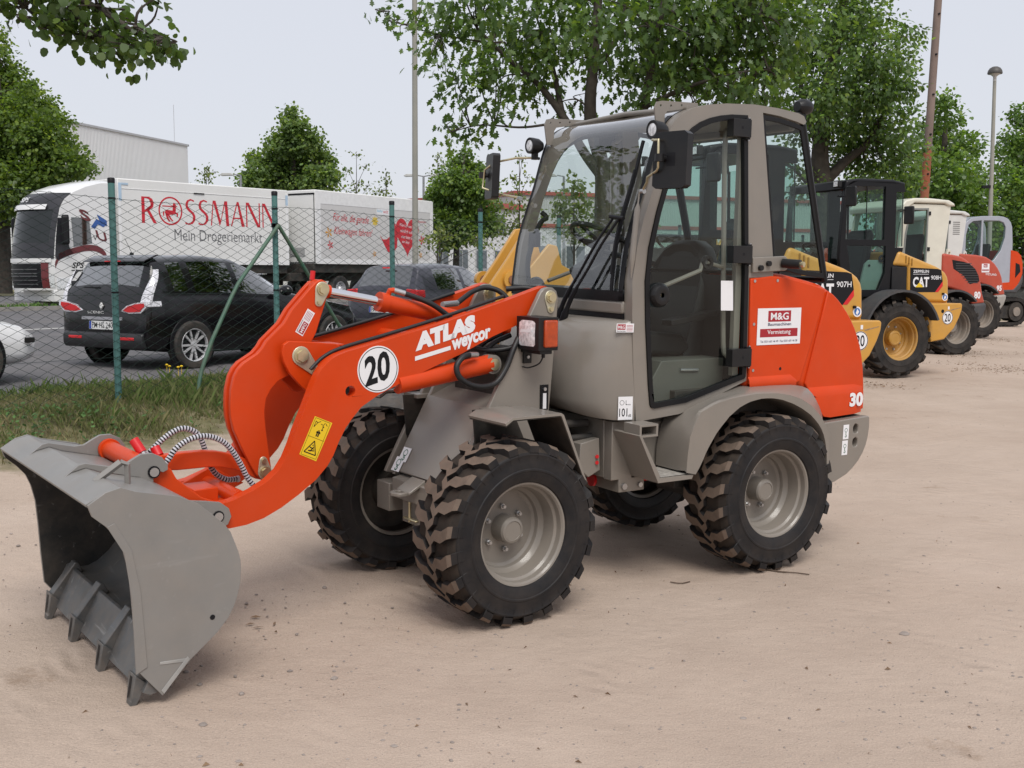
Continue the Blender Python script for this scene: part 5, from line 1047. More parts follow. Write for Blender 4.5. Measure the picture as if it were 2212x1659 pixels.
# ---- red loaders with cream cabs
def red_loader(M, number, label, white, sticker):
    r = thing('wheel_loader', label, 'wheel loader', M=M, group='machines parked in a row')
    wheels(r, mat('dusty_rim', (.20, .18, .16), .7, var=.15, dust=.5), 2.3, .76, .55, .21)
    HP = [(.20, 1.91), (.05, 1.90), (-.12, 1.878), (-.24, 1.855), (-.38, 1.79), (-.50, 1.71), (-.60, 1.61), (-.68, 1.50), (-.735, 1.39), (-.765, 1.27), (-.785, 1.17), (-.845, 1.02), (-.845, .97), (-.55, .955), (-.50, 1.02), (-.42, 1.12), (-.25, 1.20), (.0, 1.26), (.20, 1.30)]
    if white: HP[0] = (.55, 1.93); HP[-1] = (.55, 1.30)
    b = MB().use(ORANGE2); b.prism(HP, -.74, .74); hd = b.build('engine_hood', r, bevel=.06, seg=4)
    if not sticker:
        b = MB().use(INK); VP = [(-.012, 1.792), (-.30, 1.755), (-.44, 1.715), (-.58, 1.622), (-.66, 1.50), (-.695, 1.39), (-.46, 1.335), (-.30, 1.50), (-.05, 1.625)]; b.prism(VP, .735, .7415)
        b.use(DGREY)
        for i in range(9):
            z = 1.36 + .045 * i; xs_ = [p for p in VP]; b.box(-.66 + max(0, z - 1.5) * .8, -.10 - max(0, 1.62 - z) * 1.15, .7415, .746, z, z + .012)
        b.build('side_vent', hd, smooth=0)
    else:
        b = MB().use(WHITE); b.box(-.33, -.10, .74, .743, 1.50, 1.70); b.use(REDINK).box(-.27, -.155, .743, .744, 1.615, 1.69); b.box(-.315, -.115, .743, .744, 1.535, 1.57); b.use(WHITE).text('M&G', (-.17, .7448, 1.63), (-1, 0, 0), (0, 0, 1), .085, .04, .01); b.text('Vermietung', (-.125, .7448, 1.541), (-1, 0, 0), (0, 0, 1), .18, .024); b.text('WETLAND', (-.22, .7425, 1.44), (-1, 0, -.06), (.1, 0, 1), .34, .05, .01); b.build('rental_sticker', hd, smooth=0)
    b = MB().use(WHITE).text(number, (-.575, .742, 1.065), (-1, 0, 0), (.0, 0, 1), .155, .135, .04); b.build('model_number', hd)
    b = MB().use(DGREY if not white else mat('pale_dusty_bumper', (.30, .29, .27), .6, var=.15, dust=.3)); b.prism([(-.50, .965), (-.86, .99), (-.865, .90), (-.80, .74), (-.66, .60), (-.50, .56)], -.78, .78); b.build('counterweight', r, bevel=.05, seg=3)
    b = MB().use(DARK); b.box(-.5, 1.4, -.42, .42, .5, 1.30); b.box(-.2, 1.1, -.6, .6, 1.2, 1.36); b.build('rear_chassis', r)
    fender_arc(r, DGREY, .69, .21, .76, -5, 136, ov=-.06)
    before = set(r.children)
    PR = [(1.15, 1.30), (1.22, 1.75), (1.18, 2.30), (1.08, 2.72), (1.0, 2.80), (.2, 2.80), (.02, 2.79), (.13, 1.90), (.10, 1.30)]
    H1 = [(1.10, 1.80), (1.07, 2.25), (.98, 2.66), (.93, 2.71), (.56, 2.72), (.575, 1.80), (.60, 1.42), (1.06, 1.42)]
    cab(r, CREAM if not white else mat('white_cab_paint', (.62, .62, .60), .4, coat=.2, var=.04, dust=.1), PR, [H1], .70, glass_m=BGLASS)
    cm = CREAM if not white else MATS['white_cab_paint']
    b = MB().use(cm); b.prism([(1.18, 2.66), (1.20, 2.77), (1.10, 2.86), (.90, 2.905), (.55, 2.91), (.10, 2.885), (-.02, 2.83), (-.06, 2.775), (.10, 2.78), (.20, 2.82), (.9, 2.82), (1.05, 2.72)], -.74, .74); b.build('roof', r, bevel=.03, seg=3)
    b = MB().use(mat('door_frame_grey', (.20, .21, .20), .5)); b.prism(inset(H1, -.012), .700, .712, holes=[inset(H1, .022)]); b.build('door_frame', r, bevel=.004)
    b = MB().use(cm); b.prism([(.07, 1.98), (.05, 2.0), (.0, 1.96), (-.01, 1.90), (.05, 1.84), (.12, 1.84)], .66, .72, holes=[circ(.04, 1.915, .022, 10)]); b.build('lifting_eye', r, bevel=.008)
    b = MB().use(BGLASS); b.add([(1.21, -.64, 1.75), (1.21, .64, 1.75), (1.10, .64, 2.70), (1.10, -.64, 2.70)], [(0, 1, 2, 3)]); b.build('windshield', r)
    b = MB().use(BGLASS); b.add([(.06, -.62, 1.95), (.06, .62, 1.95), (.03, .62, 2.75), (.03, -.62, 2.75)], [(0, 1, 2, 3)]); b.build('rear_window', r)
    if white:
        b = MB().use(DGREY)
        for i in range(7): b.box(.22, .42, .70, .703, 2.36 + .045 * i, 2.375 + .045 * i)
        b.build('side_vent', r)
    for sg in (1, -1):
        b = MB().use(BLACKP); b.prism([(-.10, -.16), (.10, -.16), (.10, .16), (-.10, .16)], -.025, .025, axis='x'); o = b.build('mirror', r, bevel=.02); o.location = (1.20, sg * .93, 2.58); o.rotation_euler = (0, 0, R(14 * sg))
        b = MB().use(INK); b.tube([(0, 0, .08), (.04, -sg * .12, .10), (.0, -sg * .24, .10)], .010, 6); b.build('mirror_arm', o)
    b = MB().use(BLACKP)
    for z in (1.95, 2.60): b.box(.50, .55, .70, .715, z, z + .07)
    b.build('hinge', r)
    seat_in(r, .35, 1.5)
    if white:
        for o in r.children:
            if o not in before: o.location.x += .34
    front_end(r, ORANGE2, ORANGE2, 2.3, 1.02); return r
red_loader(place(7.894, 21.462, .029, 22), '80', 'red wheel loader with cream cab, black louvred side vent and white 80', False, False)
red_loader(place(10.484, 26.462, .10, 22), '95', 'red wheel loader with white cab, white hood sticker and white 95', True, True)
# ---- small excavator with silver cab
def excavator(M, label):
    r = thing('excavator', label, 'excavator', M=M, group='machines parked in a row')
    PR = [(1.80, 1.15), (1.90, 1.60), (1.90, 2.55), (1.80, 2.85), (1.60, 2.97), (1.20, 3.03), (.60, 3.04), (.42, 3.02), (.28, 2.97), (.18, 2.88), (.12, 2.74), (.08, 2.3), (.06, 1.22), (.5, 1.12)]
    H1 = [(1.78, 1.75), (1.78, 2.5), (1.70, 2.78), (1.55, 2.88), (1.24, 2.91), (1.24, 1.75)]; H2 = [(1.17, 2.91), (.60, 2.91), (.44, 2.86), (.36, 2.74), (.37, 2.45), (.50, 2.10), (.72, 1.84), (.95, 1.70), (1.17, 1.66)]
    cab(r, SILVER, PR, [H1, H2], .52, glass_m=BGLASS, thick=.08)
    b = MB().use(SILVER); b.prism([(1.80, 2.85), (1.60, 2.97), (1.20, 3.03), (.60, 3.04), (.28, 2.97), (.25, 2.92), (.6, 2.99), (1.5, 2.93)], -.50, .50); b.build('roof', r, bevel=.02)
    b = MB().use(BGLASS); b.add([(1.88, -.45, 1.6), (1.88, .45, 1.6), (1.86, .45, 2.6), (1.86, -.45, 2.6)], [(0, 1, 2, 3)]); b.build('windshield', r)
    b = MB().use(ORANGE); b.prism([(.14, 2.10), (-.10, 2.06), (-.24, 1.95), (-.31, 1.75), (-.32, 1.45), (-.22, 1.22), (-.05, .99), (1.8, .97), (1.8, 1.15), (.14, 1.2)], -.75, .53); b.use(INK).prism([(-.05, 1.75), (-.20, 1.70), (-.24, 1.50), (-.05, 1.32)], .53, .535); b.build('engine_cover', r, bevel=.06, seg=4)
    b = MB().use(DGREY); b.prism([(-.33, 1.42), (-.34, 1.25), (-.26, 1.02), (-.10, .90), (1.8, .88), (1.8, .97), (.0, 1.0), (-.2, 1.18)], -.76, .55); b.build('bumper', r, bevel=.03)
    seat_in(r, .75, 1.5)
    b = MB().use(BTYRE)
    for y0, y1 in ((.30, .70), (-.90, -.50)):
        tr_ = seg_arc(.0, .38, .38, 90, 270) + seg_arc(2.0, .38, .38, -90, 90); b.prism(tr_, y0, y1, holes=[seg_arc(.0, .38, .30, 90, 270) + seg_arc(2.0, .38, .30, -90, 90)])
        n = 44
        for k in range(n):
            p = resample(tr_ + [tr_[0]], n + 1)[k]; b.box(p[0] - .022, p[0] + .022, y0, y1, p[1] - .022, p[1] + .022)
        b.use(DARK).cyl((0, y0, .38), (0, y1 - .03, .38), .27, 18); b.cyl((2.0, y0, .38), (2.0, y1 - .03, .38), .27, 18); b.use(mat('dusty_rim', (.2, .18, .16), .7)).cyl((0, y1 - .03, .38), (0, y1, .38), .13, 14); b.use(DARK).box(.2, 1.8, y0 + .05, y1 - .08, .2, .55); b.use(BTYRE)
    b.use(DARK).box(.2, 1.8, -.5, .35, .45, .9); b.build('track', r)
    b = MB().use(ORANGE); b.prism([(1.7, 1.0), (1.9, 1.0), (2.9, 2.5), (3.1, 2.6), (4.4, 1.9), (4.4, 1.75), (3.1, 2.3), (2.95, 2.2), (2.1, .95)], -.55, -.40); b.prism([(4.3, 1.95), (4.5, 1.9), (4.3, .5), (4.15, .5)], -.55, -.40); b.build('boom', r, bevel=.02)
    return r
excavator(place(13.948, 31.964, .134, 22), 'red mini excavator with rounded silver cab, last machine but one in the row')
# ---- a dark roller at the far end, cut by the picture's edge
def roller(M, label):
    r = thing('road_roller', label, 'road roller', M=M, group='machines parked in a row')
    for x in (0, 1.9):
        w_ = sub('drum', r, (x, 0, .62)); b = MB().use(STEEL); b.lathe([(.001, -.8), (.55, -.8), (.62, -.78), (.62, .78), (.55, .8), (.001, .8)], n=40); b.build('drum_shell', w_)
        b = MB().use(CATY); b.prism([(x - .62, .62), (x - .62, .72), (x, 1.36), (x + .62, .72), (x + .62, .62)], .81, .90); b.build('drum_yoke', r, bevel=.02)
    b = MB().use(DGREY); b.prism([(-.55, 1.0), (-.7, 1.35), (-.45, 1.75), (.6, 1.75), (.7, 1.25), (1.3, 1.2), (1.4, 1.7), (2.4, 1.65), (2.5, 1.0)], -.7, .7); b.build('body', r, bevel=.05)
    b = MB().use(INK)
    for x in (.2, 1.3):
        for y in (-.6, .6): b.cyl((x, y, 1.7), (x, y, 2.6), .03, 8)
    b.box(.1, 1.4, -.7, .7, 2.6, 2.68); b.build('roll_bar', r, bevel=.02); return r
roller(place(18.9, 38.2, .13, 22), 'dark road roller with yellow yokes at the far right end of the row')
# ------------------------------------------------------------------ cars parked beyond the fence
CARGLASS = glass('dark_car_glass', (0.16, 0.19, 0.19), f0=3.6)
CTYRE = mat('car_tyre', (0.016, 0.016, 0.017), 0.75, var=0.1, dust=0.2)
ALLOY = mat('alloy_rim', (0.66, 0.66, 0.68), 0.35, metal=0.4, var=0.05)
PLATE = mat('number_plate', (0.72, 0.72, 0.70), 0.4, var=0.02)
CARINT = mat('car_interior', (0.02, 0.02, 0.022), 0.8, var=0.1)
def car_wheel(parent, x, y, sg, r=.32, spokes=10):
    w_ = sub('wheel', parent, (x, y, r)); 
    if sg < 0: w_.rotation_euler = (0, 0, math.pi)
    b = MB().use(CTYRE); b.lathe([(.215, -.09), (.26, -.105), (.30, -.10), (r, -.08), (r + .003, 0), (r, .08), (.30, .10), (.26, .105), (.215, .09)], n=40); b.build('tyre', w_)
    b = MB().use(ALLOY); b.lathe([(.222, .085), (.215, .098), (.205, .092), (.20, .03)], n=40); b.lathe([(.05, .05), (.045, .075), (0, .078)], n=16)
    for k in range(spokes):
        a = 2 * math.pi * (k + (.18 if k % 2 else 0)) / spokes; c, s_ = math.cos(a), math.sin(a); q = lambda rr, t, yy: (rr * c - t * s_, yy, rr * s_ + t * c)
        b.add([q(.03, -.014, .07), q(.03, .014, .07), q(.21, .013, .085), q(.21, -.013, .085), q(.03, -.014, .03), q(.03, .014, .03), q(.21, .013, .05), q(.21, -.013, .05)], [(0, 1, 2, 3), (0, 3, 7, 4), (1, 5, 6, 2)])
    b.use(INK).lathe([(.205, .0), (.0, .0)], n=24); b.build('rim', w_); return w_
def car(M, label, paint, ST, windows, rear_glass, front_glass, wb, wr=.32, side_y=None):
    r = thing('parked_car', label, 'car', M=M, group='cars parked along the road')
    xs = [s_[0] for s_ in ST]
    def sec(x):
        v = [np.interp(x, xs, [s_[i] for s_ in ST]) for i in range(1, 7)]; return v
    X_ = sorted(set([round(v, 3) for v in list(np.linspace(xs[0], xs[-1], 40)) + xs + [w_ for p in windows for w_ in p[:2]] + list(rear_glass) + list(front_glass)]))
    rows = []
    for x in X_:
        zb, zbelt, zt, hl, hb, hr = sec(x); zm = zb + (zbelt - zb) * .55
        hp = [(0, zb), (hl * .86, zb), (hl * .97, zb + .06), (hl, zb + (zbelt - zb) * .28), (hl * .995, zm), (hl * 1.0, zb + (zbelt - zb) * .78), (hb * 1.0, zbelt - .02), (hb - .012, zbelt + .012), (hb + (hr - hb) * .5, zbelt + (zt - zbelt) * .5), (hr + .02, zt - .075 if zt - zbelt > .2 else zt - .03), (hr, zt - .055 if zt - zbelt > .2 else zt - .025), (hr - .10, zt - .008), (hr * .45, zt + .016), (0, zt + .02)]
        rows.append([(x, -y, z) for y, z in hp] + [(x, y, z) for y, z in hp[::-1][1:]])
    n = len(rows[0]); vs = [p for q in rows for p in q]; body, gls = [], []
    for i in range(len(rows) - 1):
        xm = (X_[i] + X_[i + 1]) / 2
        for j in range(n - 1):
            jj = j if j < 13 else 2 * 13 - 1 - j; f = (i * n + j, i * n + j + 1, (i + 1) * n + j + 1, (i + 1) * n + j); g_ = False
            if jj in (7, 8) and any(p[0] <= xm <= p[1] for p in windows): g_ = True
            if jj in (11, 12) and (rear_glass[0] <= xm <= rear_glass[1] or front_glass[0] <= xm <= front_glass[1]): g_ = True
            (gls if g_ else body).append(f)
    b = MB().use(paint); b.add(vs, body); b.add(rows[0], [tuple(range(n))]); b.add(rows[-1], [tuple(range(n))]); bo = b.build('body', r, smooth=50, dbl=True)
    b = MB().use(CARGLASS); b.add(vs, gls); b.build('window_glass', r, smooth=50)
    b = MB().use(CARINT); x0, x1 = rear_glass[0] + .1, front_glass[1] - .1; b.box(x0, x1, -.70, .70, .35, .80); 
    for xx in (x0 + .5, x0 + 1.55):
        for yy in (-.4, .4): b.box(xx, xx + .14, yy - .22, yy + .22, .8, 1.18); b.box(xx + .02, xx + .10, yy - .12, yy + .12, 1.18, 1.36)
    b.build('interior', r, bevel=.03)
    for x in (0, wb):
        hl = sec(x)[3]
        for sg in (1, -1):
            b = MB().use(INK); b.lathe([(wr + .055, .0), (wr + .05, .006), (.0, .006)] if sg > 0 else [(wr + .055, .0), (wr + .05, -.006), (.0, -.006)], c=(x, sg * (hl + .001), wr + .01), n=40); b.build('wheel_arch', r)
        for sg in (1, -1): car_wheel(r, x, sg * (hl - .050), sg, wr)
    return r, sec
def number_plate(b, o, u, n, body):
    o, u, n = Vector(o), Vector(u).normalized(), Vector(n).normalized(); v = Vector((0, 0, 1)) - n * n.z; v.normalize()
    P = lambda a_, c_, k: o + u * a_ + v * c_ + n * k
    b.use(PLATE).add([P(0, 0, 0), P(.52, 0, 0), P(.52, .11, 0), P(0, .11, 0)], [(0, 1, 2, 3)])
    b.use(mat('eu_blue', (.01, .05, .35), .5, var=0)).add([P(.004, .004, .001), P(.045, .004, .001), P(.045, .106, .001), P(.004, .106, .001)], [(0, 1, 2, 3)])
    b.use(INK).text(body, P(.06, .018, .001), u, v, .43, .075, .004)
def carM(s, d_right, half, zg, ang=0):
    u = Vector((FU[0], FU[1], 0)); u.rotate(Matrix.Rotation(R(ang), 3, 'Z')); lft = Vector((-u.y, u.x, 0)); x, y = xy_of(s, d_right); o = Vector((x, y, zg)) + lft * half
    return Matrix(((u.x, lft.x, 0, o.x), (u.y, lft.y, 0, o.y), (0, 0, 1, o.z), (0, 0, 0, 1)))
BLACKCAR = mat('black_car_paint', (0.004, 0.004, 0.006), 0.12, coat=0.40, spec=0.25, var=0.05, dust=0.02)
ST1 = [(-.82, .42, .62, .66, .70, .70, .62), (-.80, .36, .70, .94, .83, .80, .74), (-.775, .34, .90, 1.02, .885, .85, .76), (-.73, .30, 1.0, 1.08, .90, .868, .76), (-.50, .25, 1.02, 1.445, .905, .876, .66), (-.40, .24, 1.02, 1.465, .905, .88, .66), (0, .22, 1.01, 1.485, .905, .885, .66), (.5, .20, .995, 1.50, .905, .885, .65), (1.0, .20, .975, 1.46, .905, .88, .63), (1.45, .20, .955, 1.28, .905, .88, .66), (1.95, .20, .935, 1.00, .905, .88, .72), (2.2, .20, .90, .955, .90, .87, .70), (2.7, .22, .82, .90, .89, .85, .64), (3.2, .24, .74, .80, .85, .80, .60), (3.42, .28, .62, .68, .72, .68, .52), (3.50, .36, .52, .55, .5, .5, .4)]
c1, sec1 = car(carM(3.41, -3.14, .905, .30, 1), 'glossy black compact people carrier parked beyond the fence, seen from behind', BLACKCAR, ST1, [(-.27, -.02), (.10, .80), (.90, 1.62)], (-.72, -.515), (1.05, 1.95), 2.70)
for sg in (1, -1):
    b = MB(); PL = mat('pale_lamp_plastic', (.66, .66, .70), .2, coat=.6, var=.3, vscale=40)
    b.use(PL).prism([(sg * .40, .775), (sg * .52, .845), (sg * .70, .885), (sg * .90, .905), (sg * .915, .84), (sg * .80, .755), (sg * .55, .745)], -.826, -.55, axis='x')
    b.use(REDP).prism([(sg * .44, .782), (sg * .54, .835), (sg * .70, .868), (sg * .86, .880), (sg * .87, .84), (sg * .78, .772), (sg * .55, .760)], -.832, -.70, axis='x')
    b.use(PL); tl_ = [(-.80, .70, .87, .91), (-.77, .72, .98, .91), (-.72, .74, 1.08, .905), (-.66, .75, 1.17, .885), (-.61, .755, 1.25, .85), (-.575, .75, 1.31, .81)]
    b.grid([[(x - .006, sg * (y0 + .06), z), (x - .016, sg * (y0 + y1 + .06) / 2, z), (x + .03, sg * (y1 + .004), z), (x + .07, sg * (y1 + .007), z)] for x, y0, z, y1 in tl_])
    b.build('tail_light', c1, smooth=40)
    b = MB().use(REDP); b.box(-.868, -.85, *sorted((sg * .40, sg * .68)), .40, .44); b.build('reflector', c1, bevel=.01)
b = MB().use(mat('light_grey_trim', (.42, .42, .45), .3, metal=.4)); b.box(-.832, -.80, -.42, .42, .655, .695); b.use(PLATE).prism([(.0, .0), (.035, .045), (.0, .09), (-.035, .045)], -.835, -.812, axis='x'); o_ = b
b.v = [((x, y, z + .79) if (abs(y) < .04 and z < .1) else (x, y, z)) for x, y, z in b.v]
b.text('SCENIC', (-.822, .30, .735), (0, -1, 0), (0, 0, 1), .34, .034, .006); b.build('tailgate_trim', c1)
b = MB(); number_plate(b, (-.829, .27, .53), (0, -1, 0), (-1, 0, .05), 'PM HS 240'); b.build('number_plate', c1, smooth=0)
b = MB().use(mat('dark_bumper', (.016, .016, .018), .45)); b.prism([(-.82, .28), (-.86, .34), (-.86, .45), (-.84, .49), (-.78, .50), (-.74, .30)], -.82, .82); b.build('bumper', c1, bevel=.04, seg=3)
b = MB().use(BLACKCAR); b.prism([(-.60, 1.41), (-.585, 1.425), (-.38, 1.50), (-.30, 1.497), (-.38, 1.475)], -.64, .64); b.use(REDP).box(-.605, -.59, -.16, .16, 1.410, 1.425); b.use(INK).tube([(-.25, 0, 1.50), (-.24, 0, 1.53)], .03, 8); b.tube([(-.24, 0, 1.53), (-.36, 0, 1.72)], .004, 5); b.tube([(-.735, .45, 1.075), (-.76, .10, 1.075)], .014, 6); b.build('roof_spoiler', c1, bevel=.01)
for sg in (1, -1):
    b = MB().use(BLACKCAR); b.ball((1.62, sg * 1.0, 1.02), .11, 8, (.7, 1, .7)); b.build('door_mirror', c1, smooth=70)
for o in c1.children:                                              # short tailed body
    if o.type == 'MESH' and not o.name.startswith('wheel'):
        for v in o.data.vertices:
            if v.co.x < -.1: v.co.x = -.1 + (v.co.x + .1) * .86
GREYCAR = mat('slate_grey_car_paint', (0.05, 0.05, 0.066), 0.25, metal=0.3, coat=0.4, var=0.05)
ST2 = [(x, zb, zbe * .955, zt * .965, a * .95, bb * .95, c * .95) for x, zb, zbe, zt, a, bb, c in ST1]
c2, sec2 = car(carM(10.05, -4.15, .86, .30, 0), 'slate grey hatchback with red tail lights parked ahead of the black car', GREYCAR, ST2, [(-.15, .62), (.72, 1.55)], (-.74, -.505), (1.05, 1.95), 2.50, .30)
for sg in (1, -1):
    b = MB().use(REDP); b.prism([(sg * .56, .83), (sg * .60, .99), (sg * .86, .97), (sg * .87, .86), (sg * .84, .76)], -.80, -.56, axis='x'); b.build('tail_light', c2, bevel=.02)
b = MB().use(REDP)
for sg in (): b.add([(-.80, sg * .56, .83), (-.73, sg * .62, .99), (-.60, sg * .84, .97), (-.66, sg * .87, .86), (-.75, sg * .84, .76)], [tuple(range(5))])
b.add([(-.60, -.14, 1.36), (-.60, .14, 1.36), (-.585, .14, 1.385), (-.585, -.14, 1.385)], [(0, 1, 2, 3)]); b.build('brake_light', c2, smooth=0)
b = MB().use(INK); b.tube([(-.72, .30, 1.02), (-.72, -.15, 1.05)], .014, 6); b.tube([(-.30, 0, 1.44), (-.42, 0, 1.62)], .005, 5); b.build('rear_wiper', c2)
b = MB(); number_plate(b, (-.835, .27, .55), (0, -1, 0), (-1, 0, .05), 'PM SR 512'); b.v = b.v; b.build('number_plate', c2, smooth=0)
b = MB().use(mat('dark_bumper', (.016, .016, .018), .45)); b.prism([(-.80, .26), (-.84, .32), (-.84, .44), (-.76, .46), (-.72, .30)], -.78, .78); b.build('bumper', c2, bevel=.04)
WHITECAR = mat('white_car_paint', (0.80, 0.80, 0.81), 0.25, coat=0.5, var=0.01, dust=0.02)
ST3 = [(x, zb, zbe * .86, zt * .88, a, bb, c) for x, zb, zbe, zt, a, bb, c in ST1]
c3, sec3 = car(carM(-2.22, -2.96, .90, .30, 1), 'white car behind the black one, only its front wing and wheel in view', WHITECAR, ST3, [(-.1, .70), (.80, 1.6)], (-.72, -.5), (1.05, 1.95), 2.58, .31)
for sg in (1, -1):
    b = MB().use(BLACKP); b.box(3.18, 3.34, *sorted((sg * .80, sg * .845)), .47, .53); b.build('side_marker', c3, bevel=.01)
    b = MB().use(LENS); b.add([(3.415, sg * .50, .55), (3.35, sg * .66, .56), (3.34, sg * .64, .61), (3.40, sg * .50, .60)], [(0, 1, 2, 3)]); b.build('headlight', c3)
# ------------------------------------------------------------------ the delivery truck and its trailer
BOXW = mat('white_box_body', (0.74, 0.74, 0.725), 0.45, var=0.03, vscale=.6, dust=0.06, dscale=.8)
CABW = mat('white_cab_body', (0.74, 0.74, 0.74), 0.3, coat=0.5, var=0.02)
CABG = mat('anthracite_cab', (0.026, 0.026, 0.032), 0.4, coat=0.15, var=0.05)
MAROON = mat('maroon_stripe', (0.14, 0.022, 0.026), 0.35, coat=0.3, var=0.03)
BLUES = mat('blue_stripe', (0.03, 0.10, 0.34), 0.35, coat=0.3, var=0.03)
LOGOR = mat('logo_red', (0.56, 0.02, 0.035), 0.45, var=0.02)
def frame_(px, py, pz, fx, fy):
    f = Vector((fx, fy, 0)).normalized(); l = Vector((-f.y, f.x, 0)); return Matrix(((f.x, l.x, 0, px), (f.y, l.y, 0, py), (0, 0, 1, pz), (0, 0, 0, 1)))
TK = thing('delivery_truck', 'white box truck with red lettering on its side and a maroon striped cab', 'truck', M=frame_(-12.1, 34.5, .47, -.645, -.765))
Wd = 2.5                                            # x forward, the visible left side is y = 0, body runs to y = -Wd
LB = 6.55
b = MB().use(BOXW); b.box(-LB, 0, -Wd, 0, 1.42, 4.03); bx = b.build('box_body', TK, bevel=.03)
b = MB().use(mat('box_edge_trim', (.78, .78, .78), .4)); 
for z0, z1 in ((1.42, 1.56), (3.72, 3.735)): b.box(-LB, 0, 0, .012, z0, z1)
b.box(-.10, 0, 0, .012, 1.56, 3.9); b.box(-LB, -LB + .10, 0, .012, 1.56, 3.9); b.use(mat('pale_blue_corner', (.42, .55, .68), .4)).box(-.12, -.02, .012, .016, 3.35, 3.90); b.box(-.35, -.12, .012, .016, 3.84, 3.90); b.box(-LB + .02, -LB + .12, .012, .016, 3.5, 3.85); b.use(INK).box(-3.1, -2.7, .012, .03, 3.70, 3.735); b.build('box_trim', bx)
def letters(b, word, x, z, h, gap, y):
    """thick and thin stroked capitals, drawn rightwards (towards -x)"""
    G_ = {'R': (.62, [[(0, 0), (.13, 0), (.13, 1), (0, 1)], [(.13, 1), (.40, 1), (.13, .94)], [(.30, 1), (.46, .93), (.53, .78), (.50, .62), (.36, .51), (.13, .49), (.13, .43), (.22, .43), (.30, .46), (.38, .58), (.39, .76), (.33, .90), (.22, .94), (.13, .94)], [(.22, .47), (.34, .49), (.64, 0), (.50, 0)]]),
          'S': (.50, [[(.44, .96), (.28, 1.01), (.12, .95), (.04, .80), (.07, .64), (.18, .53), (.32, .43), (.38, .33), (.36, .17), (.26, .06), (.14, .05), (.02, .10), (.02, .03), (.18, -.01), (.36, .04), (.48, .18), (.49, .34), (.42, .47), (.28, .58), (.17, .68), (.15, .80), (.20, .91), (.30, .95), (.44, .90)]]),
          'M': (.86, [[(.0, 0), (.05, 0), (.15, 1), (.11, 1)], [(.11, 1), (.24, 1), (.48, .18), (.42, .0)], [(.42, 0), (.47, .10), (.72, 1), (.67, 1)], [(.67, 1), (.80, 1), (.88, 0), (.74, 0)]]),
          'A': (.66, [[(0, 0), (.055, 0), (.36, 1), (.31, 1)], [(.31, 1), (.40, 1), (.68, 0), (.53, 0)], [(.14, .36), (.50, .36), (.50, .31), (.13, .31)]]),
          'N': (.72, [[(0, 0), (.055, 0), (.055, 1), (0, 1)], [(0, 1), (.14, 1), (.70, 0), (.56, 0)], [(.645, 0), (.70, 0), (.70, 1), (.645, 1)]])}
    for ch in word:
        if ch == 'O':
            r = .53; cx, cz = x - r * h, z + .5 * h
            b.prism([(cx + h * q * .53 * math.cos(t), cz + h * q * .55 * math.sin(t)) for q in (1,) for t in np.linspace(0, 2 * math.pi, 32, endpoint=False)], y, y + .004, holes=[[(cx + h * .47 * math.cos(t), cz + h * .49 * math.sin(t)) for t in np.linspace(0, 2 * math.pi, 32, endpoint=False)]])
            q = lambda P_: [(cx - h * u, cz + h * v) for u, v in P_]
            # horse-bodied figure of the emblem in simple shapes: body, forelegs, hind legs, torso, bow
            for P_ in ([(-.26, -.06), (-.20, .04), (.10, .02), (.22, .06), (.24, -.08), (.10, -.14), (-.18, -.16)], [(.10, .0), (.24, .02), (.24, .26), (.16, .34), (.10, .22)], [(.22, -.04), (.34, -.08), (.32, -.22), (.27, -.22), (.27, -.12), (.20, -.12)], [(-.24, -.08), (-.14, -.12), (-.10, -.26), (-.02, -.40), (-.08, -.42), (-.18, -.28)], [(-.16, -.12), (-.08, -.12), (.04, -.30), (.12, -.38), (.06, -.40), (-.04, -.30)], [(-.36, .20), (.30, .20), (.30, .16), (-.36, .16)], [(-.28, -.02), (-.34, -.06), (-.33, -.20), (-.28, -.18)]):
                b.prism(q(P_), y, y + .004)
            x -= 1.06 * h + gap; continue
        wd, polys = G_[ch]
        for P_ in polys: b.prism([(x - u * h, z + v * h) for u, v in P_], y, y + .004)
        x -= wd * h + gap
b = MB().use(LOGOR); letters(b, 'ROSSMANN', -.80, 2.70, .82, .085, .001); b.build('box_lettering', bx, smooth=0)
b = MB().use(mat('grey_lettering', (.13, .13, .14), .5, var=0)).text('Mein Drogeriemarkt', (-1.95, .003, 2.06), (-1, 0, 0), (0, 0, 1), 3.45, .48, -.006); b.build('slogan', bx, smooth=0)
# cab
sx = 1.03
FP_ = [(2.05, .62), (2.10, .95), (2.10, 1.6), (2.04, 2.2), (1.94, 2.75), (1.86, 3.05), (1.72, 3.30), (1.45, 3.52), (1.05, 3.70), (.60, 3.83), (.25, 3.86), (.22, .62)]
def cprof(y):
    u = (y + Wd / 2) / (Wd / 2); k = .48 * (1 - u * u) if abs(u) < 1 else 0
    return [(x + (k if x > 1.8 else k * max(0, (x - .25) / 1.55)), z + (.10 * (1 - u ** 4) * min(1, max(0, (z - 3.1) / .3)))) for x, z in FP_]
b = MB().use(CABW); rows = []
for y in np.linspace(-Wd, 0, 21): rows.append([(x, y, z) for x, z in cprof(y)])
b.grid(rows, True); b.add(rows[0], [tuple(range(len(FP_)))]); b.add(rows[-1], [tuple(range(len(FP_)))]); cabo = b.build('cab', TK, smooth=40)
def front(b, y0, y1, zx, off=.012, n=21):
    off += .012
    """sheet laid on the curved cab front between heights"""
    ys = [y0 + (y1 - y0) * i / (n - 1) for i in range(n)]; P_ = [cprof(y)[:10] for y in ys]
    b.grid([[(float(np.interp(z, [q[1] for q in p], [q[0] for q in p])) + off, y, z) for y, p in zip(ys, P_)] for z in zx])
b = MB().use(glass('truck_glass', (.10, .12, .12), f0=1.0)); front(b, -Wd + .14, -.14, np.linspace(2.02, 2.98, 6)); b.build('windshield', cabo, smooth=60)
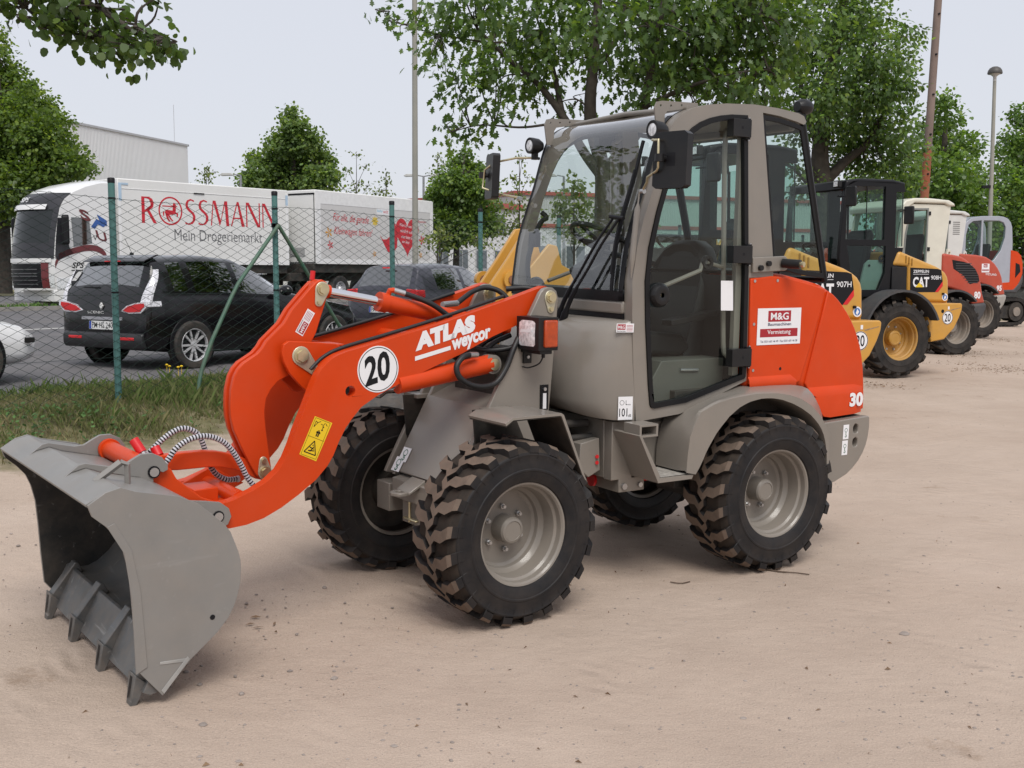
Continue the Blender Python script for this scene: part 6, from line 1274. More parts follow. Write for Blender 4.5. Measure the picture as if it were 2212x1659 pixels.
b = MB().use(CABG); front(b, -Wd + .02, -.005, np.linspace(2.98, 3.50, 7), .018, 21); front(b, -Wd + .02, -.005, np.linspace(1.55, 2.02, 4), .010); front(b, -.14, -.005, np.linspace(2.02, 2.98, 5), .010); front(b, -Wd + .02, -Wd + .14, np.linspace(2.02, 2.98, 5), .010); b.build('front_panel', cabo, smooth=60)
b = MB().use(CABW); front(b, -Wd + .12, -.30, (3.00, 3.08, 3.15), .09); b.build('sun_visor', cabo, smooth=60); b = MB().use(CABW); front(b, -Wd + .05, -.05, np.linspace(1.44, 1.56, 3), .04); b.build('grille_bar', cabo, smooth=60)
b = MB().use(INK); front(b, -Wd + .35, -.35, np.linspace(.68, 1.40, 6), .016); b.use(mat('grille_bar', (.09, .09, .095), .4))
for z in (.78, .90, 1.02, 1.10, 1.22): front(b, -Wd + .45, -.45, (z, z + .03), .034)
b.use(CABG); front(b, -Wd + .10, -Wd + 2.2, (1.78, 1.80), .02); b.build('grille', cabo, smooth=60)
b = MB().use(BLUES); front(b, -Wd + .12, -Wd + .30, np.linspace(.66, 1.42, 5), .022); b.build('blue_stripe', cabo, smooth=0); b = MB().use(MAROON); front(b, -.34, -.14, np.linspace(.66, 1.50, 6), .022); b.build('front_stripe', cabo, smooth=0); b = MB().use(MAROON)
ar = smooth_path([(2.10, .0, 1.35), (1.95, 0, 1.62), (1.6, 0, 1.76), (1.1, 0, 1.88), (.75, 0, 1.86), (.5, 0, 1.70), (.40, 0, 1.45)], 26)
b.grid([[(x, .010, z + .09) for x, y, z in ar], [(x, .010, z - .09) for x, y, z in ar]]); b.build('cab_stripe', cabo, smooth=0)
b = MB().use(CARGLASS); b.add([(1.55, .008, 2.78), (.98, .008, 2.78), (.90, .008, 2.02), (1.50, .008, 1.90)], [(0, 1, 2, 3)]); b.use(CABG).add([(1.97, .010, 2.75), (1.86, .010, 2.75), (1.62, .010, 1.85), (1.50, .010, 1.72), (2.0, .010, 1.50), (2.09, .010, 1.6), (2.04, .010, 2.2)], [tuple(range(7))]); b.build('door_window', cabo)
b = MB().use(BLUES); y = .010
b.add([(.72, y, 2.90), (.40, y, 2.72), (.40, y, 2.55), (.62, y, 2.66)], [(0, 1, 2, 3)]); b.add([(.92, y, 2.52), (.74, y, 2.76), (.40, y, 2.60), (.52, y, 2.52), (.70, y, 2.60), (.80, y, 2.46)], [tuple(range(6))])
b.use(MAROON).text('S', (1.22, y, 2.74), (-1, 0, -.3), (.3, 0, 1), .34, .34, .03); b.text('U', (.72, y, 2.14), (-1, 0, -.25), (.25, 0, 1), .34, .30, .02); b.use(INK).text('V', (.86, y, 2.12), (-1, 0, 0), (0, 0, 1), .12, .14)
b.use(INK).text('SPS', (1.58, y, 1.28), (-1, 0, 0), (0, 0, 1), .40, .17, .015, .3); b.box(1.18, 1.60, y, y + .003, 1.20, 1.225); b.build('cab_lettering', cabo, smooth=0)
b = MB().use(WHITE); yv = -Wd / 2 + .2
b.text('SPS', (2.305, -1.55, 3.235), (0, 1, 0), (-.50, 0, 1), .50, .16, .02, .3); b.use(mat('silver_bar', (.4, .4, .42), .3, metal=.7))
b.build('visor_lettering', cabo, smooth=0)
b = MB().use(CABW); front(b, -Wd + .02, -.005, np.linspace(.62, .68, 3), .05); b.use(PLATE); front(b, -1.50, -.98, (.56, .66), .075); b.use(CABW).box(1.75, 2.15, -Wd, -.0, .28, .62); b.build('bumper', cabo, bevel=.02)
b = MB().use(LENS); b.box(1.62, 2.06, -.002, .012, .66, .98); b.use(CABG).box(1.40, 1.62, -.002, .010, .72, .90); b.use(LENS); front(b, -.20, -.02, np.linspace(.70, 1.05, 3), .014); b.build('headlight', cabo, bevel=.004)
for sg, yy in ((1, .12), (-1, -Wd - .12)):
    b = MB().use(INK); b.prism([(-.14, -.42), (.14, -.40), (.14, .40), (.05, .46), (-.10, .44), (-.14, .40)], -.10, .10, axis='y'); o = b.build('mirror', cabo, bevel=.04, seg=3); o.location = (1.86, yy + .12 * sg, 2.38); o.rotation_euler = (0, 0, R(65 * sg))
    b = MB().use(CABW); b.box(1.70, 1.78, *sorted((0 if sg > 0 else -Wd, (0 if sg > 0 else -Wd) + .10 * sg)), 2.05, 2.75); b.build('mirror_arm', cabo, bevel=.01)
def heavy_wheel(parent, x, y, sg):
    w_ = sub('wheel', parent, (x, y, .50)); w_.rotation_euler = (0, 0, 0 if sg > 0 else math.pi)
    b = MB().use(CTYRE); b.lathe([(.29, -.13), (.36, -.15), (.47, -.14), (.50, -.11), (.50, .11), (.47, .14), (.36, .15), (.29, .13)], n=36); b.build('tyre', w_)
    b = MB().use(ALLOY); b.lathe([(.295, .12), (.28, .13), (.26, .05), (.20, .02), (.13, .04), (.12, .12), (.08, .16), (0, .16)], n=30); b.use(INK)
    for k in range(10): a = 2 * math.pi * k / 10; b.cyl((.225 * math.cos(a), .02, .225 * math.sin(a)), (.225 * math.cos(a), .036, .225 * math.sin(a)), .028, 8)
    b.build('rim', w_)
b = MB().use(DARK); b.box(-LB, 1.9, -Wd + .6, -.6, .80, 1.10); b.box(-LB, .2, -Wd + .1, -.1, 1.12, 1.42); b.box(-3.6, -2.0, -.45, -.08, .45, 1.1); b.box(-LB - .6, -LB, -1.4, -1.1, .7, .9); b.build('chassis', TK, bevel=.02)
for x in (1.15, -3.9, -5.2): heavy_wheel(TK, x, -.28, 1); heavy_wheel(TK, x, -Wd + .28, -1)
TR = thing('box_trailer', 'white box trailer with a big red heart, coupled behind the truck', 'trailer', M=frame_(-6.96, 39.7, .52, -.504, -.863))
LT = 7.35
b = MB().use(BOXW); b.box(-LT, 0, -Wd, 0, 1.42, 4.03); bx = b.build('box_body', TR, bevel=.03)
b = MB().use(mat('box_edge_trim', (.78, .78, .78), .4)); b.box(-LT, 0, 0, .012, 1.42, 1.60); b.box(-LT, 0, 0, .012, 3.55, 4.0); b.box(-.28, 0, 0, .012, 1.6, 3.55); b.box(-LT, -LT + .2, 0, .012, 1.6, 3.55)
b.use(INK).box(.002, .012, -Wd + .02, -.02, 3.86, 3.92); b.box(.002, .012, -.06, -.03, 1.45, 3.9); b.box(.002, .012, -Wd + .03, -.03, 1.45, 1.48); b.use(mat('grey_hatch', (.38, .38, .38), .5)).box(.002, .02, -1.2, -.5, 1.7, 2.0); b.build('box_trim', bx)
b = MB().use(mat('printed_panel', (.60, .59, .585), .45, var=.02)).add([(-.28, .004, 1.6), (-LT + .2, .004, 1.6), (-LT + .2, .004, 3.55), (-.28, .004, 3.55)], [(0, 1, 2, 3)])
y = .008; ux = (-1, 0, 0)
b.use(LOGOR); b.text('Für alle, die gerade', (-.95, y, 2.90), (-1, 0, -.02), (-.1, 0, 1), 2.1, .36, .0, .25); b.text('Kleinwagen fahren!', (-1.0, y, 2.42), (-1, 0, -.02), (-.1, 0, 1), 2.25, .36, .0, .25)
hx, hz, hs = -5.55, 2.62, .78
HEART = [(hx - hs * (16 * math.sin(t) ** 3) / 16, hz + hs * (13 * math.cos(t) - 5 * math.cos(2 * t) - 2 * math.cos(3 * t) - math.cos(4 * t)) / 15) for t in np.linspace(0, 2 * math.pi, 40, endpoint=False)]
b.prism(HEART, .004, .0075)
CAPE = [(-3.75, 2.55), (-3.95, 2.38), (-4.2, 2.40), (-4.45, 2.55), (-4.55, 2.95), (-4.40, 3.10), (-4.75, 3.02), (-4.9, 2.6), (-4.85, 2.1), (-4.55, 1.86), (-4.25, 1.92), (-4.05, 2.15)]
b.prism(CAPE, .004, .0075)
def flower(x, z, r, m, petals=5):
    b.use(m)
    for k in range(petals):
        a = 2 * math.pi * k / petals; b.add([(x, y, z), (x + r * .6 * math.cos(a - .35), y, z + r * .6 * math.sin(a - .35)), (x + r * math.cos(a), y, z + r * math.sin(a)), (x + r * .6 * math.cos(a + .35), y, z + r * .6 * math.sin(a + .35))], [(0, 1, 2, 3)])
ORF = mat('orange_print', (.62, .30, .05), .5, var=0); YEF = mat('yellow_print', (.70, .50, .05), .5, var=0)
flower(-.72, 2.55, .22, ORF); flower(-.80, 2.10, .18, LOGOR); flower(-3.45, 3.06, .22, YEF, 8); flower(-6.55, 2.42, .22, LOGOR); flower(-3.4, 1.82, .14, ORF); flower(-6.45, 1.82, .14, ORF)
b.use(WHITE)
for i, wds in enumerate(('Wert ist, was du', 'wirklich willst:', 'unser bestes für', 'dein Baby!')): b.text(wds, (hx + .52 - .05 * i, .009, 2.92 - .22 * i), (-1, 0, -.08), (-.1, 0, 1), (1.0, .95, .80, .50)[i], .14, .0, .2)
b.box(-4.35, -3.55, .0075, .009, 3.32, 3.54); b.use(mat('sky_blue_print', (.25, .50, .65), .5, var=0)).text('baby', (-3.60, .0095, 3.38), ux, (0, 0, 1), .34, .14, .01); b.use(LOGOR).text('welt', (-3.97, .0095, 3.38), ux, (0, 0, 1), .32, .14, .0); b.text('Rossmann', (-6.3, .009, 3.12), ux, (0, 0, 1), .55, .09)
b.build('side_print', bx, smooth=0)
b = MB().use(DARK); b.box(-LT, .0, -Wd + .1, -.1, 1.10, 1.42); b.box(-LT + .3, .6, -Wd + .7, -.7, .8, 1.1); b.build('chassis', TR, bevel=.02)
for x in (-1.55, -5.3): heavy_wheel(TR, x, -.28, 1); heavy_wheel(TR, x, -Wd + .28, -1)
# ------------------------------------------------------------------ buildings beyond the road
def corrugated(name, col):
    m = mat(name, col, 0.5, var=0.03, vscale=.3); t = m.node_tree; N = t.nodes; L = t.links
    tc = N.new('ShaderNodeTexCoord'); wv = N.new('ShaderNodeTexWave'); wv.wave_type = 'BANDS'; wv.bands_direction = 'X'; wv.inputs['Scale'].default_value = 2.2
    L.new(tc.outputs['Object'], wv.inputs['Vector']); bp = N.new('ShaderNodeBump'); bp.inputs['Strength'].default_value = .7; bp.inputs['Distance'].default_value = .05; L.new(wv.outputs[0], bp.inputs['Height']); L.new(bp.outputs[0], N['Principled BSDF'].inputs['Normal']); return m
HALLM = corrugated('pale_corrugated_sheet', (0.78, 0.79, 0.80))
def building(name, label, p0, p1, depth, z0, z1, wall_m):
    """wall from p0 to p1 (plan), body behind it; local x runs along the wall, local y away from the viewer"""
    d = Vector((p1[0] - p0[0], p1[1] - p0[1], 0)); L_ = d.length; d.normalize(); n = Vector((-d.y, d.x, 0))
    M = Matrix(((d.x, n.x, 0, p0[0]), (d.y, n.y, 0, p0[1]), (0, 0, 1, z0), (0, 0, 0, 1)))
    o = thing(name, label, 'building', M=M); b = MB().use(wall_m); b.box(0, L_, 0, depth, 0, z1 - z0); b.build('wall', o); return o, L_
q0, q1 = at(40, 255, 66), at(405, 320, 83)
hall, L_ = building('warehouse', 'tall pale grey corrugated warehouse rising behind the truck', (q0.x, q0.y), (q1.x, q1.y), 28, .6, 11.05, HALLM)
b = MB().use(mat('grey_flashing', (.42, .43, .45), .5)); b.box(-.1, L_ + .1, -.08, .0, 10.36, 10.50); b.box(L_, L_ + .08, -.08, 28, 10.36, 10.50); b.build('roof_edge', hall)
b = MB().use(mat('grey_flashing', (.42, .43, .45), .5)); b.cyl((L_ - 1.2, .3, 10.4), (L_ - 1.2, .3, 13.2), .02, 5); b.build('lightning_rod', hall)
LOWW = mat('white_render', (0.66, 0.66, 0.65), .7, var=.04, vscale=.4)
q0, q1 = at(925, 590, 60), at(1120, 590, 66)
low, L_ = building('office_building', 'low white office building with a row of grey windows behind the trees', (q0.x, q0.y), (q1.x, q1.y), 14, .9, 5.35, LOWW)
b = MB().use(mat('red_fascia', (.38, .09, .07), .5)); b.box(-.15, L_ + .15, -.2, 14, 4.45, 4.75); b.build('roof_fascia', low)
WINM = mat('grey_window_glass', (.10, .12, .13), .12, coat=.6, var=.2, vscale=1.0)
for i in range(7):
    x = .6 + i * 1.62
    if x + 1.0 > L_: break
    for z in (.95, 3.0):
        b = MB().use(mat('white_window_frame', (.55, .55, .55), .5)); b.box(x, x + 1.0, -.05, -.01, z, z + 1.15); o = b.build('window', low); b = MB().use(WINM)
        for k in range(2): b.box(x + .06 + .47 * k, x + .48 + .46 * k, -.065, -.051, z + .07, z + 1.08)
        b.build('pane', o)
q0, q1 = at(1112, 590, 68), at(1840, 590, 78)
hl2, L_ = building('market_hall', 'long white hall with a thin red roof line and red band, seen through the cab', (q0.x, q0.y), (q1.x, q1.y), 20, .9, 6.5, corrugated('white_sheet_wall', (.56, .56, .55)))
b = MB().use(mat('red_fascia', (.38, .09, .07), .5)); b.box(-.1, L_ + .1, -.15, 20, 5.5, 5.72); b.box(-.02, L_, -.06, -.01, 3.55, 3.78); b.build('roof_fascia', hl2)
for i in range(9):
    x = .8 + i * 2.6; b = MB().use(mat('white_window_frame', (.55, .55, .55), .5)); b.box(x, x + 1.4, -.05, -.01, 1.0, 2.5); o = b.build('window', hl2); b = MB().use(WINM); b.box(x + .07, x + .66, -.065, -.051, 1.08, 2.42); b.box(x + .74, x + 1.33, -.065, -.051, 1.08, 2.42); b.build('pane', o)
# ------------------------------------------------------------------ poles and lamps
CONC = mat('weathered_concrete_pole', (.30, .30, .265), .8, var=.12, vscale=2, dust=.2, dscale=2)
STL = mat('galvanised_pole', (.28, .29, .30), .5, metal=.3, var=.1)
def pole(name, label, px0, py0, px1, py1, Y, r0, r1, zg, m, group=None, cat='pole'):
    A, B = at(px1, py1, Y), at(px0, py0, Y); d = (B - A) / (B.z - A.z); base = A + d * (zg - A.z)
    o = thing(name, label, cat, base, group=group); b = MB().use(m); b.cyl((0, 0, -.1), tuple(B - base), r0, 16, r1); b.build('shaft', o); return o, B - base
pole('concrete_mast', 'tall bare concrete mast standing between the grey car and the trailer', 895, -260, 897, 560, 27, .075, .055, .5, CONC)
o, top = pole('steel_mast', 'tall brown steel mast with a rust red lower half behind the cream cabs', 2038, -160, 1997, 420, 29, .108, .09, .12, mat('brown_steel_mast', (.185, .135, .115), .75, var=.2, vscale=1.5, dust=.3, dcol=(.30, .24, .20), dscale=2))
b = MB().use(mat('rust_red_paint', (.27, .075, .030), .75, var=.15, vscale=1.5, dust=.25)); k = 1
b.cyl((0, 0, -.1), tuple(top * (4.66 / top.z)), .112, 16, .108); b.build('rusty_lower_half', o)
b = MB().use(INK)
for z in (3, 4, 5, 6, 7, 8, 9, 10): p = top * (z / top.z); b.cyl((p.x, p.y - .09, z), (p.x + .02, p.y - .13, z), .025, 6)
b.build('step_bolt', o)
o, top = pole('street_lamp', 'slender mast lamp with a dark mushroom shaped head on the right', 2149, 165, 2139, 470, 34, .075, .049, .1, CONC, 'street lamps', 'street lamp')
b = MB().use(mat('dark_lamp_dome', (.07, .065, .06), .5)); b.lathe([(r_ * .8, h_ * .8) for r_, h_ in ((.001, .36), (.10, .35), (.19, .30), (.25, .21), (.27, .12), (.26, .09), (.20, .09), (.001, .09))], c=tuple(top), axis='z', n=24); b.use(mat('lamp_bowl', (.5, .5, .48), .4)).lathe([(.16, .072), (.08, .016), (.05, -.016), (.05, -.13), (.045, -.16)], c=tuple(top), axis='z', n=20); b.build('lamp_head', o, smooth=60)
b = MB().use(INK); p = top * .55; b.box(p.x - .28, p.x + .05, p.y - .05, p.y + .05, p.z, p.z + .09); b.build('bracket_arm', o)
def lamp(label, px, pyt, pyb, Y, zg, arms):
    o, top = pole('street_lamp', label, px, pyt, px, pyb, Y, .07, .05, zg, STL, 'street lamps', 'street lamp')
    for sx_ in arms:
        b = MB().use(STL); b.tube([tuple(top), (top.x + sx_ * .30, top.y, top.z + .05)], .03, 8); b.use(mat('pale_lamp_head', (.50, .50, .48), .4)).prism([(.30 * sx_ + top.x, top.z), (top.x + sx_ * .42, top.z + .10), (top.x + sx_ * .80, top.z + .10), (top.x + sx_ * .92, top.z + .03), (top.x + sx_ * .85, top.z - .02)], top.y - .12, top.y + .12); b.build('lamp_head', o, bevel=.02)
lamp('grey street lamp with two pale heads beside the bushy tree', 915, 381, 560, 52, .7, (-1, 1))
lamp('grey street lamp with one pale head, half hidden by the tree above the white box', 520, 379, 560, 50, .7, (-1,))
lamp('grey street lamp with one pale head, seen through the windscreen', 1218, 381, 560, 50, .7, (-1,))
# ------------------------------------------------------------------ trees
def leaf_mat(name, sat=1.0):
    m = bpy.data.materials.new(name); m.use_nodes = True; t = m.node_tree; N = t.nodes; L = t.links
    p = N['Principled BSDF']; p.inputs['Roughness'].default_value = .42; p.inputs['Specular IOR Level'].default_value = .45
    a = N.new('ShaderNodeAttribute'); a.attribute_name = 'tint'; L.new(a.outputs['Color'], p.inputs['Base Color'])
    tl = N.new('ShaderNodeBsdfTranslucent'); g = N.new('ShaderNodeMix'); g.data_type = 'RGBA'; g.blend_type = 'MULTIPLY'; g.inputs[0].default_value = 1.0; g.inputs[7].default_value = (1.45, 1.5, .60, 1)
    L.new(a.outputs['Color'], g.inputs[6]); L.new(g.outputs[2], tl.inputs[0])
    mxs = N.new('ShaderNodeMixShader'); mxs.inputs[0].default_value = .48; L.new(p.outputs[0], mxs.inputs[1]); L.new(tl.outputs[0], mxs.inputs[2]); L.new(mxs.outputs[0], N['Material Output'].inputs[0]); return m
LEAFM = leaf_mat('tree_leaves')
BARK = mat('grey_brown_bark', (.060, .050, .040), .9, var=.35, vscale=8, bump=.8, bscale=18)
LOBES = {'oak': [(0, 0), (.16, .13), (.10, .28), (.30, .40), (.16, .52), (.34, .68), (.14, .76), (.0, 1.0)], 'oval': [(0, 0), (.22, .22), (.30, .5), (.18, .8), (0, 1.0)], 'clump': [(0, 0), (.34, .15), (.42, .5), (.26, .86), (0, 1.0)]}
def leaves(blobs, base, size, n_per_m2, col, seed, shape='oval', shell=.55, droop=.5, hue=.18):
    """blobs: (x, y, z, r); leaves gathered in twig clusters spread through each blob, denser to its skin"""
    g = np.random.default_rng(seed); P = []; D_ = []; BT = []
    for (x, y, z, r) in blobs:
        ncl = max(4, int(n_per_m2 * r * r * 4)); u = g.normal(size=(ncl, 3)); u /= np.linalg.norm(u, axis=1, keepdims=True)
        rr = r * (g.random(ncl) ** (1 / 2.2)) * g.uniform(.75, 1.12, ncl); c = np.array([x, y, z]) + u * rr[:, None] * np.array([1, 1, .85])
        k = g.integers(5, 10, ncl); idx = np.repeat(np.arange(ncl), k); sp = size * 1.25
        P.append(c[idx] + g.normal(size=(len(idx), 3)) * sp * np.array([1, 1, .7])); D_.append(u[idx] + g.normal(size=(len(idx), 3)) * .55); BT.append(np.repeat(g.normal(0, hue, ncl), k))
    P = np.concatenate(P); D_ = np.concatenate(D_); BT = np.concatenate(BT); n = len(P)
    D_[:, 2] -= droop; D_ /= np.linalg.norm(D_, axis=1, keepdims=True)
    W_ = np.cross(D_, g.normal(size=(n, 3)) * .6 + np.array([0, 0, 1.0])); W_ /= np.linalg.norm(W_, axis=1, keepdims=True); Nn = np.cross(W_, D_)
    half = LOBES[shape]; out_ = [(a_, t) for a_, t in half] + [(-a_, t) for a_, t in half[::-1][1:-1]]
    sz = size * g.uniform(.65, 1.3, n); V = np.zeros((n, len(out_), 3)); fold = g.uniform(-.25, .35, n)
    for i, (a_, t) in enumerate(out_): V[:, i] = P + D_ * (sz * t)[:, None] + W_ * (sz * a_ * 1.15)[:, None] + Nn * (sz * (fold * abs(a_) - .25 * t * t))[:, None]
    tint = np.array(col)[None] * np.exp(BT + g.normal(0, .16, n))[:, None]; yl = np.clip(g.normal(.0, .22, n) + BT, 0, .8)[:, None]; tint = tint * (1 - yl) + tint * np.array([1.75, 1.35, .65]) * yl
    return V - np.array(base), tint, len(out_)
def tree(name, label, base, trunk, limbs, blobs, size, dens, col, seed, shape='oval', group=None, bark=None, shell=.5, droop=.4, hue=.2, twigs=True, cat='tree'):
    o = thing(name, label, cat, base, group=group); b = MB().use(bark or BARK); g = np.random.default_rng(seed + 99); B0 = Vector(base)
    loc = lambda p: tuple(Vector(p) - B0)
    for path, r0, r1 in trunk + limbs:
        P = smooth_path([loc(p) for p in path], max(6, 5 * len(path))); b.tube(P, list(np.linspace(r0, r1, len(P))), 8)
    if twigs:
        nodes = [Vector(q) for path, r0, r1 in trunk + limbs for q in smooth_path([loc(p) for p in path], 10)[3:]]
        for (x, y, z, r) in blobs:
            c = Vector((x, y, z)) - B0; nd = min(nodes, key=lambda q: (q - c).length)
            for k in range(3):
                e = c + Vector(g.normal(size=3)) * r * .45; m_ = nd.lerp(e, .5) + Vector((g.normal() * .1, g.normal() * .1, .12 * r)); b.tube(smooth_path([nd, m_, e], 8), list(np.linspace(max(.012, min(.04, r * .03)), .004, 8)), 5, False)
    b.build('trunk', o, smooth=60)
    V, T, n = leaves(blobs, base, size, dens, col, seed, shape, shell, droop, hue); polymesh('crown', V, n, T, LEAFM, o); return o
def bl(lst, Y, dy=.0, seed=0):
    """crown lobes from (px, py, r_px): spread in depth about Y"""
    g = np.random.default_rng(seed); out_ = []
    for px, py, rp in lst:
        y = Y + g.uniform(-1, 1) * dy; p = at(px, py, y); out_.append((p.x, p.y, p.z, rp / 2400 * y))
    return out_
# the oak behind the cab
Y0 = 16.5; A = lambda px, py, dy=0: at(px, py, Y0 + dy)
bz = at(1300, 600, Y0); base = (bz.x, bz.y, .36)
oak = [(985, 45, 75), (1090, 90, 100), (1010, 190, 60), (975, 285, 35), (1040, 280, 30), (1190, 40, 110), (1140, 180, 80), (1090, 240, 40), (1180, 130, 70), (1340, 60, 120), (1330, 160, 60), (1440, 60, 120), (1440, 190, 80), (1530, 150, 100), (1370, 235, 40), (1600, 60, 120), (1630, 180, 70), (1555, 240, 50), (1480, 250, 45), (1690, 70, 90), (1700, 150, 50), (1050, 20, 70), (870, 55, 20), (835, 25, 16), (925, 30, 40), (1200, -60, 110), (1420, -70, 120), (1620, -60, 110), (1020, -50, 80), (1660, 210, 45), (960, 90, 40), (930, 110, 25), (1250, 220, 22), (960, 160, 30), (1270, 20, 80), (1390, 10, 90), (1500, 30, 90), (1560, 90, 90), (1650, 120, 80), (1580, 190, 70), (1490, 110, 80), (1400, 120, 70), (1250, 90, 70), (1540, 10, 80), (1660, 20, 80), (1740, 60, 60), (1420, 160, 50), (1130, 90, 60), (1060, 140, 60), (1600, 250, 45), (1680, 240, 40)]
tree('oak_tree', 'large dark green lobed-leaf tree right behind the grey cab', base, [([base, tuple(A(1303, 480)), tuple(A(1300, 360)), tuple(A(1275, 250)), tuple(A(1285, 100)), tuple(A(1300, -120))], .155, .05)],
     [([tuple(A(1300, 380)), tuple(A(1262, 330)), tuple(A(1215, 250, .1)), tuple(A(1165, 185, .2)), tuple(A(1090, 120, .3)), tuple(A(1030, 60, .3))], .085, .018), ([tuple(A(1215, 250, .1)), tuple(A(1195, 150, .3)), tuple(A(1160, 40, .5))], .05, .015), ([tuple(A(1302, 370)), tuple(A(1375, 290, -.2)), tuple(A(1400, 180, -.3)), tuple(A(1430, 20, -.4)), tuple(A(1470, -140, -.4))], .09, .03), ([tuple(A(1395, 230, -.3)), tuple(A(1480, 190, -.5)), tuple(A(1580, 160, -.6)), tuple(A(1660, 150, -.6))], .04, .01), ([tuple(A(1220, 262, .1)), tuple(A(1130, 275, .1)), tuple(A(1040, 270, .1)), tuple(A(975, 285, .1))], .022, .006), ([tuple(A(1277, 240)), tuple(A(1245, 215)), tuple(A(1200, 222))], .016, .006), ([tuple(A(1040, 90, .3)), tuple(A(950, 75, .2)), tuple(A(870, 52, .2)), tuple(A(825, 25, .2))], .014, .004), ([tuple(A(1290, 150)), tuple(A(1340, 60)), tuple(A(1360, -60))], .04, .012), ([tuple(A(1430, 20, -.4)), tuple(A(1520, 40, -.5)), tuple(A(1640, 30, -.6))], .03, .008)],
     bl(oak, Y0, 1.1, 1), .120, 30, (.092, .160, .050), 31, 'oak', 'roadside trees', droop=.75, hue=.22)
# denser tree to its right
Y0 = 24; bz = at(1775, 600, Y0); base = (bz.x, bz.y, .2); A = lambda px, py, dy=0: at(px, py, Y0 + dy)
t2 = [(1790, 30, 80), (1870, 30, 70), (1740, 110, 70), (1850, 110, 80), (1930, 110, 55), (1960, 70, 30), (1905, 180, 80), (1800, 190, 70), (1960, 190, 40), (1720, 220, 60), (1880, 260, 80), (1950, 270, 45), (1790, 280, 60), (1860, 340, 60), (1930, 350, 60), (1720, 300, 40), (1980, 330, 35), (1700, 360, 35), (1830, -70, 110), (1700, -60, 90), (1740, 400, 40), (1960, 400, 40), (1840, 60, 80), (1770, 140, 70), (1870, 200, 70), (1830, 240, 60), (1920, 300, 60), (1840, 300, 60), (1690, 150, 60), (1760, 230, 60), (1900, 140, 60), (1940, 150, 45), (1890, 390, 50), (1780, 350, 40)]
tree('leafy_tree', 'fine-leaved dark tree with a forked trunk right of the cab roof', base, [([base, tuple(A(1774, 420)), tuple(A(1772, 320)), tuple(A(1790, 180)), tuple(A(1820, 20)), tuple(A(1830, -80))], .26, .06)], [([tuple(A(1774, 400)), tuple(A(1830, 345)), tuple(A(1880, 300)), tuple(A(1930, 200))], .13, .03), ([tuple(A(1773, 330)), tuple(A(1740, 230)), tuple(A(1720, 120))], .10, .03), ([tuple(A(1780, 260)), tuple(A(1840, 180)), tuple(A(1890, 90))], .10, .03), ([tuple(A(1774, 430)), tuple(A(1720, 370)), tuple(A(1690, 350))], .06, .02)], bl(t2, Y0, 1.5, 2), .095, 50, (.102, .175, .062), 41, 'oval', 'roadside trees', hue=.25)
Y0 = 37; bz = at(2040, 600, Y0); base = (bz.x, bz.y, .15); A = lambda px, py, dy=0: at(px, py, Y0 + dy)
t3 = [(2045, 215, 25), (2035, 255, 45), (2010, 310, 60), (2075, 320, 50), (2040, 380, 80), (2100, 390, 50), (1970, 390, 60), (2110, 450, 55), (1990, 450, 70), (2060, 460, 70), (1920, 430, 60), (1880, 400, 50), (1930, 490, 60), (2130, 500, 40), (2030, 530, 70), (2110, 560, 50)]
tree('leafy_tree', 'rounded bright green tree behind the rusty steel mast', base, [([base, tuple(A(2040, 480)), tuple(A(2040, 330)), tuple(A(2045, 230))], .22, .05)], [([tuple(A(2040, 460)), tuple(A(1980, 400)), tuple(A(1930, 390))], .10, .03), ([tuple(A(2040, 440)), tuple(A(2090, 390))], .09, .03)], bl(t3, Y0, 1.8, 3), .105, 54, (.125, .215, .060), 51, 'clump', 'roadside trees', hue=.22)
Y0 = 40; bz = at(2220, 600, Y0); base = (bz.x, bz.y, .1); A = lambda px, py, dy=0: at(px, py, Y0 + dy)
t4 = [(2215, 250, 35), (2200, 310, 50), (2230, 360, 80), (2185, 400, 50), (2175, 460, 50), (2210, 490, 70), (2150, 520, 50), (2200, 570, 60), (2290, 300, 90), (2290, 450, 100), (2130, 560, 40), (2160, 590, 40)]
tree('leafy_tree', 'green tree cut by the right edge, behind the mushroom lamp', base, [([base, tuple(A(2220, 450)), tuple(A(2225, 280))], .25, .06)], [([tuple(A(2220, 480)), tuple(A(2180, 420))], .1, .03)], bl(t4, Y0, 2, 4), .11, 56, (.110, .195, .055), 61, 'clump', 'roadside trees', hue=.22)
# trees beyond the road
Y0 = 45; bz = at(10, 600, Y0); base = (bz.x, bz.y, .8); A = lambda px, py, dy=0: at(px, py, Y0 + dy)
t5 = [(-10, 150, 60), (25, 200, 60), (70, 230, 50), (30, 270, 80), (95, 290, 65), (20, 350, 90), (110, 350, 60), (150, 355, 45), (60, 400, 80), (185, 368, 20), (-60, 250, 120), (-60, 400, 100), (20, 440, 50), (-40, 90, 60), (125, 260, 25), (145, 310, 25), (200, 364, 9), (170, 340, 18), (100, 235, 18), (60, 190, 20)]
tree('leafy_tree', 'big round tree at the left edge behind the truck', base, [([base, tuple(A(8, 450)), tuple(A(0, 250)), tuple(A(-10, 120))], .3, .08)], [([tuple(A(5, 420)), tuple(A(80, 340))], .14, .04)], bl(t5, Y0, 2, 5), .125, 52, (.120, .190, .048), 71, 'clump', 'roadside trees', hue=.22)
Y0 = 54; bz = at(635, 600, Y0); base = (bz.x, bz.y, .9); A = lambda px, py, dy=0: at(px, py, Y0 + dy)
t6 = [(628, 245, 18), (636, 275, 32), (612, 310, 38), (660, 305, 38), (640, 345, 55), (585, 355, 40), (695, 350, 32), (560, 378, 38), (620, 395, 60), (690, 390, 40), (535, 390, 20), (548, 340, 15), (715, 380, 18), (640, 430, 60), (570, 420, 40)]
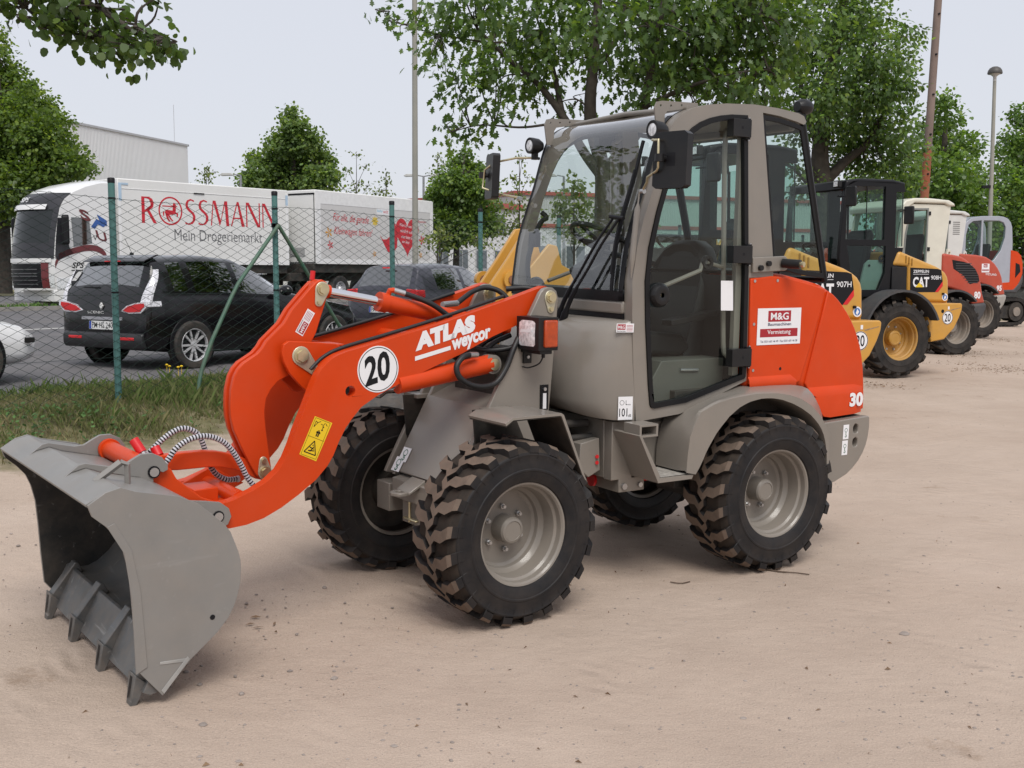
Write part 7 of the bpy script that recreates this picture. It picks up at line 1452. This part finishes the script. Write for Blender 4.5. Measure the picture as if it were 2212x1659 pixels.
tree('leafy_tree', 'pyramid shaped green tree above the gap between box and trailer', base, [([base, tuple(A(635, 430)), tuple(A(632, 260))], .25, .05)], [([tuple(A(635, 420)), tuple(A(580, 360))], .1, .03), ([tuple(A(635, 400)), tuple(A(690, 350))], .1, .03)], bl(t6, Y0, 1.6, 6), .135, 66, (.135, .210, .072), 81, 'clump', 'roadside trees', hue=.2)
Y0 = 48; bz = at(984, 600, Y0); base = (bz.x, bz.y, .8); A = lambda px, py, dy=0: at(px, py, Y0 + dy)
t7 = [(1004, 335, 16), (995, 362, 28), (1025, 375, 32), (975, 390, 38), (1015, 415, 45), (950, 410, 28), (1050, 405, 26), (985, 445, 55), (1040, 455, 45), (940, 430, 24), (1010, 490, 45), (960, 485, 38), (1060, 490, 25), (970, 520, 25), (1050, 370, 14)]
tree('leafy_tree', 'dense green tree with a thin dark trunk left of the cab mirror', base, [([base, tuple(A(986, 540)), tuple(A(992, 440)), tuple(A(1003, 340))], .17, .04)], [([tuple(A(990, 470)), tuple(A(950, 420))], .06, .02)], bl(t7, Y0, 1.3, 7), .12, 72, (.125, .205, .058), 91, 'clump', 'roadside trees', hue=.2)
YOUNG = (.15, .20, .075)
def sapling(label, lst, Y, px, py0, seed, dens=26, size=.14):
    bz = at(px, py0, Y); base = (bz.x, bz.y, .8); A = lambda a_, c_: at(a_, c_, Y); top = min(q[1] for q in lst)
    tree('young_tree', label, base, [([base, tuple(A(px, (py0 + top) / 2 + 30)), tuple(A(px, top))], .05, .010)], [([tuple(A(px, q[1] + 45)), tuple(A((px + q[0]) / 2, q[1] + 20)), tuple(A(q[0], q[1]))], .018, .005) for q in lst], bl(lst, Y, .4, seed), size, dens, YOUNG, seed, 'oval', 'young trees', hue=.15, cat='young tree')
sapling('thin sparse sapling with bare twigs above the trailer roof', [(770, 335, 7), (752, 368, 8), (790, 360, 7), (770, 395, 10), (742, 405, 7), (795, 402, 8), (760, 415, 8)], 56, 770, 590, 101)
sapling('small upright sapling just left of the concrete mast', [(833, 375, 8), (836, 395, 9), (828, 412, 9), (842, 425, 8), (805, 420, 7)], 56, 834, 590, 102)
sapling('tiny leafy sapling top showing over the white box', [(446, 362, 7), (440, 378, 8), (455, 375, 7), (445, 390, 8)], 56, 446, 590, 103)
sapling('thin sapling top sticking out left of the dense tree', [(945, 340, 6), (938, 372, 8), (952, 358, 6), (935, 400, 8)], 55, 945, 590, 104)
sapling('light green young tree behind the right mirror', [(1128, 345, 10), (1110, 385, 12), (1140, 385, 12), (1125, 420, 18), (1100, 450, 16), (1140, 460, 22), (1110, 490, 24), (1085, 500, 16), (1145, 505, 22), (1120, 530, 18)], 44, 1122, 590, 105, 26, .14)
sapling('low light green young tree in front of the office building', [(945, 505, 20), (960, 525, 16), (925, 525, 14), (975, 508, 12), (1030, 520, 18), (1050, 530, 12)], 42, 950, 590, 106, 26, .14)
sapling('light green young tree seen through the windscreen', [(1240, 400, 25), (1225, 430, 28), (1260, 440, 26), (1210, 470, 28), (1250, 480, 30), (1275, 500, 28), (1225, 510, 24)], 38, 1240, 600, 107, 24, .15)
sapling('light green young tree showing behind the cab pillar', [(1345, 410, 20), (1355, 440, 24), (1330, 470, 26), (1365, 490, 30)], 40, 1350, 600, 108, 24, .15)
# the linden whose branch hangs into the top left corner
Y0 = 8.0; base = (-5.5, 8.3, .36); A = lambda px, py, dy=0: at(px, py, Y0 + dy)
t8 = [(40, -10, 45), (100, 0, 50), (170, -5, 60), (225, 30, 50), (265, 55, 40), (210, 70, 40), (150, 50, 42), (95, 40, 34), (60, 30, 34), (300, 75, 30), (250, 100, 22), (335, 80, 20), (345, 105, 16), (320, 110, 14), (368, 95, 12), (190, 95, 28), (120, 65, 26), (262, 122, 10), (345, -6, 8), (150, -90, 110), (20, -90, 110), (-80, -30, 90), (-120, -140, 160), (40, -200, 150)]
tree('linden_tree', 'dark linden branch hanging into the top left corner', base, [([base, (-5.45, 8.2, 2.2), (-5.3, 8.2, 4.2), (-5.0, 8.2, 6.0)], .16, .06)], [([(-5.35, 8.2, 3.4), tuple(A(-60, -40)), tuple(A(120, -20)), tuple(A(230, 30)), tuple(A(300, 75)), tuple(A(365, 92))], .05, .004), ([tuple(A(120, -20)), tuple(A(190, 60)), tuple(A(255, 115))], .014, .003), ([tuple(A(20, -20)), tuple(A(70, 30)), tuple(A(110, 60))], .014, .003)], bl(t8, Y0, .35, 8), .060, 90, (.085, .142, .042), 111, 'clump', 'roadside trees', droop=.9, hue=.2)
